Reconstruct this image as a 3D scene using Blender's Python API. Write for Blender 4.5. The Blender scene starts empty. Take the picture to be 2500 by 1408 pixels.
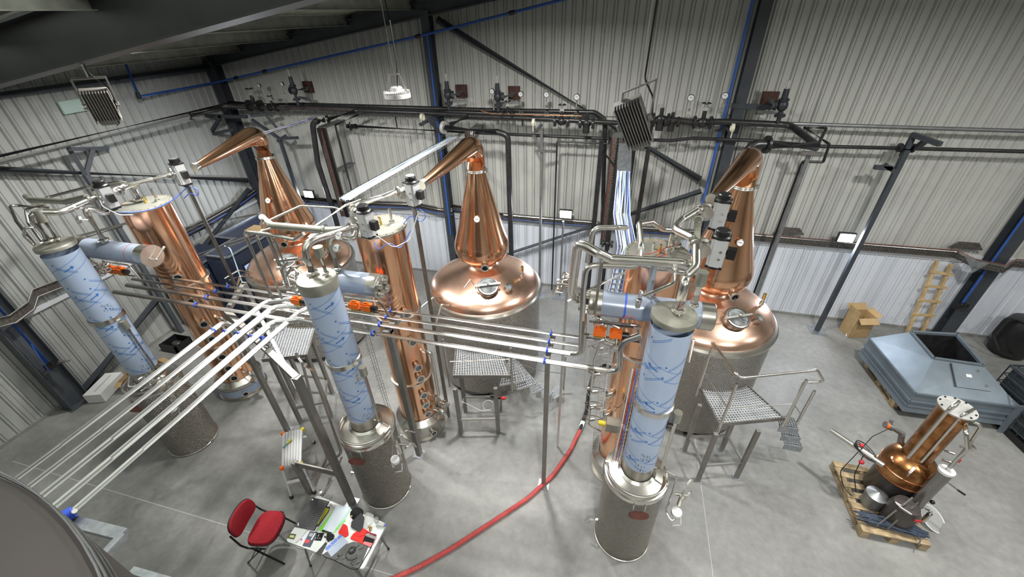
import bpy, math, random
import numpy as np
from mathutils import Vector, Matrix
R_=random.Random(7)
PI=math.pi
C=bpy.context.scene.collection
scene=bpy.context.scene
# ---------------- camera -----------------
FPX,YAW,PITCH,ROLL=1004.97,-0.267787,0.588720,0.0289628
CAM=np.array([0,0,6.5])
def _axes():
    cy,sy=math.cos(YAW),math.sin(YAW); cp,sp=math.cos(PITCH),math.sin(PITCH)
    fwd=np.array([sy*cp,cy*cp,-sp]); right=np.array([cy,-sy,0]); down=np.cross(fwd,right)
    cr,sr=math.cos(ROLL),math.sin(ROLL)
    return cr*right+sr*down, -sr*right+cr*down, fwd
RX,RD,RF=_axes()
cd=bpy.data.cameras.new('camera'); cam=bpy.data.objects.new('camera',cd); C.objects.link(cam)
cd.sensor_width=36; cd.lens=FPX/2500*36; cd.clip_start=.02; cd.clip_end=200
M=Matrix(((RX[0],-RD[0],-RF[0],0),(RX[1],-RD[1],-RF[1],0),(RX[2],-RD[2],-RF[2],6.5),(0,0,0,1)))
cam.matrix_world=M; scene.camera=cam
# ---------------- world, light, exposure -----------------
w=bpy.data.worlds.new('world'); scene.world=w; w.use_nodes=True
w.node_tree.nodes['Background'].inputs[0].default_value=(.62,.7,.8,1); w.node_tree.nodes['Background'].inputs[1].default_value=.25
vs=scene.view_settings; vs.view_transform='Standard'; vs.look='None'; vs.gamma=1; vs.exposure=.04; vs.use_curve_mapping=False
cy_=scene.cycles
cy_.max_bounces=6; cy_.diffuse_bounces=3; cy_.glossy_bounces=4; cy_.transmission_bounces=4; cy_.transparent_max_bounces=6
cy_.caustics_reflective=False; cy_.caustics_refractive=False; cy_.sample_clamp_indirect=4; cy_.sample_clamp_direct=0
cy_.use_adaptive_sampling=True; cy_.adaptive_threshold=.03; cy_.use_denoising=True
LAMPS=[(-7.0,5.3,900,6.36),(-1.5,5.6,1000,7.0),(4.6,4.9,1000,7.2),(-5.6,-2.2,120,6.2),(.9,-.9,1100,7.2),(6.4,-.6,800,7.6),(-4.5,4.15,480,6.6),(10,4.2,450,7.2),(-2.924,5.3,300,5.67)]
LCOL=(1,.985,.94)
def area_lamp(name,loc,size,power,color=LCOL,rot=(0,0,0),shape='DISK',spread=180):
    l=bpy.data.lights.new(name,'AREA'); l.shape=shape; l.size=size; l.energy=power; l.color=color; l.spread=math.radians(spread)
    o=bpy.data.objects.new(name,l); o.location=loc; o.rotation_euler=rot; C.objects.link(o); return o
KL=.25
for i,(x,y,p,z) in enumerate(LAMPS):
    area_lamp('high_bay_light',(x,y,z-.09),.42,p*KL,spread=164)
# flood lamps on the back wall shine into the hall
FLOODS=[(-8.55,2.34),(-1.17,2.35),(4.88,2.32)]
for (x,z) in FLOODS:
    area_lamp('flood_light',(x,9.42,z),.26,55,(.86,.92,1),(math.radians(-78),0,0),'SQUARE')
# ---------------- helpers -----------------
def P(u,v,x=None,y=None,z=None):
    """photo pixel (2500x1408) to the world point on its ray that has the given x, y or z"""
    d=RX*((u-1250)/FPX)+RD*((v-704)/FPX)+RF
    if z is not None: t=(z-CAM[2])/d[2]
    elif y is not None: t=(y-CAM[1])/d[1]
    else: t=(x-CAM[0])/d[0]
    return tuple(float(q) for q in CAM+d*t)
def V(p): return Vector(p)
def fillet(pts,r,n=5):
    pts=[Vector(p) for p in pts]
    if r<=0 or len(pts)<3: return pts
    out=[pts[0]]
    for i in range(1,len(pts)-1):
        a,b,c=pts[i-1],pts[i],pts[i+1]
        d1=(a-b); d2=(c-b); l1,l2=d1.length,d2.length
        if l1<1e-6 or l2<1e-6: continue
        d1/=l1; d2/=l2
        ang=d1.angle(d2,PI)
        if ang>PI-.03: out.append(b); continue
        t=min(r/math.tan(ang/2),l1*.48,l2*.48)
        p1=b+d1*t; p2=b+d2*t
        for k in range(n+1):
            s=k/n; out.append((p1*(1-s)**2)+(b*(2*s*(1-s)))+(p2*s*s))
    out.append(pts[-1]); return out
class MB:
    def __init__(s): s.v=[]; s.f=[]; s.m=[]; s.cur=0
    def mi(s,i): s.cur=i; return s
    def add(s,vs,fs):
        o=len(s.v); s.v+= [tuple(p) for p in vs]; s.f+=[tuple(i+o for i in f) for f in fs]; s.m+=[s.cur]*len(fs); return s
    def obox(s,c,ax,h):
        c=Vector(c); ax=[Vector(a) for a in ax]
        vs=[c+ax[0]*(h[0]*i)+ax[1]*(h[1]*j)+ax[2]*(h[2]*k) for i in(-1,1) for j in(-1,1) for k in(-1,1)]
        return s.add(vs,[(0,1,3,2),(4,6,7,5),(0,4,5,1),(2,3,7,6),(0,2,6,4),(1,5,7,3)])
    def box(s,a,b):
        c=[(a[i]+b[i])/2 for i in range(3)]; h=[abs(b[i]-a[i])/2 for i in range(3)]
        return s.obox(c,((1,0,0),(0,1,0),(0,0,1)),h)
    def rbox(s,c,size,rz=0,tilt=None):
        ax=[Vector((math.cos(rz),math.sin(rz),0)),Vector((-math.sin(rz),math.cos(rz),0)),Vector((0,0,1))]
        return s.obox(c,ax,[q/2 for q in size])
    def frame(s,d,up=(0,0,1)):
        d=Vector(d).normalized(); up=Vector(up)
        if abs(d.dot(up))>.98: up=Vector((0,1,0)) if abs(d.y)<.9 else Vector((1,0,0))
        a=d.cross(up).normalized(); b=a.cross(d).normalized(); return d,a,b
    def beam(s,p0,p1,w,h,up=(0,0,1)):
        p0=Vector(p0);p1=Vector(p1); d,a,b=s.frame(p1-p0,up)
        return s.obox((p0+p1)/2,(d,a,b),((p1-p0).length/2,w/2,h/2))
    def ibeam(s,p0,p1,w,h,t=.012,up=(0,0,1)):
        p0=Vector(p0);p1=Vector(p1); d,a,b=s.frame(p1-p0,up); L=(p1-p0).length/2; c=(p0+p1)/2
        s.obox(c+b*(h/2-t/2),(d,a,b),(L,w/2,t/2)); s.obox(c-b*(h/2-t/2),(d,a,b),(L,w/2,t/2)); s.obox(c,(d,a,b),(L,t/2,h/2-t)); return s
    def cyl(s,p0,p1,r0,r1=None,seg=16,caps=True):
        r1=r0 if r1 is None else r1
        p0=Vector(p0);p1=Vector(p1); d,a,b=s.frame(p1-p0)
        vs=[];
        for p,r in((p0,r0),(p1,r1)):
            for k in range(seg):
                t=2*PI*k/seg; vs.append(p+a*(r*math.cos(t))+b*(r*math.sin(t)))
        fs=[(k,(k+1)%seg,seg+(k+1)%seg,seg+k) for k in range(seg)]
        if caps: fs+=[tuple(range(seg-1,-1,-1)),tuple(range(seg,2*seg))]
        return s.add(vs,fs)
    def tube(s,pts,r,seg=10,bend=0,n=5,caps=True,r1=None):
        pts=fillet(pts,bend,n); N=len(pts); vs=[]; fs=[]
        prev=None; L=[0]
        for i in range(1,N): L.append(L[-1]+(pts[i]-pts[i-1]).length)
        for i in range(N):
            d=(pts[min(i+1,N-1)]-pts[max(i-1,0)])
            if d.length<1e-9: d=Vector((0,0,1))
            d.normalize()
            if prev is None: _,a,b=s.frame(d)
            else:
                a=prev-d*prev.dot(d)
                a=a.normalized() if a.length>1e-6 else s.frame(d)[1]
                b=d.cross(a)
            prev=a
            rr=r if r1 is None else r+(r1-r)*L[i]/max(L[-1],1e-6)
            if callable(r): rr=r(L[i]/max(L[-1],1e-6))
            for k in range(seg):
                t=2*PI*k/seg; vs.append(pts[i]+a*(rr*math.cos(t))+b*(rr*math.sin(t)))
        for i in range(N-1):
            for k in range(seg):
                fs.append((i*seg+k,i*seg+(k+1)%seg,(i+1)*seg+(k+1)%seg,(i+1)*seg+k))
        if caps: fs+=[tuple(range(seg-1,-1,-1)),tuple(range((N-1)*seg,N*seg))]
        return s.add(vs,fs)
    def lathe(s,c,prof,seg=40,axis=(0,0,1),cap0=False,cap1=False,a0=0,a1=2*PI):
        c=Vector(c); d=Vector(axis).normalized(); _,a,b=s.frame(d)
        if abs(d.z)>.99: a,b=Vector((1,0,0)),Vector((0,1,0))
        full=abs(a1-a0-2*PI)<1e-6; ns=seg if full else seg+1
        vs=[];fs=[]
        for (r,z) in prof:
            for k in range(ns):
                t=a0+(a1-a0)*k/seg; vs.append(c+d*z+a*(r*math.cos(t))+b*(r*math.sin(t)))
        for i in range(len(prof)-1):
            for k in range(seg):
                k2=(k+1)%ns
                fs.append((i*ns+k,i*ns+k2,(i+1)*ns+k2,(i+1)*ns+k))
        if cap0: fs.append(tuple(range(ns-1,-1,-1)))
        if cap1: fs.append(tuple(range((len(prof)-1)*ns,len(prof)*ns)))
        return s.add(vs,fs)
    def torus(s,c,R,r,axis=(0,0,1),seg=32,sub=8,a0=0,a1=2*PI):
        d=Vector(axis).normalized(); _,a,b=s.frame(d)
        if abs(d.z)>.99: a,b=Vector((1,0,0)),Vector((0,1,0))
        c=Vector(c); full=abs(a1-a0-2*PI)<1e-6
        pts=[c+a*(R*math.cos(a0+(a1-a0)*k/seg))+b*(R*math.sin(a0+(a1-a0)*k/seg)) for k in range(seg+1)]
        return s.tube(pts,r,sub,caps=not full)
    def sphere(s,c,r,seg=16,rings=10,sc=(1,1,1)):
        vs=[];fs=[]
        for i in range(rings+1):
            th=PI*i/rings
            for k in range(seg):
                t=2*PI*k/seg; vs.append((c[0]+r*sc[0]*math.sin(th)*math.cos(t),c[1]+r*sc[1]*math.sin(th)*math.sin(t),c[2]+r*sc[2]*math.cos(th)))
        for i in range(rings):
            for k in range(seg): fs.append((i*seg+k,(i+1)*seg+k,(i+1)*seg+(k+1)%seg,i*seg+(k+1)%seg))
        return s.add(vs,fs)
    def poly(s,pts,thick=None,nrm=(0,0,1)):
        n=len(pts); pts=[Vector(p) for p in pts]
        if thick is None: return s.add(pts,[tuple(range(n))])
        d=Vector(nrm).normalized()*thick
        vs=pts+[p+d for p in pts]
        return s.add(vs,[tuple(range(n-1,-1,-1)),tuple(range(n,2*n))]+[(k,(k+1)%n,n+(k+1)%n,n+k) for k in range(n)])
    def hexbolt(s,p,d,r=.012,h=.01):
        p=Vector(p); d=Vector(d).normalized(); return s.cyl(p,p+d*h,r,seg=6)
BASE={}
def fin(name,mb,mats,parent=None,smooth=35,offs=None):
    base=offs if offs is not None else (BASE.get(parent.name,Vector((0,0,0))) if parent else Vector((0,0,0)))
    me=bpy.data.meshes.new(name)
    me.from_pydata([(p[0]-base[0],p[1]-base[1],p[2]-base[2]) for p in mb.v],[],mb.f)
    if not isinstance(mats,(list,tuple)): mats=[mats]
    for m in mats: me.materials.append(m)
    if len(mats)>1: me.polygons.foreach_set('material_index',mb.m)
    if smooth:
        me.polygons.foreach_set('use_smooth',[True]*len(me.polygons))
        me.set_sharp_from_angle(angle=math.radians(smooth))
    me.update()
    o=bpy.data.objects.new(name,me); C.objects.link(o)
    if parent: o.parent=parent
    BASE[o.name]=base
    return o
def thing(name,label,cat,loc=(0,0,0),group=None):
    o=bpy.data.objects.new(name,None); C.objects.link(o); o.location=loc; o.empty_display_size=.1
    o['label']=label; o['category']=cat
    if group: o['group']=group
    BASE[o.name]=Vector(loc); return o
def solo(name,mb,mats,label,cat,loc=None,group=None,smooth=35,kind=None):
    """a thing that is one mesh, its origin at loc"""
    b=Vector(loc) if loc is not None else Vector(mb.v[0])
    o=fin(name,mb,mats,None,smooth,offs=b); o.location=b; o['label']=label; o['category']=cat
    if group: o['group']=group
    if kind: o['kind']=kind
    return o
def struct(name,mb,mats,smooth=0):
    o=fin(name,mb,mats,None,smooth); o['kind']='structure'; return o
def part(name,mb,mats,parent,label=None,smooth=35):
    o=fin(name,mb,mats,parent,smooth)
    if label: o['label']=label
    return o
def inst(src,parent,loc,rz=0,name=None):
    o=src.copy(); C.objects.link(o); o.parent=parent; o.location=loc; o.rotation_euler=(0,0,rz)
    if name: o.name=name
    return o
def kids(o): return [c for c in bpy.data.objects if c.parent==o]
def copy_tree(o,loc,label,parent=None):
    r=o.copy(); C.objects.link(r)
    if parent is None: r.location=loc; r['label']=label
    else: r.parent=parent
    for c in kids(o): copy_tree(c,None,None,r)
    return r
# ---------------- materials -----------------
def mat(name,col,metal=0,rough=.5,noise=None,bump=None,wave=None,emit=None,alpha=None,coat=0,spec=None,aniso=0,col2=None,scale=4,detail=4,roughvar=0):
    m=bpy.data.materials.new(name); m.use_nodes=True; nt=m.node_tree; b=nt.nodes['Principled BSDF']
    def c4(c): return (*c,1)
    b.inputs['Base Color'].default_value=c4(col); b.inputs['Metallic'].default_value=metal; b.inputs['Roughness'].default_value=rough
    if coat: b.inputs['Coat Weight'].default_value=coat
    if spec is not None: b.inputs['Specular IOR Level'].default_value=spec
    if emit: b.inputs['Emission Color'].default_value=c4(emit[0]); b.inputs['Emission Strength'].default_value=emit[1]
    if alpha is not None: b.inputs['Alpha'].default_value=alpha
    tc=nt.nodes.new('ShaderNodeTexCoord')
    if col2 is not None or roughvar:
        n=nt.nodes.new('ShaderNodeTexNoise'); n.inputs['Scale'].default_value=scale; n.inputs['Detail'].default_value=detail
        nt.links.new(tc.outputs['Object'],n.inputs['Vector'])
        if col2 is not None:
            r=nt.nodes.new('ShaderNodeValToRGB'); r.color_ramp.elements[0].position=.35; r.color_ramp.elements[1].position=.65
            r.color_ramp.elements[0].color=c4(col2); r.color_ramp.elements[1].color=c4(col)
            nt.links.new(n.outputs['Fac'],r.inputs['Fac']); nt.links.new(r.outputs['Color'],b.inputs['Base Color'])
        if roughvar:
            mr=nt.nodes.new('ShaderNodeMapRange'); mr.inputs['To Min'].default_value=max(0,rough-roughvar); mr.inputs['To Max'].default_value=rough+roughvar
            nt.links.new(n.outputs['Fac'],mr.inputs['Value']); nt.links.new(mr.outputs['Result'],b.inputs['Roughness'])
    if bump:
        n2=nt.nodes.new('ShaderNodeTexNoise'); n2.inputs['Scale'].default_value=bump[0]; n2.inputs['Detail'].default_value=3
        nt.links.new(tc.outputs['Object'],n2.inputs['Vector'])
        bp=nt.nodes.new('ShaderNodeBump'); bp.inputs['Strength'].default_value=bump[1]; bp.inputs['Distance'].default_value=.02
        nt.links.new(n2.outputs['Fac'],bp.inputs['Height']); nt.links.new(bp.outputs['Normal'],b.inputs['Normal'])
    return m
K={}
K['steel']=mat('stainless_steel',(.74,.72,.68),1,.24,roughvar=.07,scale=9)
K['steel_dull']=mat('dull_steel',(.5,.49,.46),1,.36,roughvar=.08,scale=6)
K['brushed']=mat('brushed_steel',(.6,.58,.53),1,.3,col2=(.5,.48,.44),scale=3)
K['lid']=mat('matt_steel_lid',(.5,.5,.44),.85,.42,col2=(.4,.4,.35),scale=5)
K['cop']=mat('polished_copper',(.95,.57,.37),1,.15,col2=(.92,.5,.3),scale=2.5,roughvar=.03,bump=(3,.03))
K['cop_dome']=mat('satin_copper',(.95,.65,.51),1,.27,col2=(.93,.59,.44),scale=2,roughvar=.05,bump=(2.5,.04))
K['cop_dark']=mat('tarnished_copper',(.6,.29,.12),1,.3,col2=(.25,.11,.04),scale=6,bump=(7,.1))
K['pipe_black']=mat('black_pipe_paint',(.016,.016,.018),0,.32,col2=(.03,.03,.032),scale=8)
K['pipe_brown']=mat('dark_bare_pipe',(.05,.045,.045),.3,.38,col2=(.1,.085,.08),scale=5)
K['frame']=mat('dark_structural_paint',(.04,.048,.06),0,.5,col2=(.055,.062,.075),scale=3)
K['brace']=mat('grey_brace_paint',(.09,.1,.115),0,.5,col2=(.075,.085,.1),scale=3)
K['galv']=mat('galvanised_steel',(.5,.53,.56),.8,.38,col2=(.36,.39,.43),scale=14,detail=2)
K['zinc']=mat('zinc_grey',(.3,.31,.32),.7,.42,col2=(.24,.25,.26),scale=10)
K['stand']=mat('stand_steel',(.3,.29,.27),.6,.48,col2=(.24,.23,.21),scale=4)
K['blue']=mat('blue_air_pipe',(.035,.11,.42),0,.35)
K['blue_band']=mat('blue_clamp',(.05,.12,.7),0,.4)
K['bluetube']=mat('blue_plastic_tube',(.12,.2,.75),0,.4)
K['wtube']=mat('white_plastic_tube',(.75,.75,.78),0,.4)
K['redtube']=mat('red_cable',(.5,.06,.04),0,.45)
K['black']=mat('black_plastic',(.012,.012,.013),0,.38)
K['white']=mat('white_plastic',(.8,.8,.8),0,.4)
K['orange']=mat('orange_plastic',(.95,.18,.02),0,.4)
K['alu']=mat('aluminium_body',(.7,.71,.72),.3,.4)
K['lightgrey']=mat('light_grey_casting',(.5,.5,.49),.2,.5,col2=(.4,.4,.39),scale=12)
K['fin']=mat('finned_lamp_housing',(.34,.32,.3),.2,.5,col2=(.27,.255,.24),scale=6)
K['fin2']=mat('pale_lamp_housing',(.26,.245,.24),.2,.55,col2=(.21,.2,.195),scale=6)
K['tray']=mat('perforated_tray',(.2,.185,.17),.6,.45,col2=(.12,.11,.1),scale=30,detail=1)
K['yell']=mat('yellow_paint',(.8,.6,.03),0,.5)
K['brass']=mat('brass',(.7,.5,.15),1,.25)
K['darkhole']=mat('dark_glass',(.006,.006,.007),0,.08)
K['red']=mat('red_fabric',(.42,.016,.03),0,.85,col2=(.32,.01,.02),scale=60,bump=(250,.3))
K['redp']=mat('red_plastic',(.6,.03,.04),0,.45)
K['wood']=mat('pine_wood',(.68,.5,.27),0,.6,col2=(.52,.36,.18),scale=7)
K['oldwood']=mat('pallet_wood',(.52,.4,.24),0,.75,col2=(.3,.22,.13),scale=9,bump=(20,.2))
K['card']=mat('cardboard',(.5,.34,.17),0,.8,col2=(.43,.29,.14),scale=5)
K['tankdark']=mat('dark_tank_steel',(.12,.105,.1),.5,.42,col2=(.07,.062,.06),scale=1.6,detail=6,roughvar=.08)
K['bigtank']=mat('near_tank_paint',(.085,.075,.073),.15,.5,col2=(.05,.044,.043),scale=1.6,detail=6,roughvar=.05)
K['longpipe']=mat('satin_steel_pipe',(.64,.63,.61),1,.24,roughvar=.05)
K['condsteel']=mat('dark_condenser_steel',(.3,.29,.28),1,.3,roughvar=.05)
K['longpipe2']=mat('polished_long_pipe',(.84,.84,.84),1,.3,roughvar=.04)
K['galvpipe']=mat('pale_galvanised_pipe',(.68,.68,.67),.55,.4)
K['galvb']=mat('bright_galvanised_grating',(.62,.64,.67),.35,.45)
K['blueduct']=mat('blue_grey_sheet',(.25,.3,.35),.45,.42,col2=(.21,.255,.3),scale=3)
K['dial']=mat('dial_face',(.85,.86,.88),0,.3)
K['emit']=mat('lamp_glow',(1,1,1),0,.5,emit=((.93,.96,1),22))
K['emit2']=mat('high_bay_glow',(1,1,1),0,.5,emit=((1,.98,.93),9))
K['screen']=mat('lit_screen',(.1,.15,.3),0,.3,emit=((.35,.5,1),1.0))
K['copdull']=mat('copper_tube',(.7,.32,.16),1,.3)
K['rust']=mat('brown_leather_plate',(.09,.035,.03),0,.35,col2=(.13,.05,.04),scale=9)
K['glass']=mat('sight_glass',(.3,.32,.33),.2,.06,col2=(.12,.13,.13),scale=9)
# ---------------- the building -----------------
YW,XL=9.77,-10.55; XR,YF=15.0,-7.5; SL=.154
def roofz(x): return 5.66+SL*(x+10.55)+.28
def concrete():
    m=bpy.data.materials.new('concrete_floor'); m.use_nodes=True; nt=m.node_tree; b=nt.nodes['Principled BSDF']
    tc=nt.nodes.new('ShaderNodeTexCoord')
    def noise(s,d,rough=.5,dist=0):
        n=nt.nodes.new('ShaderNodeTexNoise'); n.inputs['Scale'].default_value=s; n.inputs['Detail'].default_value=d; n.inputs['Roughness'].default_value=rough; n.inputs['Distortion'].default_value=dist
        nt.links.new(tc.outputs['Object'],n.inputs['Vector']); return n
    a=noise(.8,5,.55,.4); c=noise(9,6,.6); e=noise(2.3,3,.5,1.5)
    r=nt.nodes.new('ShaderNodeValToRGB'); r.color_ramp.elements[0].position=.3; r.color_ramp.elements[1].position=.72
    r.color_ramp.elements[0].color=(.225,.223,.214,1); r.color_ramp.elements[1].color=(.355,.355,.345,1)
    nt.links.new(a.outputs['Fac'],r.inputs['Fac'])
    r2=nt.nodes.new('ShaderNodeValToRGB'); r2.color_ramp.elements[0].position=.3; r2.color_ramp.elements[1].position=.7
    r2.color_ramp.elements[0].color=(.82,.82,.82,1); r2.color_ramp.elements[1].color=(1.06,1.06,1.06,1)
    nt.links.new(c.outputs['Fac'],r2.inputs['Fac'])
    mx=nt.nodes.new('ShaderNodeMixRGB'); mx.blend_type='MULTIPLY'; mx.inputs[0].default_value=1
    nt.links.new(r.outputs['Color'],mx.inputs[1]); nt.links.new(r2.outputs['Color'],mx.inputs[2])
    r3=nt.nodes.new('ShaderNodeValToRGB'); r3.color_ramp.elements[0].position=.66; r3.color_ramp.elements[1].position=.72
    r3.color_ramp.elements[0].color=(1,1,1,1); r3.color_ramp.elements[1].color=(.86,.85,.83,1)
    nt.links.new(e.outputs['Fac'],r3.inputs['Fac'])
    mx2=nt.nodes.new('ShaderNodeMixRGB'); mx2.blend_type='MULTIPLY'; mx2.inputs[0].default_value=1
    nt.links.new(mx.outputs[0],mx2.inputs[1]); nt.links.new(r3.outputs['Color'],mx2.inputs[2])
    nt.links.new(mx2.outputs[0],b.inputs['Base Color'])
    mr=nt.nodes.new('ShaderNodeMapRange'); mr.inputs['To Min'].default_value=.34; mr.inputs['To Max'].default_value=.6
    nt.links.new(a.outputs['Fac'],mr.inputs['Value']); nt.links.new(mr.outputs['Result'],b.inputs['Roughness'])
    bp=nt.nodes.new('ShaderNodeBump'); bp.inputs['Strength'].default_value=.06; bp.inputs['Distance'].default_value=.02
    nt.links.new(c.outputs['Fac'],bp.inputs['Height']); nt.links.new(bp.outputs['Normal'],b.inputs['Normal'])
    return m
K['floor']=concrete()
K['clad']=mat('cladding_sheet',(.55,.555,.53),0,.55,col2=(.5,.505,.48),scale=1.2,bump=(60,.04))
K['cladlow']=mat('white_liner_sheet',(.76,.8,.88),0,.4,col2=(.72,.76,.84),scale=1.1)  # white sheet, colour lifted and blued to stand for flood lamp light
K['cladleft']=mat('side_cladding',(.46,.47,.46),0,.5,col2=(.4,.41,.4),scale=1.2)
K['joint']=mat('saw_cut_joint',(.5,.5,.49),0,.8)
K['roof']=mat('roof_sheet',(.55,.57,.46),0,.6,col2=(.48,.5,.4),scale=2)
K['purlin']=mat('galvanised_purlin',(.5,.5,.46),.3,.5,col2=(.36,.36,.33),scale=5)
fl=MB().poly([(XL-.3,YF-.3,0),(XR+.3,YF-.3,0),(XR+.3,YW+.3,0),(XL-.3,YW+.3,0)])
floor=struct('floor',fl,K['floor'])
# saw cut joints seen as thin pale lines
def joint(p,q,wd=.012):
    p=Vector(p);q=Vector(q); m=MB().beam(p,q,wd,.002); part('saw_cut_joint',m,K['joint'],floor,smooth=0)
a=P(1710,1175,z=0);b=P(1745,1405,z=0); joint((a[0],6.2,.0005),(a[0]*.5+b[0]*.5,-1,.0005))
a=P(290,1200,z=0); b=P(560,1283,z=0); joint((-10,a[1]-.02,.0005),(8,a[1]*.5+b[1]*.5,.0005))
# walls: backing sheet and folded cladding panels
def wall(name,pts,m): return struct(name,MB().poly(pts),m)
wb=wall('wall_back',[(XL,YW+.06,0),(XR,YW+.06,0),(XR,YW+.06,roofz(XR)),(XL,YW+.06,roofz(XL))],K['clad'])
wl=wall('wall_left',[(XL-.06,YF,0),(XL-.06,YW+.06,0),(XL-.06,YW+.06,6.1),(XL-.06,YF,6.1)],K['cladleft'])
wr=wall('wall_right',[(XR,YF,0),(XR,YW+.06,0),(XR,YW+.06,roofz(XR)),(XR,YF,roofz(XR))],K['clad'])
wf=wall('wall_front',[(XL,YF,0),(XR,YF,0),(XR,YF,roofz(XR)),(XL,YF,roofz(XL))],K['clad'])
def ribprof(width,n,depth=.028,rw=.03,groove=.012):
    # flat pan with narrow raised ribs and a shallow groove on each side; returns (u, out)
    pr=[]; p=width/n
    for i in range(n):
        c=p*(i+.5)
        pr+=[(c-rw-groove,.0),(c-rw-groove*.4,-.014),(c-rw,0.0),(c-rw*.45,depth),(c+rw*.45,depth),(c+rw,0.0),(c+rw+groove*.4,-.014),(c+rw+groove,0.0)]
    return [(0.002,0)]+pr+[(width-.002,0)]
def panel_mesh(name,width,h,n,m,horiz_dir,out_dir,**kw):
    mb=MB(); H=Vector(horiz_dir); O=Vector(out_dir); pr=ribprof(width,n,**kw); vs=[];fs=[]
    for (u,o) in pr: 
        for z in (0,h): vs.append(H*u+O*o+Vector((0,0,z)))
    for i in range(len(pr)-1): fs.append((2*i,2*i+2,2*i+3,2*i+1))
    mb.add(vs,fs); o=fin(name,mb,m,None,0); return o
x=XL; k=0
pb=panel_mesh('cladding_panel',1.0,9.8-2.02,5,K['clad'],(1,0,0),(0,-1,0)); pb.parent=wb; pb.location=(XL,YW,2.02)
pl=panel_mesh('liner_panel',1.0,1.9,5,K['cladlow'],(1,0,0),(0,-1,0),depth=.016,rw=.022,groove=.01); pl.parent=wb; pl.location=(XL,YW,.05)
for k in range(1,26):
    inst(pb,wb,(XL+k,YW,2.02)); inst(pl,wb,(XL+k,YW,.05))
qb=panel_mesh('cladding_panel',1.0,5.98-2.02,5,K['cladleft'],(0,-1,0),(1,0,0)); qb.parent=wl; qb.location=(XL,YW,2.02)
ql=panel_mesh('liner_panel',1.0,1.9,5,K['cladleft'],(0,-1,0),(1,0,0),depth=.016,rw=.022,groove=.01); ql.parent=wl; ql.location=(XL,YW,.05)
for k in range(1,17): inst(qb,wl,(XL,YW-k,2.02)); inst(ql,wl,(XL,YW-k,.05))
K['trimw']=mat('white_flashing',(.72,.74,.78),0,.4)
K['kerb']=mat('concrete_kerb',(.3,.3,.29),0,.7,col2=(.24,.24,.23),scale=6)
struct('trim_1',MB().box((XL,YW-.05,1.95),(XR,YW+.02,2.03)).box((XL,YW-.035,1.86),(XR,YW,1.95)),K['trimw'])
struct('trim_2',MB().box((XL,YF,1.95),(XL+.05,YW,2.03)),K['trimw'])
struct('baseboard_back',MB().box((XL,YW-.03,0),(XR,YW+.02,.06)),K['kerb'])
struct('baseboard_left',MB().box((XL-.02,YF,0),(XL+.03,YW,.06)),K['kerb'])
# roof
rf=MB(); pr=[]
n=int((YW-YF)/.25)
vs=[];fs=[]
y=YF; i=0
while y<YW+.1:
    for dy,dz in((0,0),(.14,0),(.17,-.035),(.22,-.035)):
        vs+= [(XL-.1,y+dy,roofz(XL-.1)+dz),(XR,y+dy,roofz(XR)+dz)]
    y+=.25
for i in range(len(vs)//2-1): fs.append((2*i,2*i+1,2*i+3,2*i+2))
rf.add(vs,fs); ceiling=struct('ceiling',rf,K['roof'])
# pale glowing roof sheets added overhead for fill and steel reflections
K['rlight']=mat('rooflight_sheet',(.5,.52,.42),0,.5,emit=((.9,.95,.85),1.2))
for (x0,x1,yy) in ((-9.8,-6.5,-.8),(-5.5,-1.2,1.2),(-1,3.4,1.2),(4,9,1.2),(-5.5,-1.2,-2.4),(-1,3.4,-2.4),(4,9,-2.4),(-9.8,-6.5,-4),(-1,3.4,5.6),(4,9,5.6)):
    o=part('rooflight_sheet',MB().poly([(x0,yy,roofz(x0)-.045),(x1,yy,roofz(x1)-.045),(x1,yy+1.0,roofz(x1)-.045),(x0,yy+1.0,roofz(x0)-.045)]),K['rlight'],ceiling,'pale translucent roof light',smooth=0)
K['rlight2']=mat('dim_rooflight_sheet',(.45,.47,.38),0,.5,emit=((.9,.95,.75),.42))
K['rlight3']=mat('bright_rooflight_sheet',(.45,.47,.38),0,.5,emit=((.9,.95,.85),1.2))  # bright sheets added overhead so the long pipes reflect a white streak
for (x0,x1,yy) in ((-8,-2.2,-.3),(-8,-2.2,.95),(-8,-2.2,2.15),(-8.5,-2.2,4.3)):
    o=part('rooflight_sheet',MB().poly([(x0,yy,roofz(x0)-.05),(x1,yy,roofz(x1)-.05),(x1,yy+.9,roofz(x1)-.05),(x0,yy+.9,roofz(x0)-.05)]),K['rlight2'] if yy>4 else K['rlight3'],ceiling,'pale greenish roof light',smooth=0)
# purlins run from front to back
def steel(name,label,cat,mb,m,loc,group=None): return solo(name,mb,m,label,cat,loc,group)
PUR=(-9.3,-7.8,-6.2,-4.6,-2.8,-1,1,3,5,7,9,11)
for i,px in enumerate(PUR):
    z=roofz(px)-.05
    mb=MB().box((px-.035,YF,z-.2),(px-.025,YW,z)).box((px-.035,YF,z-.01),(px+.04,YW,z)).box((px-.035,YF,z-.2),(px+.04,YW,z-.19))
    part('purlin',mb,K['purlin'],ceiling,smooth=0)
# rafters (steel I beams following the roof)
def rafter(y,h,wd,m,label,x0=XL+.15,x1=XR):
    dz=.14+h/2
    mb=MB().ibeam((x0,y,roofz(x0)-dz),(x1,y,roofz(x1)-dz),wd,h,.02)
    return solo('roof_rafter',mb,m,label,'beam',(x0,y,roofz(x0)-dz),smooth=0)
K['blackbeam']=mat('black_beam_paint',(.016,.018,.02),0,.5,col2=(.024,.026,.028),scale=3)
rafter(YW-.2,.27,.16,K['frame'],'slim dark roof beam sloping up along the back wall')
rafter(3.3,.44,.26,K['blackbeam'],'huge black roof beam crossing the upper left corner')
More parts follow.
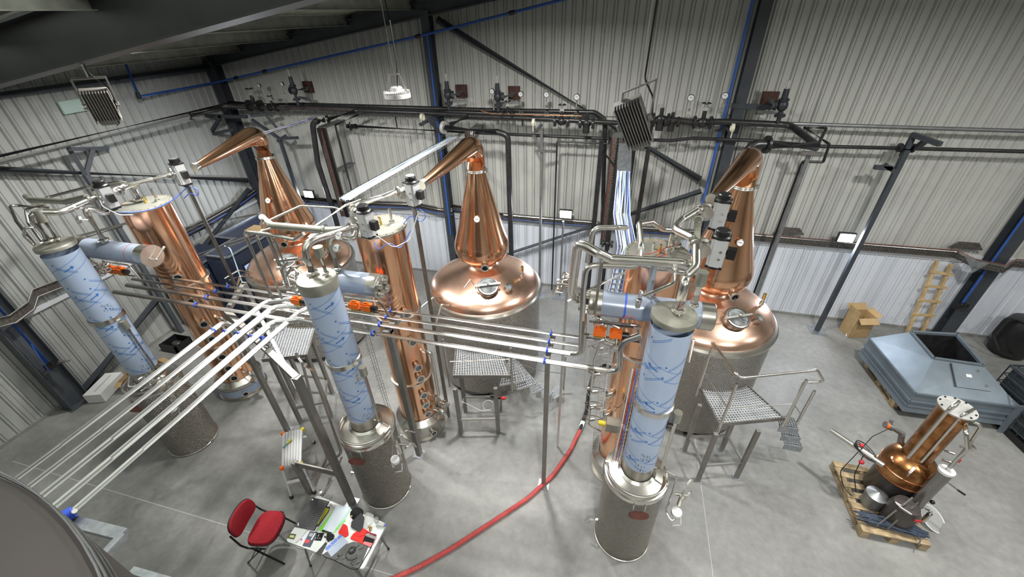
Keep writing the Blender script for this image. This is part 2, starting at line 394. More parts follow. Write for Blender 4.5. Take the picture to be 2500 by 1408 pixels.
# columns
def column(label,x,y,w_,h_,ztop,m,name='steel_column',axis='x'):
    mb=MB()
    up=(0,1,0) if axis=='x' else (1,0,0)
    mb.ibeam((x,y,0),(x,y,ztop),w_,h_,.014,up)
    t=thing(name,label,'column',(x,y,0)); part('shaft',mb,m,t,smooth=0)
    bp=MB().box((x-w_*.6,y-h_*.6,0),(x+w_*.6,y+h_*.6,.02)); part('base_plate',bp,m,t,smooth=0); return t
column('dark steel column with blue pipe at the centre of the back wall',-4.33,YW-.17,.19,.22,roofz(-4.3)-.3,K['frame'])
column('dark steel wall column carrying a blue pipe behind the right still',2.12,YW-.17,.2,.22,roofz(2.1)-.3,K['frame'])
column('dark steel column at the far right of the back wall, past the ladder',7.7,YW-.17,.26,.22,roofz(7.7)-.3,K['frame'])
column('dark steel corner column where back and left walls meet',XL+.2,YW-.18,.26,.24,5.7,K['frame'])
column('wide charcoal steel column on the left wall with blue hose',XL+.24,3.32,.26,.36,5.85,K['brace'],axis='x')
# wall beams and braces
def tubebeam(name,label,p0,p1,r,m,cat='brace',seg=14): return solo(name,MB().tube([p0,p1],r,seg),m,label,cat,p0)
tubebeam('eaves_beam','dark round eaves beam high along the left wall',(XL+.14,YF+.1,5.55),(XL+.14,YW-.3,5.55),.085,K['frame'],'beam')
def sq(name,label,p0,p1,wd,m,cat='brace'): return solo(name,MB().beam(p0,p1,wd,wd),m,label,cat,p0,smooth=0)
tubebeam('wall_brace','long grey diagonal tube brace from centre column to right column',P(1068,48,y=YW-.2),P(1708,437,y=YW-.2),.07,K['brace'])
tubebeam('wall_brace','lower grey tube brace rising to the right column',P(1712,466,y=YW-.2),P(1090,668,y=YW-.2),.06,K['brace'])
tubebeam('wall_brace','grey tube brace crossing the left wall below the steam pipe',P(-120,408,x=XL+.2),P(603,440,x=XL+.2),.07,K['brace'])
a=P(608,462,x=XL+.2); tubebeam('wall_brace','dark tube brace dropping from the corner column toward the cabinets',a,(XL+.22,a[1]-3.0,1.2),.07,K['frame'])
a=P(385,728,x=XL+.2); b=P(205,950,x=XL+.2); tubebeam('wall_brace','dark brace standing at the foot of the left wall',a,b,.07,K['frame'])
a=P(285,850,x=XL+.2)
def ZV(x,y,v):
    """height z on the vertical line (x,y) that the photo shows at row v"""
    q=(v-704)/FPX; a=RF*q-RD; d0=np.array([x,y,-6.5]); return float(-(a@d0)/a[2])
def XZ(u,v,y): return P(u,v,y=y)
def dimple(name,col,k,kz,rough=.3,strength=.5):
    m=bpy.data.materials.new(name); m.use_nodes=True; nt=m.node_tree; b=nt.nodes['Principled BSDF']
    b.inputs['Base Color'].default_value=(*col,1); b.inputs['Metallic'].default_value=1; b.inputs['Roughness'].default_value=rough
    tc=nt.nodes.new('ShaderNodeTexCoord'); sx=nt.nodes.new('ShaderNodeSeparateXYZ'); nt.links.new(tc.outputs['Object'],sx.inputs[0])
    def mth(op,a,bb=None):
        n=nt.nodes.new('ShaderNodeMath'); n.operation=op
        for i,q in enumerate((a,bb)):
            if q is None: continue
            if isinstance(q,(int,float)): n.inputs[i].default_value=q
            else: nt.links.new(q,n.inputs[i])
        return n.outputs[0]
    at=mth('ARCTAN2',sx.outputs[1],sx.outputs[0]); t=mth('MULTIPLY',at,k); z=mth('MULTIPLY',sx.outputs[2],kz)
    h=mth('MULTIPLY',mth('SINE',mth('ADD',t,z)),mth('SINE',mth('SUBTRACT',t,z)))
    bp=nt.nodes.new('ShaderNodeBump'); bp.inputs['Strength'].default_value=strength; bp.inputs['Distance'].default_value=.012
    nt.links.new(mth('ABSOLUTE',h),bp.inputs['Height']); nt.links.new(bp.outputs['Normal'],b.inputs['Normal'])
    cr=nt.nodes.new('ShaderNodeMapRange'); cr.inputs['From Min'].default_value=0; cr.inputs['From Max'].default_value=.3; cr.inputs['To Min'].default_value=rough+.12; cr.inputs['To Max'].default_value=rough
    nt.links.new(mth('ABSOLUTE',h),cr.inputs['Value']); nt.links.new(cr.outputs['Result'],b.inputs['Roughness'])
    return m
K['dimpot']=dimple('quilted_jacket_steel',(.46,.44,.41),68,63,.27,1.0)
K['dimdrum']=dimple('quilted_drum_steel',(.42,.4,.36),27,70,.27,1.0)
def gauge(parent,c,d,r,name='thermometer'):
    d=Vector(d).normalized(); c=Vector(c)
    g=part(name,MB().cyl(c-d*.02,c,r,seg=20).torus(c,r,.006,d,20,6),K['steel'],parent)
    fm=MB().cyl(c,c+d*.003,r*.93,seg=20); f_=part('dial',fm,K['dial'],g)
    _,a,b=MB().frame(d); nb=MB().beam(c+d*.005-a*r*.5,c+d*.005+a*r*.55+b*r*.2,.006,.002,d); part('needle',nb,K['black'],g,smooth=0)
    return g
def sight(parent,c,d,r,dark=False,L=.07,ringm='steel'):
    d=Vector(d).normalized(); c=Vector(c)
    s=part('sight_glass',MB().cyl(c-d*.04,c+d*L,r*.82,seg=22,caps=False).lathe(c+d*L,[(r*.7,0),(r,0),(r,.02),(r*.68,.022),(r*.66,0)],22,d),[K[ringm]],parent)
    part('glass_pane',MB().cyl(c+d*(L-.004),c+d*(L+.008),r*.69,seg=20),K['darkhole'] if dark else K['glass'],s)
    bm=MB()
    _,a,b=bm.frame(d)
    for k in range(8):
        t=2*PI*k/8; bm.cyl(c+d*(L+.015)+a*r*.84*math.cos(t)+b*r*.84*math.sin(t),c+d*(L+.03)+a*r*.84*math.cos(t)+b*r*.84*math.sin(t),r*.08,seg=6)
    part('bolts',bm,K['steel'],s)
    return s
POTS={'left':(-6.57,6.47),'centre':(-2.325,6.44),'right':(1.755,6.42)}
def pot(key,end,label):
    cx,cy=POTS[key]; t=thing('pot_still',label,'pot still',(cx,cy,0),'three copper pot stills along the back wall')
    c=(cx,cy,0)
    part('jacket',MB().lathe(c,[(.98,.1),(1.08,.14),(1.085,2.03)],72,cap0=True),K['dimpot'],t,'quilted stainless steel jacket')
    part('jacket_rim',MB().lathe(c,[(1.085,2.0),(1.12,2.0),(1.125,2.05),(1.1,2.09),(1.055,2.1)],72),K['brushed'],t)
    lg=MB()
    for k in range(4):
        a=PI/4+k*PI/2; lg=MB().cyl((cx+.8*math.cos(a),cy+.8*math.sin(a),0),(cx+.8*math.cos(a),cy+.8*math.sin(a),.14),.05,seg=12); part('leg',lg,K['steel_dull'],t)
    dome=[(1.062,2.08),(1.055,2.13),(1.02,2.19),(.95,2.255),(.84,2.32),(.7,2.385),(.55,2.44),(.42,2.485),(.32,2.52),(.27,2.55),(.245,2.6)]
    part('dome',MB().lathe(c,dome,72),K['cop_dome'],t,'flattened copper dome')
    part('collar',MB().lathe(c,[(.245,2.57),(.265,2.585),(.265,2.61),(.245,2.625),(.24,2.66)],40),K['cop'],t)
    onion=[(.24,2.655),(.3,2.67),(.38,2.705),(.45,2.76),(.49,2.84),(.505,2.93),(.5,3.0),(.475,3.1),(.43,3.25),(.375,3.45),(.305,3.72),(.235,3.98),(.178,4.2),(.148,4.33)]
    part('onion_head',MB().lathe(c,onion,56),K['cop'],t,'tall conical copper helmet')
    part('neck_clamp',MB().torus((cx,cy,4.335),.158,.016,seg=32).torus((cx,cy,4.36),.157,.014,seg=32).box((cx+.14,cy-.02,4.32),(cx+.2,cy+.02,4.37)),K['steel'],t)
    e=Vector(end); top=Vector((cx,cy,4.79))
    sn=MB().tube([(cx,cy,4.35),top,e],lambda s:.15 if s<.4 else (.15-(s-.4)/.6*.095),20,bend=.3,n=10)
    part('swan_neck',sn,K['cop'],t,'polished copper swan neck tapering to the valve')
    d=(e-top).normalized()
    part('neck_ferrule',MB().cyl(e-d*.01,e+d*.05,.062,seg=20).cyl(e+d*.05,e+d*.065,.075,seg=20),K['steel'],t)
    # manhole in front right of the dome
    mp=Vector((cx+.28,cy-.62,2.41)); md=Vector((.2,-.42,1)).normalized()
    mh=part('manhole',MB().cyl(mp-md*.12,mp+md*.06,.165,seg=32).lathe(mp+md*.06,[(.185,-.01),(.192,.01),(.18,.026),(.16,.028),(.155,.02),(0.001,.03)],32,md),K['condsteel'],t,'round glass and steel manhole cover')
    part('glass_disc',MB().cyl(mp+md*.085,mp+md*.092,.15,seg=32),K['glass'],mh)
    _,a,b=MB().frame(md)
    if key=='left': a=-a
    part('clamp_bar',MB().beam(mp+md*.13-a*.22,mp+md*.13+a*.24,.03,.014,md).cyl(mp+md*.05-a*.21,mp+md*.14-a*.21,.012,seg=8).cyl(mp+md*.05+a*.22,mp+md*.15+a*.22,.014,seg=8).sphere(mp+md*.16,.022,10,6),K['steel'],mh)
    part('hinge_arm',MB().tube([mp+md*.1+a*.22,mp+md*.2+a*.3+b*.1,mp+md*.12+a*.42],.01,8),K['steel'],mh)
    sight(t,(cx+.6,cy-.5,2.37),(.55,-.35,.9),.075)
    sight(t,(cx+.18,cy-.42,2.76),(.35,-1,-.12),.075,dark=True)
    # relief valve and small fittings
    rv=part('relief_valve',MB().cyl((cx+.78,cy-.05,2.3),(cx+.78,cy-.05,2.5),.018,seg=10).cyl((cx+.78,cy-.05,2.38),(cx+.78,cy-.05,2.44),.035,seg=10),K['steel'],t)
    part('valve_cap',MB().cyl((cx+.78,cy-.05,2.5),(cx+.78,cy-.05,2.6),.026,seg=10),K['brass'],rv)
    gauge(t,(cx+.08,cy-.375,3.62),(.2,-1,.25),.05)
    # small side nozzle pipes on the jacket front left
    part('spray_inlet',MB().tube([(cx-.55,cy-.85,2.22),(cx-.62,cy-1.0,2.34),(cx-.75,cy-1.25,2.28)],.014,8,bend=.04).tube([(cx-.35,cy-1.0,2.2),(cx-.38,cy-1.2,2.36),(cx-.42,cy-1.42,2.1)],.02,8,bend=.03),K['steel'],t)
    return t
pot('left',XZ(482,405,5.12),'leftmost copper pot still, half hidden behind steel pipework and dark cabinets')
pot('centre',XZ(1035,446,5.12),'centre copper pot still with fully visible dome and onion head')
pot('right',XZ(1742,482,5.12),'rightmost copper pot still, partly behind two grey valve actuators')
# ---- copper rectifying columns ----
COLS={'left':(-7.25,4.52),'centre':(-3.1,4.53),'right':(.54,4.5)}
def copcol(key,label,sights,dark=True):
    cx,cy=COLS[key]; r=.335; c=(cx,cy,0)
    t=thing('copper_column',label,'copper column',(cx,cy,0),'tall copper rectifying columns')
    part('base_skirt',MB().lathe(c,[(.45,.0),(.45,.02),(.42,.02),(.42,.3),(.44,.3),(.44,.34)],48),K['brushed'],t,'stainless base drum')
    if key=='left': part('film_band',MB().lathe(c,[(.424,.08),(.424,.26)],48),K['film'],t,'pale blue film around the base')
    part('base_flange',MB().lathe(c,[(.44,.34),(.435,.36),(.36,.42),(.34,.44)],48),K['steel'],t)
    part('shell',MB().lathe(c,[(r,.42),(r,4.14)],56),K['cop'],t,'mirror polished copper shell')
    for z in (1.35,2.72): part('joint_ring',MB().lathe(c,[(r,z-.02),(r+.03,z-.015),(r+.03,z+.015),(r,z+.02)],48),K['steel'],t)
    part('top_plate',MB().lathe(c,[(r+.005,4.11),(r+.035,4.11),(r+.035,4.135),(.001,4.14)],48),K['lid'],t,'flat matt steel lid')
    bm=MB()
    for k in range(24): a=2*PI*k/24; bm.cyl((cx+(r+.015)*math.cos(a),cy+(r+.015)*math.sin(a),4.13),(cx+(r+.015)*math.cos(a),cy+(r+.015)*math.sin(a),4.148),.008,seg=6)
    part('lid_bolts',bm,K['steel'],t)
    part('lid_post',MB().cyl((cx+.13,cy+.12,4.14),(cx+.13,cy+.12,4.34),.02,seg=12).cyl((cx+.13,cy+.12,4.14),(cx+.13,cy+.12,4.16),.038,seg=12).cyl((cx-.05,cy+.1,4.14),(cx-.05,cy+.1,4.21),.016,seg=10),K['steel'],t)
    part('relief_valve',MB().cyl((cx+.02,cy+.02,4.14),(cx+.02,cy+.02,4.18),.02,seg=8).cyl((cx+.02,cy+.02,4.18),(cx+.02,cy+.02,4.24),.014,seg=8),K['brass'],t)
    for z,dx,dk in sights:
        d=Vector((dx,-1,0)).normalized(); sight(t,Vector((cx,cy,z))+d*r*.99,d,.075,dark=dk,L=.05)
    d=Vector((1.3,-1,0)).normalized(); sight(t,Vector((cx,cy,.17))+d*.42,d,.06,dark=True,L=.05)
    # level pipe down the right side
    sx=cx+r+.09; y0=cy-.05
    part('side_pipe',MB().tube([(cx+r-.02,y0,1.95),(sx+.05,y0,1.95),(sx+.05,y0,.9),(cx+r-.02,y0,.9)],.028,10,bend=.09),K['steel'],t)
    part('drain_bend',MB().tube([(cx+.36,cy-.1,.62),(cx+.56,cy-.12,.62),(cx+.6,cy-.12,.4),(cx+.46,cy-.12,.36),(cx+.4,cy-.05,.36)],.032,10,bend=.1),K['steel'],t)
    gauge(t,(cx+.08,cy-.29,1.0),(.25,-1,.1),.045)
    return t
K['film']=mat('blue_protective_film',(.42,.51,.67),0,.28,col2=(.38,.47,.63),scale=2,coat=.15)
K['filmgrey']=mat('grey_protective_film',(.35,.4,.5),.2,.3,col2=(.3,.35,.44),scale=2)
K['print']=mat('blue_film_print',(.03,.16,.5),0,.4)
copcol('left','left tall copper column with dark round ports behind the end condenser',[(z,1.0,True) for z in (2.95,2.45,1.95,1.6,1.15,.85,.58)])
copcol('centre','centre tall copper column with a row of glass ports',[(z,1.25,False) for z in (2.85,2.3,1.75,1.5,1.1,.85,.62,.5-.0)][:7])
copcol('right','right copper column wrapped by thin tubes behind the blue film column',[(z,-1.6,False) for z in (2.4,1.9,1.45)])
# ---- receiver drums with film-wrapped condenser columns ----
DRUM={'left':(-7.15,3.19),'centre':(-3.13,3.2),'right':(.66,3.36)}
def film_print(c,r,z0,z1,seed,flip=1):
    """printed spirals, arrows, dots and lines of small lettering on the wrapped film (flat print, hair-thin strips on the film)"""
    rr=random.Random(seed); mb=MB(); R=r+.0012
    def pt(a,z,o=0): return Vector((c[0]+(R+o)*math.cos(a),c[1]+(R+o)*math.sin(a),z))
    def strip(p,q,wd,n=6):
        (a0,zz0),(a1,zz1)=p,q; dx=(a1-a0)*R; dz=zz1-zz0; L=math.hypot(dx,dz) or 1; nx,nz=-dz/L*wd/2,dx/L*wd/2
        vs=[];fs=[]
        for i in range(n+1):
            s=i/n; a=a0+(a1-a0)*s; z=zz0+(zz1-zz0)*s
            vs+=[pt(a+nx/R,z+nz),pt(a-nx/R,z-nz)]
        for i in range(n): fs.append((2*i,2*i+1,2*i+3,2*i+2))
        mb.add(vs,fs)
    z=z0+.05; f=flip
    base=math.atan2(-c[1],-c[0])  # the printed side faces the room's open middle
    while z<z1+.25:
        # pair of long spiral lines
        for dz in (0,.14):
            n=24; last=None
            for i in range(n+1):
                a=base-1.75+3.5*i/n; zz=z+dz-.34+.1*(i/n)*3*f+ .0
                if last and z0<last[1]<z1 and z0<zz<z1: strip(last,(a,zz),.005,1)
                last=(a,zz)
        # arrow between the pair
        a=base+rr.uniform(-.35,.1); za=z-.34+.07+.3*((a-base+1.75)/3.5)*f
        if z0+.06<za<z1-.06:
            strip((a-.22,za-.018*f),(a+.2,za+.018*f),.014,3)
            e=a+.2 if f>0 else a-.22; ze=za+.018 if f>0 else za+.018; s=1 if f>0 else -1
            mb.add([pt(e+.18*s,ze+.008),pt(e,ze+.028),pt(e,ze-.028)],[(0,1,2)])
        # lettering lines between pairs
        for k,(da,dz2) in enumerate(((-.85,.34),(.35,.42),(-.75,.2),(.3,.27),(-1.5,.28))):
            aa=base+da; z2=z-.34+dz2+.06
            if not (z0+.07<z2<z1-.07): continue
            for row in (0,1):
                aw=aa
                zz=z2-row*.02
                for wd in range(13):
                    L=rr.uniform(.03,.07); strip((aw,zz-(aw-aa)*.13*f),(aw+L,zz-(aw+L-aa)*.13*f),.007,1); aw+=L+.018
            dc=(aa-.09 if k%2==0 else aa-.14,z2+.03)
            n=8; mb.add([pt(dc[0]+.012/R*math.cos(2*PI*q/n),dc[1]+.012*math.sin(2*PI*q/n)) for q in range(n)],[tuple(range(n))])
        z+=.5
    return mb
def scribble(parent,c,r,a,z,seed,rows=2,s=.03):
    rr=random.Random(seed); mb=MB(); R=r+.002
    for row in range(rows):
        for k in range(4):
            aa=a+k*.16; zz=z-row*.07-k*.012
            for q in range(3):
                p=(aa+rr.uniform(-.05,.05),zz+rr.uniform(-s,s)); e=(aa+rr.uniform(-.05,.05),zz+rr.uniform(-s,s))
                mb.tube([(c[0]+R*math.cos(p[0]),c[1]+R*math.sin(p[0]),p[1]),(c[0]+R*math.cos(e[0]),c[1]+R*math.sin(e[0]),e[1])],.0016,4)
    part('pen_writing',mb,K['pipe_black'],parent)
def drumcol(key,label,capband,flip):
    cx,cy=DRUM[key]; c=(cx,cy,0); t=thing('condenser_column',label,'condenser column',(cx,cy,0),'film wrapped condenser columns on quilted drums')
    dr=part('receiver_drum',MB().lathe(c,[(.375,0),(.39,.015),(.385,.05),(.385,1.52)],64,cap0=True),K['dimdrum'],t,'quilted steel receiver drum')
    part('foot_ring',MB().torus((cx,cy,.02),.39,.012,seg=56),K['steel'],dr)
    part('drum_rim',MB().lathe(c,[(.385,1.5),(.4,1.5),(.405,1.55),(.395,1.575),(.37,1.58)],64),K['steel'],t)
    part('drum_lid',MB().lathe(c,[(.385,1.575),(.34,1.58),(.23,1.63),(.215,1.63)],64),K['brushed'],t,'shallow conical drum lid')
    part('rim_pipe',MB().torus((cx,cy,1.63),.37,.016,seg=40,sub=8,a0=PI*.98,a1=PI*2.02).tube([(cx-.37,cy,1.63),(cx-.4,cy+.05,1.63),(cx-.4,cy+.05,1.3)],.016,8,bend=.03),K['steel'],t)
    part('column_collar',MB().lathe(c,[(.23,1.6),(.235,1.64),(.2,1.66)],48),K['steel'],t)
    part('bare_shell',MB().lathe(c,[(.194,1.64),(.194,1.92)],48),K['brushed'],t,'bare brushed steel foot of the column')
    fs=part('film_wrap',MB().lathe(c,[(.198,1.86),(.199,3.99)],56),K['film'],t,'pale blue protective film with blue print')
    part('film_print',film_print(c,.199,1.88,3.97,hash(key)%7+3 if False else {'left':3,'centre':4,'right':9}[key],flip),K['print'],fs,'blue printed arrows, dots and lettering lines',smooth=0)
    part('middle_band',MB().lathe(c,[(.2,2.86),(.215,2.862),(.215,2.93),(.2,2.935)],48),K['steel'],t)
    cb=capband
    part('top_cap',MB().lathe(c,[(.2,4.11-cb),(.215,4.11-cb),(.215,4.1),(.208,4.115),(.001,4.12)],48),K['lid'],t,'steel cap with matt top')
    # brown oval plate hung under the rim
    pd=Vector((.16,-1,.45)).normalized(); pa=Vector((1,.16,0)).normalized(); pc=Vector((cx,cy,1.36))+Vector((.06,-.44,0))
    vs=[];n=20
    m=MB(); ring=[pc+pa*(.125*math.copysign(abs(math.cos(2*PI*k/n))**.7,math.cos(2*PI*k/n)))+Vector((0,-.0,1)).lerp(Vector((0,.9,.45)),.45)*(.06*math.sin(2*PI*k/n)) for k in range(n)]
    m.poly(ring,.012,pd); pl_=part('name_plate',m,K['rust'],t,'blank brown oval plate')
    part('plate_hanger',MB().beam(pc-pa*.07-pd*.03,pc-pa*.07-pd*.03+Vector((0,0,.17)),.012,.004).beam(pc+pa*.07-pd*.03,pc+pa*.07-pd*.03+Vector((0,0,.17)),.012,.004),K['steel'],t)
    scribble(fs,c,.199,math.atan2(-cy,-cx)+.1,{'left':3.15,'centre':2.98,'right':2.2}[key],5)
    scribble(fs,c,.199,math.atan2(-cy,-cx)-.1,2.0,8)
    # overflow pipe with cap beside the column
    px,py=cx+.27,cy-.04; 
    if key=='left': px,py=cx+.24,cy+.02
    part('vent_pipe',MB().tube([(px,py,2.72),(px,py,1.8),(cx+.18,cy-.02,1.74)],.02,10,bend=.05),K['steel'],t)
    part('vent_cap',MB().cyl((px,py,2.7),(px,py,2.84),.047,seg=20),K['lid'],t)
    part('wall_tie',MB().box((cx+.17,py-.01,2.62),(px,py+.01,2.64)).box((cx+.17,py-.05,2.6),(cx+.19,py+.05,2.72)),K['black'] if key=='right' else K['steel'],t)
    # sampling assembly to the right of the drum
    ax_=cx+.5; ay=cy-.02
    sa=part('sampling_valve',MB().tube([(cx+.19,cy-.03,1.78),(cx+.34,cy-.05,1.78),(cx+.46,cy-.07,1.74),(cx+.46,cy-.1,1.5),(cx+.42,cy-.2,1.18),(cx+.5,cy-.3,1.12),(cx+.58,cy-.2,1.2),(cx+.56,cy-.16,1.35)],.013,8,bend=.05)
       .cyl((cx+.56,cy-.16,1.32),(cx+.56,cy-.16,1.5),.032,seg=14).cyl((cx+.56,cy-.16,1.5),(cx+.56,cy-.16,1.62),.016,seg=10)
       .tube([(cx+.56,cy-.1,1.6),(cx+.66,cy+.0,1.66),(cx+.7,cy+.1,1.5)],.013,8,bend=.04).tube([(cx+.62,cy-.1,1.36),(cx+.7,cy,1.4),(cx+.74,cy+.0,1.3)],.012,8,bend=.03).cyl((cx+.5,cy-.08,1.4),(cx+.64,cy-.08,1.42),.02,seg=8),K['steel'],t,'polished sampling pipework')
    part('flow_meter',MB().cyl((cx+.53,cy-.24,1.24),(cx+.53,cy-.25,1.3),.062,seg=24),K['white'],sa,'round white meter face')
    part('meter_tube',MB().tube([(cx+.6,cy-.22,1.18),(cx+.62,cy-.28,1.08),(cx+.52,cy-.3,1.06)],.005,6,bend=.03),K['wtube'],sa)
    # drain cock near the floor on the left
    if key!='left':
        part('drain_cock',MB().tube([(cx-.37,cy-.1,.42),(cx-.46,cy-.14,.42),(cx-.5,cy-.14,.33)],.012,8,bend=.03).box((cx-.48,cy-.15,.43),(cx-.42,cy-.13,.445)),K['steel'],t)
    return t
drumcol('left','blue film wrapped column farthest left, its drum behind the five long pipes',.05,1)
drumcol('centre','blue film wrapped column in the middle with a deep steel cap',.13,1)
drumcol('right','blue film wrapped column nearest the right, its quilted drum standing clear',.05,-1)
# ---- horizontal end condensers ----
def hcond(key,label,x0,x1,y,z,kind):
    c0=Vector((x0,y,z)); t=thing('horizontal_condenser',label,'condenser',(x0,y,z),'horizontal condenser cylinders')
    r=.145
    part('shell',MB().cyl((x0,y,z),(x1-.1,y,z),r,seg=36),K['filmgrey'],t,'cylinder shell in grey blue film')
    part('end_band',MB().lathe((x1-.14,y,z),[(r,0),(r+.006,.0),(r+.006,.13),(r-.005,.14),(.001,.142)],36,(1,0,0)),K['brushed'],t,'bare steel right end')
    part('far_band',MB().lathe((x0+.1,y,z),[(r,0),(r+.006,.0),(r+.006,.13),(r-.005,.14),(.001,.142)],36,(-1,0,0)),K['brushed'],t)
    if kind=='ports':
        m=MB()
        for dy in(-.07,.07):
            for dz in (-.07,.07): m.lathe((x1,y+dy*.9,z+dz*.9),[(.05,0),(.058,.01),(.058,.035),(.045,.035),(.045,.004),(.001,.004)],20,(1,0,0))
        part('end_ports',m,K['steel'],t,'four round end ports')
        part('mark_plate',MB().obox((x0+(x1-x0)*.45,y-.1,z-.1),((1,0,0),(0,.7,-.7),(0,.7,.7)),(.08,.04,.006)),K['steel_dull'],t)
    elif kind=='cock':
        part('end_disc',MB().lathe((x1,y,z),[(.15,0),(.16,.004),(.16,.03),(.001,.034)],36,(1,0,0)),K['steel'],t)
        part('cock_handle',MB().tube([(x1+.03,y-.02,z-.04),(x1+.1,y-.02,z-.04),(x1+.1,y+.13,z+.06)],.012,8,bend=.02).cyl((x1+.1,y+.12,z+.05),(x1+.1,y+.16,z+.08),.017,seg=8).sphere((x1+.1,y-.02,z-.04),.022,10,6),K['steel'],t)
        part('red_pen_line',MB().lathe((x0+(x1-x0)*.76,y,z),[(r+.0015,0),(r+.0015,.008)],24,(1,0,0)),K['redp'],t,smooth=0)
    else:
        part('blue_pen_line',MB().lathe((x0+.34,y,z),[(r+.0015,0),(r+.0015,.02)],24,(1,0,0)),K['blue_band'],t,smooth=0)
        part('side_ports',MB().cyl((x0-.04,y-.06,z-.05),(x0-.14,y-.06,z-.05),.04,seg=16).cyl((x0-.14,y-.06,z-.05),(x0-.15,y-.06,z-.05),.05,seg=16).cyl((x0-.04,y+.05,z+.05),(x0-.11,y+.05,z+.05),.04,seg=16),K['steel'],t)
    return t
hcond('left','horizontal film wrapped cylinder with a round disc end at the far left',-7.6,-6.33,3.68,3.75,'cock')
hcond('centre','horizontal grey cylinder ending in four ports in the middle',-3.3,-2.66,3.66,3.76,'ports')
hcond('right','horizontal cylinder with a blue pen line behind the right film column',-.12,1.14,3.86,3.78,'plain')
# ---- actuated valves ----
def actuator(c,label,tilt=(0,0,1),white=False,side=(1,-.25,0)):
    """rotary actuator standing on a butterfly valve; c = centre of body"""
    c=Vector(c); d=Vector(tilt).normalized(); sx=Vector(side); sx=(sx-d*sx.dot(d)).normalized(); sy=d.cross(sx)
    t=thing('valve_actuator',label,'valve',tuple(c-d*.2))
    part('body',MB().obox(c,(sx,sy,d),(.075,.062,.15)).obox(c+sy*-.068,(sx,sy,d),(.05,.008,.15)),K['alu'],t,'grey aluminium actuator body')
    m=MB().lathe(c+d*.15,[(.0,0),(.088,0),(.09,.015),(.07,.03),(.068,.075),(.06,.085),(.001,.09)],24,d).obox(c+d*.158,(sx,sy,d),(.085,.07,.01))
    part('position_cap',m,K['black'],t,'black domed indicator cap')
    if white: part('cap_disc',MB().lathe(c+d*.241,[(.055,0),(.054,.004),(.001,.005)],20,d),K['dial'],t,'pale indicator disc')
    part('bottom_plate',MB().obox(c-d*.16,(sx,sy,d),(.078,.064,.014)).cyl(c-d*.17,c-d*.2,.035,seg=14),K['black'],t)
    part('solenoid_box',MB().obox(c+sx*.125,(sx,sy,d),(.04,.035,.055)).obox(c+sx*.09,(sx,sy,d),(.02,.02,.02)),K['black'],t,'black solenoid box')
    bm=MB()
    for k in (-.05,.03): bm.cyl(c+sy*-.07+sx*.03+d*k,c+sy*-.09+sx*.03+d*k,.013,seg=8)
    part('port_screws',bm,K['steel'],t)
    v=c-sx*.13
    part('valve_body',MB().obox(v+sx*.04,(sx,sy,d),(.03,.03,.06)).cyl(v-sy*-.05+sx*-.01,v-sy*.05+sx*-.01,.07,seg=24).cyl(v-sy*-.065+sx*-.01,v-sy*-.045+sx*-.01,.085,seg=24).cyl(v+sy*-.065+sx*-.01,v+sy*-.045+sx*-.01,.085,seg=24),K['steel'],t,'polished butterfly valve')
    return t
A={}
def act(n,u,v,y,label,**k):
    A[n]=Vector(P(u,v,y=y)); return actuator(A[n],label,**k)
act('C1',1008,472,4.72,'grey valve actuator at the end of the centre swan neck',white=True)
act('C2',895,545,3.95,'grey valve actuator above the centre film column')
act('L1',441,424,4.72,'grey valve actuator at the end of the left swan neck')
act('L2',262,480,3.95,'grey valve actuator above the left film column')
act('R1',1757,522,4.62,'upper of the two grey valve actuators on the right')
act('R2',1752,612,4.0,'lower of the two grey valve actuators on the right')
# ---- vapour and cooling pipework above each column ----
def pipe(label,pts,r,bend=None,m='steel',group=None,name='steel_pipe',cat='pipe',clamps=(),seg=12,th=None):
    b=bend if bend is not None else r*2.2
    pts=[Vector(p) for p in pts]
    t=thing(name,label,cat,tuple(pts[0]),group)
    part('tube',MB().tube(pts,r,seg,bend=b),K[m],t)
    for s in clamps:
        cm=MB()
        # clamp rings at fractions of the path
        L=[0]; 
        for i in range(1,len(pts)): L.append(L[-1]+(pts[i]-pts[i-1]).length)
        d=s*L[-1]
        for i in range(1,len(pts)):
            if d<=L[i]+1e-6:
                q=(d-L[i-1])/(L[i]-L[i-1]); p=pts[i-1].lerp(pts[i],q); ax=(pts[i]-pts[i-1]).normalized(); break
        part('clamp_ring',cm.lathe(p,[(r,-.016),(r*1.5,-.012),(r*1.55,0),(r*1.5,.012),(r,.016)],18,ax).cyl(p+Vector((0,-r*1.3,0)),p+Vector((0,-r*1.5-.03,.0)),.008,seg=6),K['steel'],t)
    return t
def dn(x,y,v,z): return (x,y,z)
# centre system
cx,cy=DRUM['centre']
def Q(u,v,y): return P(u,v,y=y)
pipe('centre swan neck valve to film column valve, straight steel vapour pipe',[Q(985,462,4.72),Q(870,500,4.2),Q(862,520,4.05)],.045,clamps=(.1,.9))
a=P(764,670,z=4.12)
pipe('thick steel pipe rising from the centre cap and bending to the valve',[a,(a[0],a[1],4.52),Q(868,553,3.9)],.042,.16,clamps=(.03,.93))
a=P(798,672,z=4.12); pipe('short capped steel stub on the centre cap',[a,(a[0],a[1],4.38)],.022,clamps=(.12,)); 
solo('vent_cap',MB().cyl((a[0],a[1],4.36),(a[0],a[1],4.48),.052,seg=20),K['lid'],'round steel vent cap on the stub above the centre column','vent cap',(a[0],a[1],4.36))
a=P(826,662,z=3.9); pipe('steel pipe rising from the centre condenser with an offset bend to the valve',[a,(a[0],a[1],4.42),Q(862,587,3.82),Q(872,560,3.95)],.036,.1,clamps=(.05,))
tb=Q(665,550,3.9)
pipe('wide dull steel pipe elbow left of the centre valve',[Q(640,530,4.3),tb,Q(803,562,3.85),Q(845,560,3.9)],.045,.12,'lid',clamps=(.85,))
H0=(cx-.62,4.05)
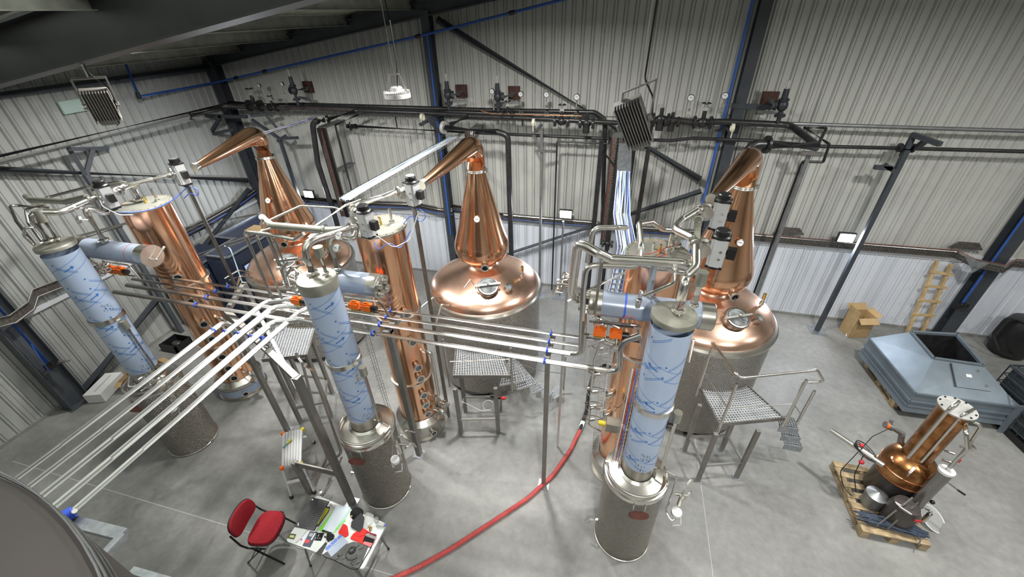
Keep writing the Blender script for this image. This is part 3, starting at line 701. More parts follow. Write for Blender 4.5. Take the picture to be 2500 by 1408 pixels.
def riser(label,u,vtop,ubot,vbot,zb,pts=(),r=.024,m='steel',bend=.08,**k):
    b=P(ubot,vbot,z=zb); zt=ZV(b[0],b[1],vtop)
    t=(b[0],b[1],zt)
    return pipe(label,[b,t]+list(pts(t) if callable(pts) else pts),r,bend,m,**k)
riser('outer steel riser bending right above the pipe junction',597,566,662,722,3.02,lambda t:[Q(655,572,t[1]),Q(720,585,t[1]),Q(742,570,t[1])],r=.026)
riser('second steel riser beside the outer riser, centre left',628,575,688,728,3.02,lambda t:[(t[0]+.05,t[1]+.1,t[2]+.04),(t[0]+.1,t[1]+.5,t[2]-.02)],r=.02)
riser('third thick steel riser left of the centre column',660,572,704,702,2.97,lambda t:[],r=.034,clamps=(.4,.42))
riser('slim steel riser right of the thick riser',672,580,716,702,2.97,lambda t:[],r=.018)
pipe('looped steel pipe running left from behind the centre cap',[Q(740,632,3.3+.3),Q(705,640,3.62),Q(690,655,3.6),Q(698,690,3.55)],.02,.05)
pipe('second looped steel pipe below the first loop',[Q(742,645,3.5),Q(712,652,3.5),Q(700,672,3.45),Q(708,700,3.4)],.016,.05)
pipe('thin steel pipe rising across the left pot to the cable tray',[Q(642,532,3.92),Q(636,548,4.6),Q(735,502,5.0),Q(815,506,5.2),Q(835,512,5.2)],.018,.1)
pipe('slim steel pipe climbing behind the centre valve',[Q(770,552,4.3),Q(845,500,4.6),Q(880,488,4.8)],.018,.06)
# poles carrying the valves
def pole(label,act,ub,vb,r=.032):
    p=A[act]; b=(p[0]-.05,p[1]+.06)
    return pipe(label,[(b[0],b[1],p[2]-.16),(b[0],b[1],0)],r,0,'stand',name='support_pole',cat='pole')
pole('shiny steel pole under the centre swan neck valve','C1',0,0)
pole('shiny steel pole under the left swan neck valve','L1',0,0)
# left system
lx0=DRUM['left'][0]
pipe('left swan neck valve to film column valve, straight steel vapour pipe',[Q(430,422,4.72),Q(300,455,4.2),Q(288,470,4.05)],.045,.1,clamps=(.05,.93))
a=P(343,490,z=4.16); pipe('elbow pipe rising from the left copper column lid',[a,(a[0],a[1],4.42),(a[0]-.14,a[1]-.05,4.47),(a[0]-.3,a[1]-.12,4.45)],.038,.12,clamps=(.05,))
a=P(122,592,z=4.12); pipe('thick steel pipe rising from the left cap and bending to the valve',[a,(a[0],a[1],4.55),Q(150,518,3.4),Q(235,482,3.9)],.042,.16,clamps=(.03,.9))
a=P(143,588,z=4.12); pipe('short capped steel stub on the left cap',[a,(a[0],a[1],4.44)],.028,clamps=(.12,))
solo('vent_cap',MB().cyl((a[0],a[1],4.4),(a[0],a[1],4.56),.052,seg=20),K['lid'],'round steel vent cap on the stub above the left column','vent cap',(a[0],a[1],4.4))
a=P(258,592,z=3.9); pipe('steel pipe rising from the left condenser with an offset bend',[a,(a[0],a[1],4.45),Q(262,522,3.85),Q(255,505,3.9)],.04,.1,clamps=(.05,))
pipe('wide dull steel elbow pipe high at the far left',[Q(90,500,4.0),Q(62,478,4.1),Q(75,488,3.8),Q(160,492,3.85),Q(212,480,3.9)],.042,.08,'lid')
pipe('long slim steel pipe bending at the left picture edge',[Q(120,507,4.2),Q(22,500,3.9),Q(40,540,3.7),Q(95,610,3.5)],.022,.07)
pipe('slim steel pipe looping down left of the left column',[Q(110,500,3.9),Q(62,510,3.8),Q(70,545,3.7),Q(110,600,3.55)],.022,.07)
pipe('slim steel pipe running up right toward the left wall bracket',[Q(90,500,4.0),Q(115,482,4.5),Q(215,456,4.8),Q(250,458,4.8),(-7.3,4.6,4.4)],.024,.05)
pipe('thin steel pipe pair running behind the left condenser',[(-7.55,3.8,3.72),Q(185,578,4.3),Q(320,542,4.6),(-7.35,4.55,4.1)],.02,.05)
pipe('lower thin steel pipe running behind the left copper column',[Q(190,585,4.0),Q(300,552,4.4)],.014,.05)
pipe('u shaped steel pipe at the left edge beside the cap',[Q(90,555,3.5),Q(60,555,3.4),Q(58,575,3.4),Q(85,600,3.45),(lx0-.1,3.2,4.0)],.018,.06)
# left column service pipes down its left side
lx,ly=DRUM['left']
for k,(dx,r,lb) in enumerate(((-.27,.014,'dark cable conduit strapped down the left side of the left column'),(-.31,.01,'thin cable beside the conduit on the left column'))):
    pipe(lb,[(lx+dx,ly-.02,4.05),(lx+dx,ly-.02,1.7)],r,0,'pipe_brown',name='cable_conduit',cat='conduit')
solo('junction_box',MB().cyl((lx-.3,ly-.03,3.85),(lx-.3,ly-.03,3.97),.04,seg=16),K['white'],'small white junction box at the top left of the left column','box',(lx-.3,ly-.03,3.85))
# right system
a=P(1655,762,z=4.12)
pipe('thick pipe rising from the right cap to the manifold',[a,(a[0],a[1],4.5),Q(1668,680,3.6),Q(1700,650,3.75),Q(1700,600,3.95)],.042,.12,clamps=(.03,))
a=P(1693,750,z=4.12); pipe('short capped steel stub on the right cap',[a,(a[0],a[1],4.4)],.027,clamps=(.12,))
solo('vent_cap',MB().cyl((a[0],a[1],4.38),(a[0],a[1],4.52),.05,seg=20),K['lid'],'round steel vent cap on the stub above the right column','vent cap',(a[0],a[1],4.38))
pipe('large steel pipe looping left from the right manifold down to the condenser end',[Q(1412,735,3.86),Q(1395,715,3.86),Q(1412,590,3.7),Q(1455,615,3.65),Q(1490,632,3.7),Q(1665,642,3.85),Q(1700,660,3.9)],.05,.14,clamps=())
pipe('medium steel pipe looping below the large pipe and dropping to the headers',[Q(1418,858,3.62),Q(1425,700,3.6),Q(1432,646,3.6),Q(1560,652,3.75),Q(1565,600,3.85),Q(1560,545,4.2),Q(1590,540,4.5),Q(1618,560,4.9),Q(1650,562,5.0)],.03,.1)
pipe('steel pipe frame rising behind the large loop',[Q(1434,640,4.2),Q(1448,556,4.2),Q(1508,555,4.3),Q(1530,556,4.4)],.028,.09)
a=P(1583,722,z=3.92); pipe('curved pipe from the right condenser joining the manifold',[a,(a[0],a[1],4.42),Q(1640,660,3.85),Q(1690,665,3.9)],.034,.14,clamps=(.04,))
a=P(1558,750,z=3.9); pipe('slim bent pipe with valve in front of the curved pipe',[a,(a[0],a[1],4.12),Q(1572,722,3.6),Q(1648,690,3.5),Q(1645,645,3.6)],.02,.06,clamps=(.1,.95))
pipe('bent steel pipe from the copper lid to the upper right valve',[Q(1700,600,3.95),Q(1690,580,4.1),Q(1645,558,4.3),Q(1668,535,4.5),Q(1712,508,4.6)],.042,.1,clamps=(.03,.97))
pipe('upright dull steel pipe between the two right actuators',[Q(1705,530,4.6),Q(1700,600,4.2)],.036,0,'lid',clamps=(.05,.9))
a=P(1650,600,z=4.15); pipe('steel riser standing on the right copper lid',[a,(a[0],a[1],4.36)],.04,0,clamps=(.1,.9))
pipe('slim riser on the edge of the right copper lid',[Q(1643,620,4.3),Q(1645,585,4.35)],.014,0,clamps=(.2,))
pipe('pair of thin pipes behind the right loops, upper one',[Q(1385,735,4.3),Q(1545,655,4.9)],.014,0)
pipe('pair of thin pipes behind the right loops, lower one',[Q(1410,720,4.3),Q(1480,685,4.7)],.016,0)
pipe('slim upright pipe in front of the right condenser end',[Q(1450,775,3.6),Q(1470,640,3.6)],.014,0,clamps=(.02,))
# thermometers on the rising pipes
def dialg(u,v,y,r,label):
    c=Vector(P(u,v,y=y)); d=Vector((-.25,-1,.45)).normalized()
    t=thing('dial_thermometer',label,'gauge',tuple(c))
    part('case',MB().cyl(c-d*.025,c,r,seg=22).torus(c,r,.005,d,22,6),K['steel'],t)
    part('dial',MB().cyl(c,c+d*.003,r*.92,seg=22),K['dial'],t)
    _,a,b=MB().frame(d); part('needle',MB().beam(c+d*.005-a*r*.4,c+d*.005+a*r*.5+b*r*.2,.005,.002,d),K['black'],t,smooth=0)
    part('stem',MB().cyl(c-d*.02,c-d*.1,.008,seg=8),K['steel'],t)
dialg(176,507,3.55,.05,'white dial thermometer, upper of two at the far left')
dialg(190,536,3.5,.05,'white dial thermometer, lower of two at the far left')
dialg(826,575,3.55,.045,'white dial thermometer, upper of two above the centre column')
dialg(820,605,3.45,.045,'white dial thermometer, lower of two above the centre column')
# ---- product headers running across at 2.95 m ----
hy=[4.2,4.04,3.87,3.67]; hr=[.026,.026,.036,.036]
grp='four polished header pipes running across the stills'
ends=[(-7.6,.35),(-7.6,-.42),(-7.3,-.42),(-7.3,.02)]
pipe('rearmost of the four polished header pipes across the stills',[(-7.7,hy[0],2.95),(.25,hy[0],2.95)],hr[0],0,m='longpipe')
pipe('second polished header pipe from the wall across the stills',[(-7.7,hy[1],2.95),(-.22,hy[1],2.95)],hr[1],0,m='longpipe')
a=P(1418,858,z=2.95)
pipe('third polished header pipe turning up at its right end',[(-7.6,hy[2],2.95),(a[0]+.02,hy[2],2.95),(a[0]+.02,hy[2]-.02,3.3),P(1425,760,y=3.72)],hr[2],.14,m='longpipe')
pipe('front polished header pipe bending at the right film column',[(-7.6,hy[3],2.95),(.28,hy[3],2.95),P(1513,850,y=3.68),P(1525,832,y=3.7),P(1565,818,y=3.72)],hr[3],.12,m='longpipe')
# five long pipes running toward the camera
tops=[(512,812),(552,812),(588,815),(620,825),(703,785)]; bots=[(40,1168),(68,1190),(100,1212),(130,1238),(168,1256)]
rad=[.037,.037,.046,.046,.037]; xs=[]
orders=['leftmost','second','third','fourth','rightmost']
for k in range(5):
    a=P(*tops[k],z=2.95); b=P(*bots[k],z=2.95); d=(Vector(b)-Vector(a)).normalized(); e=Vector(b)+d*1.6
    up=[(-.02,hy[0]),(.0,hy[1]),(0,hy[2]),(0,hy[3]),(0,hy[3])][k]
    s=Vector(a)-d*({0:.28,1:.75,2:.62,3:.35,4:.2}[k])
    pts=[tuple(e),tuple(s)]
    if k in (1,2,3): pts+= [(s.x+.35,s.y+.12,2.97),(s.x+.7,s.y+.1,2.97)]
    elif k==0: pts+=[(s.x+.03,s.y+.03,2.7)]
    else: pts+=[(s.x+.25,s.y+.35,3.0)]
    pipe(orders[k]+' of the five long polished pipes running to the near left corner',pts,rad[k],.14,m='longpipe2')
    # blue lined clamp on the cross support
    q=P(*[(519,806),(550,810),(582,816),(615,824),(642,826)][k],z=2.95)
    cl=thing('pipe_clamp','blue lined clamp on the '+orders[k]+' of the five long pipes','clamp',q,'blue lined clamps on the five long pipes')
    part('band',MB().lathe(q,[(rad[k]+.001,-.013),(rad[k]+.008,-.013),(rad[k]+.008,.013),(rad[k]+.001,.013)],16,d),K['blue_band'],cl)
    part('bolt',MB().cyl(Vector(q)+Vector((0,0,rad[k])),Vector(q)+Vector((0,0,rad[k]+.05)),.008,seg=6),K['steel'],cl)
q=P(165,1257,z=2.95)
cl=thing('pipe_clamp','blue and white clamp at the near end of the rightmost long pipe','clamp',q); part('band',MB().lathe(q,[(.03,-.04),(.055,-.04),(.055,.04),(.03,.04)],16,(1,2.2,0)),K['blue_band'],cl); part('bolt',MB().cyl(Vector(q)+Vector((-.02,-.03,.04)),Vector(q)+Vector((-.02,-.03,.1)),.022,seg=8),K['white'],cl); part('bolt',MB().cyl(Vector(q)+Vector((.05,.03,.02)),Vector(q)+Vector((.08,.03,.05)),.02,seg=8),K['white'],cl)
# clamps with blue bands on the headers
for gi,(us,lab) in enumerate((([(549,705),(526,712),(505,726),(484,741)],'left'),([(961,749),(946,770),(931,787),(919,803)],'centre'),([(1348,803),(1343,822),(1339,842),(1335,860)],'right'))):
    for k,(u,v) in enumerate(us):
        q=(P(u,v,z=2.95)[0],hy[k],2.95)
        cl=thing('pipe_clamp',f"blue clamp on the {['rearmost','second','third','front'][k]} header pipe at the {lab} support",'clamp',q,'blue lined clamps on the header pipes')
        part('band',MB().lathe(q,[(hr[k]+.001,-.013),(hr[k]+.008,-.013),(hr[k]+.008,.013),(hr[k]+.001,.013)],16,(1,0,0)),K['blue_band'],cl)
        part('bolt',MB().cyl((q[0],q[1],q[2]+hr[k]),(q[0],q[1],q[2]+hr[k]+.05),.008,seg=6),K['steel'],cl)
# ---- steel supports ----
def post(label,x,y,ztop,wd=.06,m='stand',arm=None):
    t=thing('steel_post',label,'post',(x,y,0))
    part('shaft',MB().beam((x,y,.012),(x,y,ztop),wd,wd,(0,1,0)),K[m],t,smooth=0)
    part('base_plate',MB().box((x-.09,y-.09,0),(x+.09,y+.09,.012)),K['galv'],t,smooth=0)
    if arm: part('cross_arm',MB().beam(arm[0],arm[1],wd,wd,(0,0,1)),K[m],t,smooth=0)
    return t
a=P(1327,1183,z=0)
post('slim square steel post standing clear in front of the centre pot',a[0],a[1],2.86,.06,arm=((a[0],a[1]-.05,2.87),(a[0],4.3,2.87)))
a=P(1024,1108,z=0)
post('thick square steel post leaning past the centre copper column',a[0],a[1],2.86,.085,arm=((a[0],a[1]-.1,2.86),(a[0],4.24,2.86)))
a=P(702,1050,z=0); post('steel post of the header stand, left front leg',a[0],a[1],2.86,.075)
b=P(725,975,z=0); post('steel post of the header stand, rear leg',b[0],b[1],2.86,.075)
c=P(860,1228,z=0); post('steel post of the header stand in front of the centre drum',c[0],c[1],2.86,.085)
d=P(762,1207,z=0)
t=thing('short_stand','short steel stand post with valves beside the step platform','stand',(d[0],d[1],0))
part('shaft',MB().beam((d[0]-.05,d[1]+.02,0),(d[0]-.05,d[1]+.02,.85),.07,.07,(0,1,0)),K['stand'],t,smooth=0)
part('brace_arm',MB().beam((d[0]-.05,d[1]+.02,.8),(c[0],c[1],.8),.02,.12,(0,0,1)),K['stand'],t,smooth=0)
# beams and tray between the legs
solo('stand_beam',MB().beam((a[0],a[1],2.83),(c[0]-.0,c[1],2.83),.08,.07).beam((a[0],a[1],2.83),(b[0],b[1],2.83),.07,.06),K['stand'],'galvanised beam carrying the headers beside the centre column','beam',(a[0],a[1],2.83),smooth=0)
q0=P(628,850,z=2.55); q1=P(712,880,z=2.55)
solo('stand_brace',MB().beam((b[0],b[1],2.5),(c[0],c[1],1.7),.05,.035),K['steel_dull'],'slanting steel brace below the header stand','brace',(b[0],b[1],2.5),smooth=0)
# ---- steam pipework on the back wall ----
YP=9.2
def W(u,v,y=YP): return P(u,v,y=y)
def flange(mb,p,d,r,t=.02,bolts=6):
    p=Vector(p); d=Vector(d).normalized(); _,a,b=mb.frame(d)
    mb.cyl(p-d*t,p-d*.002,r,seg=18); mb.cyl(p+d*.002,p+d*t,r,seg=18)
    for k in range(bolts):
        s=2*PI*k/bolts; o=a*(r*.8*math.cos(s))+b*(r*.8*math.sin(s)); mb.cyl(p+o-d*(t+.012),p+o+d*(t+.012),r*.1,seg=6)
def wpipe(label,pts,r,m='pipe_black',bend=.15,fl=(),group=None):
    pts=[Vector(p) for p in pts]; t=thing('steam_pipe',label,'pipe',tuple(pts[0]),group)
    part('tube',MB().tube(pts,r,14,bend=bend),K[m],t)
    for i in fl:
        f=MB(); 
        if i>=0: p=pts[i]; d=(pts[i+1]-pts[i]) if i+1<len(pts) else pts[i]-pts[i-1]
        else: p=pts[-1]; d=pts[-1]-pts[-2]
        flange(f,p,d,r*1.75); part('flange',f,K['steel_dull' if m=='steelw' else 'pipe_black'],t)
    return t
wpipe('bright steel pipe along the left wall on brackets',[P(-150,431,x=XL+.55),P(462,283,x=XL+.55)],.055,'galvpipe',0)
wpipe('thin black pipe above the bright pipe on the left wall',[P(-150,415,x=XL+.35),P(560,252,x=XL+.35)],.03,bend=0)
wpipe('dark brown pipe turning the corner from left wall to back wall',[P(464,283,x=XL+.55),P(548,258,y=9.0),W(600,262),W(735,264),W(850,268),W(890,272)],.05,'pipe_brown',.2,fl=(0,))
wpipe('upper black steam header along the back wall ending in a bend',[W(560,251,9.35),W(735,255,9.35),W(1190,269,9.35),W(1452,274,9.35),W(1478,292,9.35),W(1470,560,9.35)],.05,bend=.22)
wpipe('black steam header below the upper one, left of centre',[W(800,291,8.9),W(872,270,9.2),W(1040,276,9.2),W(1190,283,9.2),W(1300,287,9.2)],.052,bend=.2,fl=(0,))
wpipe('black riser with elbow behind the left onion head',[W(792,293,8.85),W(762,298,8.75),W(776,398,8.75),W(819,532,8.75),(W(819,532,8.75)[0],8.75,0)],.065,bend=.2)
wpipe('thin black pipe below the headers, starting at a flange',[W(868,308,9.35),W(1160,324,9.35),W(1475,338,9.35),W(1640,343,9.35),W(1690,337,9.35),W(1853,344,9.35),W(2000,357,9.35),W(2250,363,9.35),W(2620,373,9.35)],.034,bend=.1,fl=(0,))
wpipe('centre black pipe with pale flange dropping behind the centre pot',[W(1083,311,8.6),W(1215,322,8.8),W(1240,330,8.8),(W(1240,330,8.8)[0],8.8,0)],.062,bend=.22,fl=(0,))
solo('flange_plate',(lambda m:(flange(m,W(1083,311,8.58),(-1,.1,.1),.13,.03,10),m)[1])(MB()),K['lightgrey'],'pale round blank flange facing out near the centre column','flange',W(1083,311,8.58))
wpipe('black branch pipe leading right from the centre flange',[W(1100,303,8.65),W(1145,283,9.1),W(1300,289,9.15),W(1360,292,9.15),W(1510,300,9.15)],.048,bend=.12)
wpipe('black pipe with valves between lamp head and right column',[W(1585,330,9.15),W(1588,296,9.15),W(1620,290,9.15),W(1700,300,9.15),W(1755,297,9.15),W(1930,305,9.15),W(1990,352,8.3)],.06,bend=.2)
wpipe('thick black pipe elbowing down to the right swan neck',[W(1995,357,8.25),W(1872,353,8.1),W(1835,352,8.05),W(1818,392,8.0),(W(1818,392,8.0)[0],8.0,3.0)],.085,bend=.28,fl=(1,))
wpipe('galvanised pipe running along the right part of the back wall',[W(1400,283,9.4),W(1580,287,9.4),W(1900,301,9.4),W(2270,313,9.4),W(2620,323,9.4)],.035,'zinc',0)
wpipe('slim black pipe loop under the thick right pipe',[W(1962,312,9.2),W(2018,312,9.2),W(1998,352,8.8)],.026,bend=.03)
wpipe('slim black pipe dropping down the wall right of the right pot',[W(1963,310,9.2),W(2025,352,9.0),W(2010,396,9.2),W(1960,394,9.2),W(1955,402,9.3),(W(1955,402,9.3)[0],9.3,.3)],.024,bend=.03)
wpipe('first black riser right of centre ending behind the right loops',[W(1469,345,9.0),(W(1469,345,9.0)[0],9.0,0)],.05,bend=0)
wpipe('second black riser between cable tray and copper column',[W(1505,405,8.6),(W(1505,405,8.6)[0],8.6,0)],.04,bend=0)
wpipe('third black riser dropping from the lamp head',[W(1583,365,9.0),(W(1583,365,9.0)[0],9.0,0)],.045,bend=0)
wpipe('fourth black riser close behind the cable tray',[W(1548,362,9.1),(W(1548,362,9.1)[0],9.1,0)],.04,bend=0)
wpipe('thin black pipe framing a rectangle between centre and right',[(W(1360,345,9.2)[0],9.2,.25),W(1360,345,9.2),W(1487,351,9.2),W(1487,318,9.2)],.02,bend=.03)
wpipe('black angled strut pipe under the header bend',[W(1470,367,9.0),W(1508,414,8.7)],.026,bend=0)
for k,(u,v) in enumerate(((1275,285),(965,290))):
    p=W(u,v-5,9.3); wpipe(['short black drop pipe joining the thin lower pipe near the centre','short black drop pipe joining the thin lower pipe left of centre'][k],[p,(p[0],p[1],p[2]-.24)],.018,bend=0)
wpipe('slim black steam branch from the header bend down beside the tray',[W(875,280,9.0),W(818,305,9.0),(W(818,305,9.0)[0],9.0,0)],.024,bend=.03)
wpipe('bare copper tube running above the headers',[W(1120,268,9.1),W(1175,270,9.1),W(1200,278,9.1),W(1420,283,9.1)],.01,'copdull',.05)
# wheel and gate valves in the black pipe
def wvalve(u,v,y,label,wheel=True,s=1.0):
    p=Vector(W(u,v,y)); t=thing('steam_valve',label,'valve',tuple(p))
    m=MB().sphere(p,.07*s,12,8,(1.2,.9,1)); flange(m,p+Vector((-.11*s,0,0)),(1,0,0),.09*s); flange(m,p+Vector((.11*s,0,0)),(1,0,0),.09*s)
    m.cyl(p,p+Vector((0,0,.16*s)),.03*s,seg=10); part('body',m,K['pipe_black'],t)
    if wheel:
        part('handwheel',MB().torus(p+Vector((0,0,.26*s)),.06*s,.009,seg=18).beam(p+Vector((-.06*s,0,.26*s)),p+Vector((.06*s,0,.26*s)),.012,.008),K['pipe_black'],t)
        part('stem',MB().cyl(p+Vector((0,0,.16*s)),p+Vector((0,0,.3*s)),.012,seg=8).box(p+Vector((-.035*s,-.01,.14*s)),p+Vector((.035*s,.01,.2*s)),),K['lightgrey'],t,'bright yoke and stem')
    else:
        part('bonnet',MB().cyl(p+Vector((0,0,-.16*s)),p,.06*s,seg=14),K['pipe_black'],t)
wvalve(622,258,9.2,'black valve at the left end of the steam header',True,1.5)
wvalve(667,262,9.2,'second valve from the left on the steam header')
wvalve(1240,279,9.15,'handwheel valve between two relief valves')
wvalve(1371,296,9.15,'handwheel valve above the centre header pipe',True,1.25)
wvalve(1432,301,9.15,'plain black valve right of the centre handwheel valve',False,1.2)
wvalve(1613,291,9.15,'black valve just right of the finned lamp head',False,1.3)
wvalve(1640,297,9.15,'black ball valve left of the gauge on the right',False,1.1)
wvalve(1715,299,9.15,'handwheel valve on the right pipe before the column',True,1.35)
wvalve(855,308,9.35,'small black flange valve at the start of the thin pipe',False,.6)
wvalve(1483,595,8.6,'black check valve on the second riser',False,.9)
wvalve(1542,600,9.0,'black check valve on the third riser',False,.9)
wvalve(2212,361,9.3,'brown valve where the thin pipe meets the wall bracket',False,.9)
# gauges on siphons
def sgauge(u,v,ub,vb,y,r,label):
    p=Vector(W(u,v,y)); b=Vector(W(ub,vb,y)); t=thing('pressure_gauge',label,'gauge',tuple(p)); d=Vector((-.1,-1,-.15)).normalized()
    part('case',MB().cyl(p-d*.03,p,r,seg=22).torus(p,r,.006,d,22,6),K['black'],t)
    part('dial',MB().cyl(p,p+d*.003,r*.93,seg=22),K['dial'],t)
    _,a,c=MB().frame(d); part('needle',MB().beam(p+d*.005-a*r*.4,p+d*.005+a*r*.4+c*r*.3,.006,.002,d),K['black'],t,smooth=0)
    mid=(p+b)/2
    part('siphon',MB().tube([p-Vector((0,0,r)),mid+Vector((0,0,.02))],.009,6).cyl(mid+Vector((0,0,.03)),mid+Vector((0,0,-.02)),.022,seg=10).torus(mid*.4+b*.6,.035,.007,(0,1,0),16,6).tube([mid*.4+b*.6,b],.008,6),K['steel_dull'],t)
sgauge(632,209,648,252,9.2,.042,'leftmost pressure gauge over the steam header')
sgauge(688,205,700,255,9.2,.045,'pressure gauge just left of the leftmost relief valve')
sgauge(1201,223,1206,268,9.1,.05,'pressure gauge left of the second centre relief valve')
sgauge(1271,230,1273,285,9.15,.052,'pressure gauge right of the second centre relief valve')
sgauge(1334,231,1334,288,9.15,.055,'pressure gauge at the tube brace above the header')
sgauge(1408,237,1406,290,9.15,.058,'pressure gauge in front of the long diagonal brace')
sgauge(1687,239,1678,297,9.15,.06,'pressure gauge right of the finned lamp head')
sgauge(1770,234,1766,262,9.2,.058,'pressure gauge in front of the right wall column')
# safety relief valves with outlet through the wall
K['prv']=mat('dark_casting',(.03,.033,.045),.2,.45,col2=(.05,.053,.065),scale=12)
K['rusty']=mat('rusty_opening',(.05,.02,.015),0,.7,col2=(.09,.035,.025),scale=9)
def prv(u,v,ub,vb,hu,hv,label,lean=0,s=1.0):
    b=Vector(W(ub,vb,9.1)); top=Vector(W(u,v,9.1)); L=(top-b).length; d=(top-b).normalized()
    t=thing('relief_valve',label,'relief valve',tuple(b),'spring relief valves above the steam headers')
    m=MB().sphere(b+d*L*.42,.085*s,14,10,(1,1,1.15)); flange(m,b+d*L*.18,d,.085*s,.018,6); flange(m,b+d*L*.55,d,.08*s,.015,6)
    m.cyl(b,b+d*L*.35,.035*s,seg=12); part('body',m,K['prv'],t)
    part('spring_bonnet',MB().cyl(b+d*L*.56,b+d*L*.8,.05*s,.042*s,seg=16),K['prv'],t)
    part('lift_cap',MB().cyl(b+d*L*.8,b+d*L,.022*s,.017*s,seg=10).obox(b+d*L*.93,((1,0,0),(0,1,0),d),(.03*s,.008,.035*s)),K['lightgrey'],t,'pale lifting cap')
    h=Vector(W(hu,hv,YW-.08)); side=1 if h.x>b.x else -1
    o=b+d*L*.42; f=MB(); flange(f,o+Vector((side*.1*s,.02,0)),(side,.1,0),.085*s,.016,6)
    part('outlet_flange',f,K['prv'],t)
    part('outlet_pipe',MB().tube([o+Vector((side*.1*s,0,0)),h+Vector((-side*.02,-.12,-.03)),h+Vector((0,.05,0))],.045*s,14,bend=.1),K['zinc'],t,'grey outlet pipe')
    part('wall_opening',MB().obox(h,((1,0,0),(0,1,0),(0,0,1)),(.13*s,.035,.13*s)),K['rusty'],t,'dark rusty square opening')
    part('wall_arm',MB().beam((b.x-side*.12,9.35,b.z+.12),(h.x+side*.2,9.5,b.z+.12),.03,.05),K['zinc'],t,smooth=0)
prv(702,168,729,258,752,212,'leftmost relief valve tilted left beside two gauges',s=.95)
prv(1088,180,1097,268,1127,222,'relief valve right beside the centre column with bright outlet')
prv(1213,185,1217,272,1255,226,'relief valve between gauges above the centre header')
prv(1927,195,1899,300,1878,243,'rightmost relief valve at the end of a long arm',s=1.1)
solo('steel_bracket',MB().beam(W(1785,258,9.5),W(1895,262,9.5),.05,.09),K['frame'],'dark steel arm from the right column to the rightmost relief valve','arm',W(1785,258,9.5),smooth=0)
# wall brackets and stands
def bracket(label,pts,wd=.06,m='frame',name='pipe_bracket'):
    mb=MB()
    for a,b in pts: mb.beam(a,b,wd,wd)
    return solo(name,mb,K[m],label,'bracket',pts[0][0],smooth=0)
bracket('triangular steel bracket at the left end of the back wall header',[(W(498,282,9.0),W(603,285,9.0)),(W(500,284,9.0),W(512,328,9.0)),(W(512,328,9.0),W(568,316,9.0)),(W(516,322,9.0),W(540,282,9.0))],.07)
bracket('steel bracket under the leftmost valves',[(W(612,283,9.0),W(672,277,9.3)),(W(615,292,9.0),W(686,341,9.1)),(W(650,282,9.0),W(676,312,9.1))],.06)
bracket('steel bracket just left of the centre column',[(W(1025,305,8.9),W(1075,278,9.4)),(W(1048,292,9.0),W(1072,322,9.3))],.06)
bracket('steel bracket under the centre header with white strap',[(W(1308,322,9.1),W(1322,304,9.3)),(W(1302,330,9.1),W(1322,372,9.2)),(W(1312,368,9.1),W(1356,370,9.3))],.05,'zinc')
bracket('steel bracket strut left of the thick right pipe',[(W(1768,300,9.3),W(1787,332,9.0)),(W(1745,318,9.3),W(1765,318,9.3))],.04)
def wpost(label,u1,v1,y,arm=(),wd=.08,m='zinc',foot=True):
    p=W(u1,v1,y); t=thing('support_post',label,'post',(p[0],p[1],0))
    part('shaft',MB().beam((p[0],p[1],.012),p,wd,wd,(0,1,0)),K[m],t,smooth=0)
    if foot: part('base_plate',MB().box((p[0]-.17,p[1]-.17,0),(p[0]+.17,p[1]+.17,.012)),K['galv'],t,smooth=0)
    for a,b in arm: part('arm',MB().beam(a,b,wd*.9,wd*.9),K[m],t,smooth=0)
    return t
wpost('grey support post right of the right pot with a bracket head',2214,366,9.2,[(W(2228,328,9.2),W(2296,352,8.7)),(W(2214,362,9.2),W(2232,327,9.2)),(W(2236,362,9.2),W(2262,342,9.0)),(W(2135,408,9.2),W(2178,410,9.2)),(W(2160,402,9.2),W(2186,420,9.2))],.085,'frame')
wpost('grey support post between centre pot and right cable tray',1323,318,9.2,(),.055,'zinc')
wpost('dark support post behind the left onion head',684,342,9.1,[(W(680,338,9.1),W(727,336,9.1)),(W(676,345,9.1),W(700,330,9.3))],.07,'frame')
wpost('grey support post beside the slim black drop pipe on the right',1977,372,9.2,[(W(1958,372,9.2),W(2005,376,9.0))],.07,'zinc')
lb=[P(232,355,x=XL+.2),P(262,385,x=XL+.2)]
bracket('steel bracket frame holding the bright pipe on the left wall',[(P(170,364,x=XL+.5),P(262,362,x=XL+.1)),(P(168,362,x=XL+.4),P(210,428,x=XL+.3)),(P(226,365,x=XL+.4),P(210,428,x=XL+.3))],.07,'brace')
p=P(210,426,x=XL+.3); 
t=thing('support_post','grey support post below the bright pipe on the left wall','post',(p[0],p[1],0)); part('shaft',MB().beam((p[0],p[1],0),p,.09,.09,(0,1,0)),K['brace'],t,smooth=0)
# cream straps on the headers
for k,(u,v,lab) in enumerate(((1031,286,'cream pipe strap on the header left of the centre column'),(1154,325,'cream pipe strap on the pale centre pipe'),(1303,299,'cream pipe strap on the header right of the centre'),(1788,312,'cream pipe strap on the pipe right of the wall column'))):
    p=Vector(W(u,v,9.05)); solo('pipe_strap',MB().lathe(p,[(.07,-.03),(.08,-.03),(.08,.03),(.07,.03)],16,(1,0,0)).cyl(p+Vector((0,-.07,-.05)),p+Vector((0,-.07,-.17)),.012,seg=8),mat('cream_strap',(.7,.68,.55),0,.5) if k==0 else bpy.data.materials['cream_strap'],lab,'strap',tuple(p))
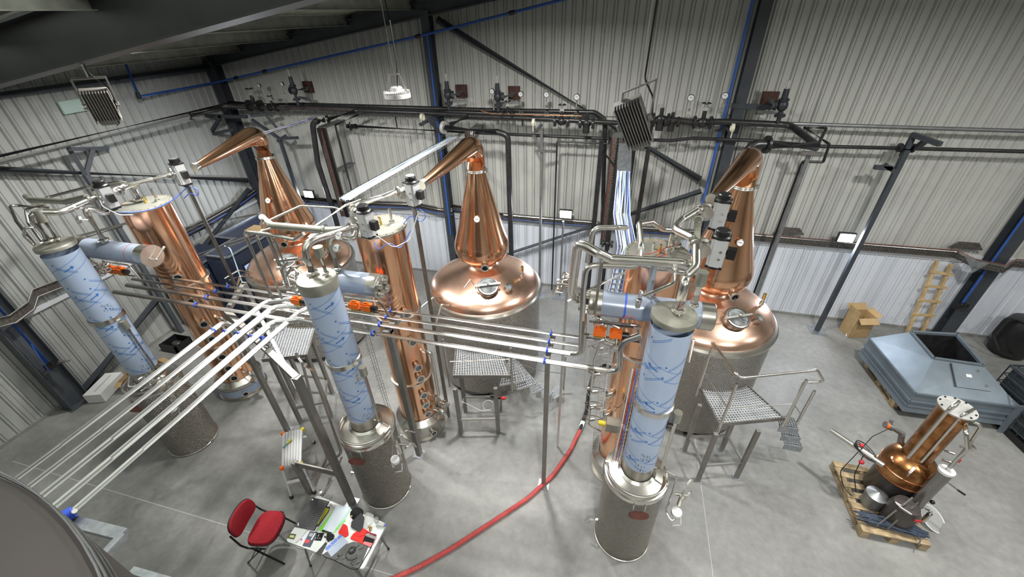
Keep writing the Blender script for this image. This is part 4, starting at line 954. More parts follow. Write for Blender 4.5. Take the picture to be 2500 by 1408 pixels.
# blue compressed air lines
def bpipe(label,pts,r=.022,bend=.05,conn=()):
    pts=[Vector(q) for q in pts]; t=thing('air_line',label,'air pipe',tuple(pts[0])); part('tube',MB().tube(pts,r,10,bend=bend),K['blue'],t)
    for i,s in conn:
        p=pts[i].lerp(pts[i+1],s); d=(pts[i+1]-pts[i]).normalized(); part('coupling',MB().cyl(p-d*.05,p+d*.05,r*1.5,seg=12).cyl(p-d*.065,p+d*.065,r*1.35,seg=12),K['black'],t)
YB=YW-.33
bpipe('blue air line rising along the roof slope on the back wall',[P(300,140,x=XL+.35),P(339,236,x=XL+.35),P(515,204,y=YB),P(1040,84,y=YB),P(1395,-6,y=YB)],.026,.04,conn=((0,.97),(2,.14),(2,.29),(2,.97),(3,.62)))
bpipe('blue air line down the centre column',[W(1043,86,YB),(W(1043,86,YB)[0],YB,1.5)],.022)
q=W(1812,105,YB); bpipe('bright blue air line down the wall column behind the right still',[(q[0],YB,7.8),(q[0],YB,1.2)],.026,conn=((0,.15),(0,.165)))
q=W(2360,700,YB); bpipe('blue air line down the far right column to black fittings',[(q[0]+.12,YB,6.0),(q[0]+.12,YB,1.05)],.024)
m=MB(); p=Vector((q[0]+.12,YB-.03,1.0)); m.obox(p,((1,0,0),(0,1,0),(0,0,1)),(.09,.05,.04))
for k in range(6): m.cyl(p,p+Vector((math.cos(k)*.14,-.05,math.sin(k*1.3)*.1)),.014,seg=6)
solo('air_outlet',m,K['black'],'black air outlet manifold on the far right column','outlet',tuple(p))
a=P(117,886,x=XL+.45); bpipe('thick blue hose hanging on the wide left column',[(a[0],a[1],4.5),(a[0],a[1],a[2]+.02)],.03)
bpipe('thin blue hose loop by the outlet on the left column',[(a[0]+.02,a[1],a[2]+.5),(a[0]+.12,a[1]-.08,a[2]+.2),(a[0]+.1,a[1]-.1,a[2]-.12),(a[0]+.02,a[1]+.05,a[2]-.14)],.008,.15)
m=MB().obox((a[0]+.03,a[1],a[2]-.06),((1,0,0),(0,1,0),(0,0,1)),(.06,.08,.05))
for k in range(5): m.cyl((a[0]+.05,a[1],a[2]-.06),(a[0]+.12,a[1]+.16*math.cos(k*1.5),a[2]-.06+.1*math.sin(k*1.5)),.014,seg=6)
solo('air_outlet',m,K['black'],'black air outlet fittings on the wide left column','outlet',(a[0],a[1],a[2]-.06))
solo('wall_bolt',MB().cyl((a[0]+.06,a[1]+.1,a[2]-.05),(a[0]+.2,a[1]+.2,a[2]-.08),.02,seg=8),K['steel'],'bright steel nozzle on the left air outlet','nozzle',(a[0]+.06,a[1]+.1,a[2]-.05))
# perforated cable trays
def tray(label,pts,wd,side=(0,0,1),m='tray',h=.1,cables=((.0,'lightgrey',.012),),slot=True,group=None,face=(0,-1,0)):
    """pts: centre line; wd: width along side vector"""
    pts=[Vector(p) for p in pts]; t=thing('cable_tray',label,'cable tray',tuple(pts[0]),group)
    mb=MB(); S=Vector(side).normalized(); F=Vector(face).normalized()
    for a,b in zip(pts[:-1],pts[1:]):
        d=(b-a).normalized()
        vs=[a-S*wd/2,b-S*wd/2,b+S*wd/2,a+S*wd/2]
        mb.poly(vs,.004,F); 
        for s in(-1,1): mb.poly([a+S*(wd/2*s),b+S*(wd/2*s),b+S*(wd/2*s)+F*h*.5,a+S*(wd/2*s)+F*h*.5],.003,S*s)
    part('pan',mb,K[m],t,smooth=0)
    if slot:
        sl=MB()
        for a,b in zip(pts[:-1],pts[1:]):
            L=(b-a).length; n=max(1,int(L/.06)); d=(b-a).normalized()
            for i in range(min(n,160)):
                for q in (-.3,0,.3):
                    c=a+d*((i+.5)*L/n+(.012 if q==0 else 0))+S*(q*wd)+F*.0045
                    sl.add([c-d*.014-S*.006,c+d*.014-S*.006,c+d*.014+S*.006,c-d*.014+S*.006],[(0,1,2,3)])
        o=part('slots',sl,K['darkhole'],t,smooth=0); o['kind']='stuff'
    for off,mm,r in cables:
        c=MB().tube([p+S*(off*wd)+F*(r+.006) for p in pts],r,6,bend=.05); part('cable',c,K[mm],t)
    return t
ty=YW-.1
cb=((.42,'steel',.012),(.28,'steel',.01),(.5,'redtube',.006))
tray('perforated cable tray running along the right half of the back wall',[W(1700,568,ty),W(1840,577,ty),W(2080,598,ty),W(2330,618,ty),W(2376,640,9.3),W(2450,655,9.3),W(2475,640,ty),W(2600,650,ty)],.16,cables=cb)
tray('cable tray along the back wall between centre and right stills',[W(1105,505,ty),W(1230,527,ty),W(1440,545,ty),W(1540,557,ty),W(1700,568,ty)],.16,cables=((.42,'steel',.014),(.25,'steel',.014),(-.45,'blue',.012)))
tray('cable tray along the back wall behind the left still',[W(700,480,ty),W(830,494,9.5),W(1010,500,ty),W(1070,512,9.5),W(1105,516,ty)],.18,cables=((.45,'steel',.016),(.3,'black',.016),(.12,'steel',.012),(0,'black',.016),(-.5,'blue',.015)))
tl=XL+.12
def WL(u,v,x=tl): return P(u,v,x=x)
tray('dark cable tray around the wide column on the left wall',[WL(-60,800,XL+.5),WL(30,778,XL+.5),WL(75,745,XL+.5),WL(85,715),WL(150,690),WL(250,650)],.16,m='tray',face=(1,0,0),cables=((.5,'white',.006),(-.5,'white',.006)),slot=False)
tray('cluttered cable tray on the left wall behind the copper column',[WL(440,575),WL(500,545),WL(570,505),WL(625,465)],.2,face=(1,0,0),slot=False,cables=((.42,'black',.02),(.2,'lightgrey',.012),(.0,'black',.02),(-.25,'bluetube',.012),(-.4,'black',.02)))
for u,v,lab in ((1930,560,'small perforated cover over the tray behind the black drop pipe'),(2362,596,'perforated cover plate on the tray beside the far right column')):
    c=Vector(W(u,v,ty-.02))-Vector((0,0,.04)); solo('tray_cover',MB().poly([c+Vector((-.3,0,-.06)),c+Vector((.3,0,-.06)),c+Vector((.17,0,.09)),c+Vector((-.17,0,.09))],.02,(0,-1,0)),K['tray'],lab,'cover plate',tuple(c),smooth=0)
c=Vector(W(2400,640,9.28)); solo('tray_gusset',MB().poly([c+Vector((-.35,0,.1)),c+Vector((.1,0,.0)),c+Vector((-.05,0,-.25))],.01,(0,-1,0)),K['galv'],'galvanised gusset plate below the tray at the far right column','plate',tuple(c),smooth=0)
# vertical and bridging trays
tray('dark vertical cable tray behind the left onion head',[W(786,312,8.95),(W(786,312,8.95)[0]+.02,8.95,2.0)],.24,side=(1,0,0),cables=((-.2,'redtube',.004),(.1,'black',.02),(.3,'black',.02)))
tray('vertical cable tray with red cable left of the finned lamp',[W(1507,335,8.9),(W(1507,335,8.9)[0],8.9,1.9)],.22,side=(1,0,0),cables=((-.3,'redtube',.004),(.1,'black',.012)))
tray('vertical cable tray behind the centre swan neck',[W(1146,318,9.0),(W(1146,318,9.0)[0],9.0,2.1)],.2,side=(1,0,0),cables=((0,'redtube',.005),(.25,'blue',.012)))
for tn,xx,y_,lab in (('cable_tray.005',W(786,312,8.95)[0],8.95,''),('cable_tray.006',W(1507,335,8.9)[0],8.9,''),('cable_tray.007',W(1146,318,9.0)[0],9.0,'')):
    for zz in (2.15,3.2,4.3):
        part('wall_fixing',MB().box((xx-.1,y_+.004,zz),(xx+.1,YW-.01,zz+.04)),K['zinc'],bpy.data.objects[tn],smooth=0)
def bridge(label,a,b,wd,cb,n=14):
    a=Vector(a);b=Vector(b); d=(b-a).normalized(); S=d.cross(Vector((0,0,1))).normalized(); U=S.cross(d)
    t=thing('cable_ladder',label,'cable tray',tuple(a)); m=MB(); L=(b-a).length
    for s in(-1,1):
        for h in (0,.06): m.tube([a+S*(wd/2*s)+U*h,b+S*(wd/2*s)+U*h],.004,5)
    n=int(L/.1)
    for i in range(n+1):
        p=a+d*(L*i/n); m.tube([p-S*(wd/2)+U*.06,p-S*(wd/2),p+S*(wd/2),p+S*(wd/2)+U*.06],.0035,5)
    part('wire_basket',m,K['steel'],t)
    rr=random.Random(3)
    for mm,k in cb:
        c=MB()
        for j in range(k):
            o=rr.uniform(-.42,.42)*wd; h=rr.uniform(.01,.05); pts=[]
            for i in range(9): pts.append(a+d*(L*i/8)+S*(o+rr.uniform(-.02,.02))+U*(h+rr.uniform(0,.012)))
            c.tube(pts,.0085,6)
        part('cable_bundle',c,K[mm],t)
K['palecable']=mat('pale_blue_cable',(.55,.72,.85),0,.3)
bridge('wire cable tray with pale blue cables bridging from the wall to the centre column',W(1112,338,8.9),Q(845,492,5.2),.24,(('palecable',9),('wtube',8)))
bridge('narrow wire cable tray bridging from the wall toward the left still',W(775,290,8.8),Q(600,345,7.6),.14,(('lightgrey',5),('bluetube',2)))
# broad tray with cable fan hanging beside the right loops
a=Vector(W(1527,350,8.8)); b=Vector(Q(1517,520,6.6)); c=Vector(Q(1530,600,6.2)); e=Vector(Q(1500,722,5.9))
t=thing('cable_drop','wide galvanised tray with blue and white cables dropping behind the right loops','cable tray',tuple(a))
m=MB()
for p,q in ((a,b),(b,c),(c,e)): m.poly([p+Vector((-.13,0,0)),q+Vector((-.13,0,0)),q+Vector((.13,0,0)),p+Vector((.13,0,0))],.004,(0,-1,.2))
part('pan',m,K['galv'],t,smooth=0)
rr=random.Random(5)
for mm,k in (('palecable',7),('bluetube',5),('wtube',6)):
    m=MB()
    for j in range(k):
        o=Vector((rr.uniform(-.11,.11),-.03-rr.uniform(0,.03),.02)); w2=Vector((rr.uniform(-.05,.05),-.04,0))
        m.tube([a.lerp(b,.45)+o,b+o+w2,c+o+w2*1.5,c.lerp(e,.5)+o,e+o],.007,6,bend=.1)
    part('cable_bundle',m,K[mm],t)
m=MB()
for i in range(11):
    p=c.lerp(e,i/10); m.tube([p+Vector((-.13,0,0)),p+Vector((-.12,-.08,0)),p+Vector((.12,-.08,0)),p+Vector((.13,0,0))],.006,5)
part('rungs',m,K['steel'],t)
# ---- lamps ----
def floodlamp(x,z,label):
    t=thing('flood_lamp',label,'flood lamp',(x,9.5,z),'flood lamps on the back wall')
    part('housing',MB().box((x-.16,9.46,z-.11),(x+.16,9.53,z+.11)),K['black'],t,smooth=0)
    part('lit_glass',MB().box((x-.14,9.45,z-.09),(x+.14,9.458,z+.09)),K['emit'],t,'glowing lamp glass',smooth=0)
    part('stirrup',MB().tube([(x-.17,9.5,z),(x-.17,9.62,z-.1),(x+.17,9.62,z-.1),(x+.17,9.5,z)],.01,6),K['steel'],t)
for (x,z),lab in zip(FLOODS,('lit flood lamp on the back wall behind the left onion head','lit flood lamp on the back wall between centre and right stills','lit flood lamp on the back wall left of the support post')): floodlamp(x,z,lab)
# round high bay
def highbay(c,label,top,r=.16,lit=False):
    c=Vector(c); t=thing('high_bay_lamp',label,'lamp',tuple(c))
    part('housing',MB().lathe(c,[(r*.8,-.04),(r,-.03),(r,.02),(r*.78,.03),(r*.5,.035),(r*.45,.09),(r*.38,.1),(.001,.1)],36,cap0=True),K['lightgrey'],t)
    fm=MB()
    for k in range(36):
        a=2*PI*k/36; d=Vector((math.cos(a),math.sin(a),0)); s=Vector((-d.y,d.x,0)); fm.obox(c+d*r*.8+Vector((0,0,.03)),(d,s,(0,0,1)),(r*.19,.003,.022))
    part('cooling_fins',fm,K['lightgrey'],t,smooth=0)
    part('lens',MB().cyl(c-Vector((0,0,.05)),c-Vector((0,0,.042)),r*.78,seg=30),K['emit2'] if lit else K['white'],t)
    part('yoke',MB().beam(c+Vector((-r*.95,0,0)),c+Vector((-.06,0,.24)),.03,.006,(0,1,0)).beam(c+Vector((r*.95,0,0)),c+Vector((.06,0,.24)),.03,.006,(0,1,0)).box(c+Vector((-.07,-.03,.235)),c+Vector((.07,.03,.25))),K['steel_dull'],t)
    top=Vector(top)
    ch=MB(); s=c+Vector((0,0,.25)); n=26
    for i in range(n):
        p=s.lerp(top,(i+.5)/n); L=(top-s).length/n; ch.beam(p-Vector((0,0,L*.55)),p+Vector((0,0,L*.55)),.012 if i%2 else .004,.004 if i%2 else .012)
    part('chain',ch,K['steel'],t)
    part('power_cable',MB().tube([top+Vector((.03,0,0)),s.lerp(top,.5)+Vector((.07,0,0)),s+Vector((.06,0,.1)),c+Vector((.02,0,.1))],.008,6,bend=.2),K['black'],t)
c=P(970,232,y=5.3); highbay(c,'round finned high bay lamp hanging by a chain before the back wall',(c[0]-.02,c[1],roofz(c[0])-.1),.17)
for i,(x,y,p_,z) in enumerate(LAMPS[:8]):
    highbay((x,y,z),['high bay lamp over the left still','high bay lamp over the centre','high bay lamp over the right still','high bay lamp over the near left','high bay lamp above the camera side','high bay lamp over the near right','high bay lamp hidden behind the big black beam','high bay lamp over the duct hood'][i]+', outside the picture',(x,y,roofz(x)-.3),.24,True)
# finned linear heads with yokes
def finhead(c,axis,label,hook,m='fin',L=.17,Wd=.13,yaw=0):
    c=Vector(c); d=Vector(axis).normalized(); s=d.cross(Vector((math.sin(yaw),-math.cos(yaw),0))).normalized(); n=-s.cross(d)
    t=thing('finned_flood_head',label,'lamp',tuple(c))
    part('housing',MB().obox(c+n*.03,(d,s,n),(L,Wd,.03)).obox(c+n*.0+d*(L+.01),(d,s,n),(.025,Wd*.7,.035)),K[m],t,smooth=0)
    f=MB()
    for k in range(10):
        o=s*(Wd*(-.93+1.86*k/9)); f.obox(c+o-n*.03,(d,s,n),(L*1.02,.0035,.035))
    part('cooling_fins',f,K[m],t,smooth=0)
    part('lens',MB().obox(c+n*.064,(d,s,n),(L*.93,Wd*.9,.004)),K['dial'],t,smooth=0)
    hk=Vector(hook); a1=c+s*(Wd+.02); a2=c-s*(Wd+.02); up=(hk-c).normalized(); b1=a1+up*.27; b2=a2+up*.27
    part('yoke',MB().beam(a1,b1,.05,.012,s).beam(a2,b2,.05,.012,s).beam(b1,b2,.05,.01,up).cyl(a1-s*.015,a1+s*.012,.03,seg=10).cyl(a2-s*.015,a2+s*.012,.03,seg=10),K['steel_dull' if m=='fin' else m],t)
    part('hanger',MB().tube([(b1+b2)/2,hk],.007,6),K['steel_dull'],t)
    part('power_cable',MB().tube([hk+Vector((.03,0,0)),(b1+b2)/2+Vector((.03,0,.05)),b2.lerp(a2,.5)+n*.02,c+d*(L*.9)-s*Wd*.8+n*-.06,c+d*(L+.06)-s*Wd*.4],.007,6,bend=.1),K['black'],t)
c=P(248,258,y=3.35); finhead(c,(-.3,.2,-1),'dark finned lamp head hanging below the big black beam',P(196,150,y=3.3),'fin',.155,.11,.9)
c=P(1548,300,y=3.6); finhead(c,(.42,.35,-.9),'pale finned lamp head hanging before the right wall column',(P(1560,205,y=3.5)[0]+.03,3.5,7.4),'fin2',.19,.105,-.1)
p=P(150,265,x=XL+.05); solo('exit_sign',MB().box((p[0],p[1]-.02,p[2]-.1),(p[0]+.05,p[1]+.45,p[2]+.12)),mat('sign_glow',(.42,.5,.47),0,.4,emit=((.6,1,.85),.08)),'small pale green lit sign box on the left wall','sign',(p[0],p[1],p[2]),smooth=0)
# ---- grated platforms in front of the pots ----
def grating(parent,corners,z,curve=0,step=.045):
    """corners: front-left, front-right, back-right, back-left (x,y); back edge may bow inward"""
    fl,fr,br,bl=[Vector((*c,z)) for c in corners]
    m=MB(); nx=int((fr-fl).length/step); ny=int((bl-fl).length/step)
    def pt(s,t):
        tt=t*(1-curve*(1-(2*s-1)**2)) if curve else t
        return (fl*(1-s)+fr*s)*(1-tt)+(bl*(1-s)+br*s)*tt
    for i in range(nx+1): m.beam(pt(i/nx,0),pt(i/nx,1),.009,.026)
    for j in range(1,ny):
        t=j/ny; pts=[pt(s/8,t) for s in range(9)]
        for a,b in zip(pts[:-1],pts[1:]): m.beam(a,b,.009,.02)
    o=part('grating',m,K['galvb'],parent,'open steel grating',smooth=0); o['kind']='stuff'
    f=MB(); f.beam(pt(0,0),pt(1,0),.012,.07); f.beam(pt(0,0),pt(0,1),.012,.05); f.beam(pt(1,0),pt(1,1),.012,.05)
    for k in range(8): f.beam(pt(k/8,1),pt((k+1)/8,1),.008,.04)
    part('edge_frame',f,K['stand'],parent,smooth=0)
def platform(label,corners,feet,z,curve,m='stand'):
    t=thing('grated_platform',label,'platform',(feet[0][0],feet[0][1],0),'grated steel platforms')
    grating(t,corners,z,curve)
    for (x,y) in feet:
        part('leg',MB().beam((x,y,.01),(x,y,z-.03),.06,.06,(0,1,0)),K[m],t,smooth=0)
        part('foot_plate',MB().rbox((x,y,.005),(.12,.1,.01)),K['galv'],t,smooth=0)
    for i,j in ((0,1),(1,2),(2,3),(3,0)):
        part('cross_bar',MB().beam((*feet[i],.42),(*feet[j],.42),.03,.04),K['steel_dull'],t,smooth=0)
    return t
def ez(u,v,z): return P(u,v,z=z)[:2]
Z=1.25
fC=[ez(1127,1060,0),ez(1217,1058,0),None,ez(1137,1005,0)]; fC[2]=(fC[1][0]+fC[3][0]-fC[0][0],fC[1][1]+fC[3][1]-fC[0][1])
platform('grated platform with curved back edge in front of the centre pot',[ez(1106,919,Z),ez(1246,919,Z),ez(1222,852,Z),ez(1113,849,Z)],fC,Z,.14)
tt=thing('handrail','thin low handrail over the centre platform','handrail',P(1096,800,z=1.6)); 
pa=P(1098,882,z=1.75); pb=P(1243,876,z=1.75)
part('rail',MB().tube([pa,pb],.009,8),K['steel_dull'],tt)
pz=ez(1250,935,Z); part('post',MB().cyl((pz[0],pz[1],1.05),(pz[0],pz[1],2.05),.018,seg=10),K['steel_dull'],tt)
pz=ez(1102,925,1.2); part('post',MB().cyl((pz[0]-.05,pz[1],1.0),(pz[0]-.05,pz[1],2.1),.018,seg=10),K['steel_dull'],tt)
# winding steps to the right of the centre platform
steps=[((1220,940),(1283,928),(1255,870),(1243,876),1.02),((1262,950),(1309,937),(1262,878),(1256,890),.82),((1300,962),(1327,948),(1275,898),(1268,905),.62),((1330,975),(1350,957),(1330,935),(1305,940),.42),((1352,975),(1378,957),(1362,942),(1345,955),.24)]
t=thing('winding_stair','winding grated steel stair right of the centre platform','stair',P(1300,960,z=0))
prev=None
for k,(a,b,c,d,z) in enumerate(steps):
    o=part('tread',MB(),K['galv'],t,smooth=0) if False else None
    m=MB(); A_,B_,C_,D_=[Vector(P(*q,z=z)) for q in (a,b,c,d)]
    n=9
    for i in range(n+1): s=i/n; m.beam(A_.lerp(B_,s),D_.lerp(C_,s),.005,.028)
    for i in range(10): s=i/9; m.beam(A_.lerp(D_,s),B_.lerp(C_,s),.005,.022)
    m.beam(A_,B_,.006,.05)
    part('tread',m,K['galvb'],t,'open grated tread',smooth=0)
    e=(A_+B_)/2; part('tread_support',MB().beam(e+Vector((0,.04,-.02)),e+Vector((0,.04,-min(z-.02,.22))),.1,.012),K['steel_dull'],t,smooth=0)
q=P(1375,962,z=0); part('newel_post',MB().cyl((q[0],q[1],0),(q[0],q[1],1.05),.018,seg=10),K['steel_dull'],t)
q2=P(1318,925,z=.1); part('guard_rail',MB().tube([P(1250,880,z=1.5),P(1320,905,z=1.3),P(1382,913,z=1.0)],.006,6,bend=.1),K['steel_dull'],t)
# cable loop hanging from the centre platform
p0=Vector(P(1128,980,z=.75)); pts=[p0,Vector(P(1150,990,z=.6)),Vector(P(1175,1003,z=.5)),Vector(P(1200,1000,z=.5)),Vector(P(1208,985,z=.62)),Vector(P(1195,975,z=.68)),Vector(P(1178,982,z=.62)),Vector(P(1180,1000,z=.5)),Vector(P(1200,1002,z=.52)),Vector(P(1208,970,z=.8))]
solo('cable_loop',MB().tube(pts,.008,6,bend=.12),K['wtube'],'white cable loop hanging under the centre platform','cable',tuple(p0))
c=Vector(P(1222,970,z=.85)); t=thing('hand_tool','black hand tool with red tip lying under the centre platform','tool',tuple(c)); part('grip',MB().cyl(c-Vector((.18,0,0)),c,.035,seg=12),K['black'],t); part('red_tip',MB().sphere(c+Vector((.05,0,0)),.035,12,8,(1.6,.9,.9)),K['redp'],t)
fR=[ez(1703,1173,0),ez(1797,1165,0),ez(1760,1100,0),ez(1670,1102,0)]
zR=1.25
platform('grated platform with tall handrail in front of the right pot',[ez(1757,1037,zR),ez(1914,1022,zR),ez(1826,943,zR),ez(1711,950,zR)],fR,zR,.1,'stand')
t=thing('stair_handrail','tall tubular steel handrail around the right platform','handrail',(*ez(1757,1037,zR),zR))
def vpost(u,v,zb,zt,r=.02): p=ez(u,v,zb); return [(p[0],p[1],zb),(p[0],p[1],zt)]
A1=Vector((*ez(1752,1055,1.15),1.15)); A2=Vector((A1.x,A1.y,2.2)); 
B1=Vector((*ez(1910,1040,1.15),1.15)); B2=Vector((B1.x,B1.y,2.15))
D1=Vector((*ez(1700,965,1.15),1.15)); D2=Vector((D1.x,D1.y,2.2))
E1=Vector((*ez(1933,1055,.75),.75)); E2=Vector((E1.x,E1.y,1.72))
for p,q in ((A1,A2),(B1,B2),(D1,D2),(E1,E2)): part('post',MB().cyl(p,q,.021,seg=12),K['steel'],t)
part('post',MB().cyl(Vector(P(1917,1040,z=1.1)),Vector(P(1917,1040,z=1.1))+Vector((0,.1,.85)),.016,seg=12),K['steel'],t)
T=Vector((0,0,.1)); e=Vector(P(1995,905,z=2.1)); 
part('top_rail',MB().tube([D2+T,A2+T,B2+T+Vector((.12,.1,.02)),E2+T+Vector((.05,0,.1)),E2+T+Vector((-.1,.05,0))],.02,12,bend=.1),K['steel'],t)
part('mid_rail',MB().tube([D2-Vector((0,0,.5)),A2-Vector((0,0,.5)),B2-Vector((0,0,.5)),E2-Vector((0,0,.55))],.008,8),K['steel_dull'],t)
for k in range(3):
    a=Vector(P(1905+k*6,1040+k*22,z=1.02-.3*k)); m=MB()
    for i in range(8): m.beam(a+Vector((.035*i,0,0)),a+Vector((.035*i,.22,0)),.005,.026)
    for i in range(7): m.beam(a+Vector((0,.037*i,0)),a+Vector((.25,.037*i,0)),.005,.02)
    m.box(a+Vector((-.01,-.01,-.12)),a+Vector((.26,0,.015)))
    part('tread',m,K['galv'],t,smooth=0)
# platform between left and centre systems
zL=1.7
L4=[ez(640,880,zL),ez(750,868,zL),ez(770,800,zL),ez(672,790,zL)]
fL=[(L4[0][0]+.1,L4[0][1]+.08),(L4[1][0]-.1,L4[1][1]+.08),(L4[2][0]-.1,L4[2][1]-.08),(L4[3][0]+.1,L4[3][1]-.08)]
platform('grated platform below the pipe junction left of the centre column',L4,fL,zL,.08)
q=Vector(P(676,806,z=zL+.03)); solo('spanner',MB().tube([q,q+Vector((.1,.05,0))],.014,8).sphere(q,.024,8,6),K['bluetube'],'small teal screwdriver lying on the grating below the junction','tool',tuple(q))
# ---- service lines, orange valves and wire ladders around the columns ----
def orangev(u,v,y,label,n=2):
    p=Vector(P(u,v,y=y)); t=thing('motor_valve',label,'valve',tuple(p))
    m=MB()
    for k in range(n): m.box(p+Vector((k*.18-.06,-.045,-.03)),p+Vector((k*.18+.075,.045,.05))).box(p+Vector((k*.18-.03,-.03,.05)),p+Vector((k*.18+.03,.03,.07)))
    part('motor_head',m,K['orange'],t,'orange motor head') if n==1 else [part('motor_head',MB().box(p+Vector((k*.18-.06,-.045,-.03)),p+Vector((k*.18+.075,.045,.05))).box(p+Vector((k*.18-.03,-.03,.045)),p+Vector((k*.18+.03,.03,.07))),K['orange'],t,'orange motor head') for k in range(n)]
    part('valve_pipe',MB().tube([p+Vector((-.22,0,-.06)),p+Vector((n*.18+.1,0,-.06))],.016,8).tube([p+Vector((-.12,.02,.12)),p+Vector((n*.18+.05,.02,.12)),p+Vector((n*.18+.12,.02,-.12))],.014,8,bend=.06),K['steel'],t)
    for k in range(n): part('ball_body',MB().cyl(p+Vector((k*.18+.0,-.0,-.06)),p+Vector((k*.18+.0,0,-.02)),.022,seg=10).cyl(p+Vector((k*.18-.05,0,-.06)),p+Vector((k*.18+.05,0,-.06)),.026,seg=12),K['brass'],t)
    part('end_cap',MB().cyl(p+Vector((n*.18-.1,0,0)),p+Vector((n*.18-.03,0,0)),.04,seg=12),K['black'],t)
orangev(272,658,3.75,'pair of orange motor valves below the left condenser',2)
orangev(865,746,3.75,'pair of orange motor valves below the centre condenser',2)
orangev(724,734,3.75,'single orange motor valve left of the centre column',1)
orangev(1462,810,3.75,'pair of orange motor valves left of the right film column',2)
def ladder_tray(label,top,bot,wd=.12,cables=(('bluetube',1),('redtube',1),('wtube',1)),face=(0,-1,0)):
    a=Vector(top);b=Vector(bot); d=(b-a).normalized(); F=Vector(face).normalized(); S=d.cross(F).normalized()
    t=thing('wire_ladder',label,'cable tray',tuple(b)); m=MB(); L=(b-a).length
    for s in(-1,0,1): m.tube([a+S*wd/2*s,b+S*wd/2*s],.004,5)
    n=int(L/.07)
    for i in range(n+1):
        p=a+d*(L*i/n); m.tube([p-S*wd/2+F*.05,p-S*wd/2,p+S*wd/2,p+S*wd/2+F*.05],.0035,5)
    part('wire_mesh',m,K['steel'],t)
    k=0
    for mm,n in cables:
        k+=1; c=MB().tube([a+S*(k*.025-.05)+F*.02,a.lerp(b,.5)+S*(k*.02-.04)+F*.03,b+S*(k*.025-.05)+F*.02],.006,6); part('cable',c,K[mm],t)
    return t
rx,ry=DRUM['right']; ccx,ccy=DRUM['centre']
q=P(1488,838,y=4.15); ladder_tray('wire ladder tray with side loops left of the right copper column',q,(q[0]+.03,4.15,.75),.13,(('wtube',1),))
ladder_tray('wire ladder tray hugging the right film column',(rx-.25,ry+.05,3.3),(rx-.27,ry+.02,1.7),.09)
ladder_tray('wire ladder tray hugging the left side of the centre film column',(ccx-.33,ccy+.15,3.15),(ccx-.33,ccy+.1,1.7),.09)
q=P(905,815,y=4.3); ladder_tray('wire ladder tray between film column and centre copper column',(q[0],4.2,2.75),(q[0]+.02,4.2,.5),.09,(('wtube',1),))
# side loops with clamps on the right copper column
lx_=COLS['right'][0]-.34; m=MB()
for k,v in enumerate((845,908,950,985,1018)):
    z=ZV(lx_,4.35,v); p=Vector((lx_-.3,4.3,z)); g=thing('sample_loop',f"{['top','second','third','fourth','lowest'][k]} small steel sampling loop left of the right copper column",'fitting',tuple(p),'small sampling loops on the right copper column')
    part('tube',MB().tube([p,p+Vector((.12,-.02,.08)),p+Vector((.3,.03,0))],.008,6,bend=.06).tube([p,p+Vector((.1,-.04,-.03)),p+Vector((.3,.03,-.01))],.01,6,bend=.03).cyl(p+Vector((.1,-.03,-.03)),p+Vector((.17,-.01,-.02)),.022,seg=8),K['steel'],g)
    part('wire',MB().tube([p,p+Vector((.05,-.05,-.12)),p+Vector((.28,0,-.08))],.003,5,bend=.1),K['wtube'],g)
# copper tube coiled around the right copper column
ccx2,ccy2=COLS['right']; pts=[]
for i in range(150):
    a=-i/150*2*PI*7+.3; pts.append((ccx2+.325*math.cos(a),ccy2+.325*math.sin(a),2.9-2.3*i/150))
part('copper_tube_coil',MB().tube(pts,.006,6),K['cop_dark'],bpy.data.objects['copper_column.002'],'thin copper tube spiralling down the column')
p=Vector(P(1496,1040,y=3.9)); t=thing('control_box','small grey metal box beside the foot of the right copper column','box',tuple(p)); part('case',MB().box(p+Vector((-.09,-.07,-.05)),p+Vector((.1,.07,.1))),K['lid'],t,smooth=0); part('yellow_valve',MB().cyl(p+Vector((-.2,0,.02)),p+Vector((-.1,0,.02)),.035,seg=10),K['yell'],t); part('white_plug',MB().cyl(p+Vector((.1,0,.02)),p+Vector((.15,0,.02)),.04,seg=10),K['white'],t); part('mounting_arm',MB().box(p+Vector((.0,.07,.0)),p+Vector((.03,.45,.03))),K['steel_dull'],t,smooth=0); part('loop_pipe',MB().tube([p+Vector((-.15,0,.3)),p+Vector((-.33,0,.3)),p+Vector((-.33,-.05,.0)),p+Vector((-.15,-.05,-.1))],.013,8,bend=.05),K['steel'],t)
# tubes of the right loop hanging below the headers
q=P(1438,840,y=4.0); pipe('u shaped steel pipe hanging below the headers by the right column',[(q[0],4.05,2.95),(q[0],4.05,2.2),(q[0]+.09,4.05,2.2),(q[0]+.09,4.05,2.75),P(1468,830,y=4.05),P(1500,835,y=4.05)],.018,.05)
# pipes along the centre header stand to the floor
c1=P(838,1110,z=1.1)
pipe('long steel pipe running down beside the stand leg, upper',[P(748,893,z=2.3),P(765,905,z=2.2),P(833,1105,z=.95),P(762,1170,z=.55)],.022,.08)
pipe('long steel pipe running down beside the stand leg, lower',[P(722,862,z=2.5),P(738,885,z=2.35),P(798,1115,z=.95),P(770,1185,z=.5)],.02,.08)
pipe('thin bent steel pipe with end clamps by the short stand',[P(835,1115,z=.8),P(812,1170,z=.6),P(795,1200,z=.5),P(782,1212,z=.45)],.016,.05,clamps=(.95,))
pipe('thin steel pipe running down the centre drum side',[(ccx-.41,ccy-.05,1.45),(ccx-.43,ccy-.08,.2)],.013,0)
m=MB().tube([P(780,1195,z=.5),P(788,1210,z=.42),P(800,1190,z=.5),P(806,1165,z=.6)],.02,8,bend=.06); solo('pipe_elbow',m,K['steel'],'curled steel pipe elbow with clamps behind the laptop','pipe',P(780,1195,z=.5))
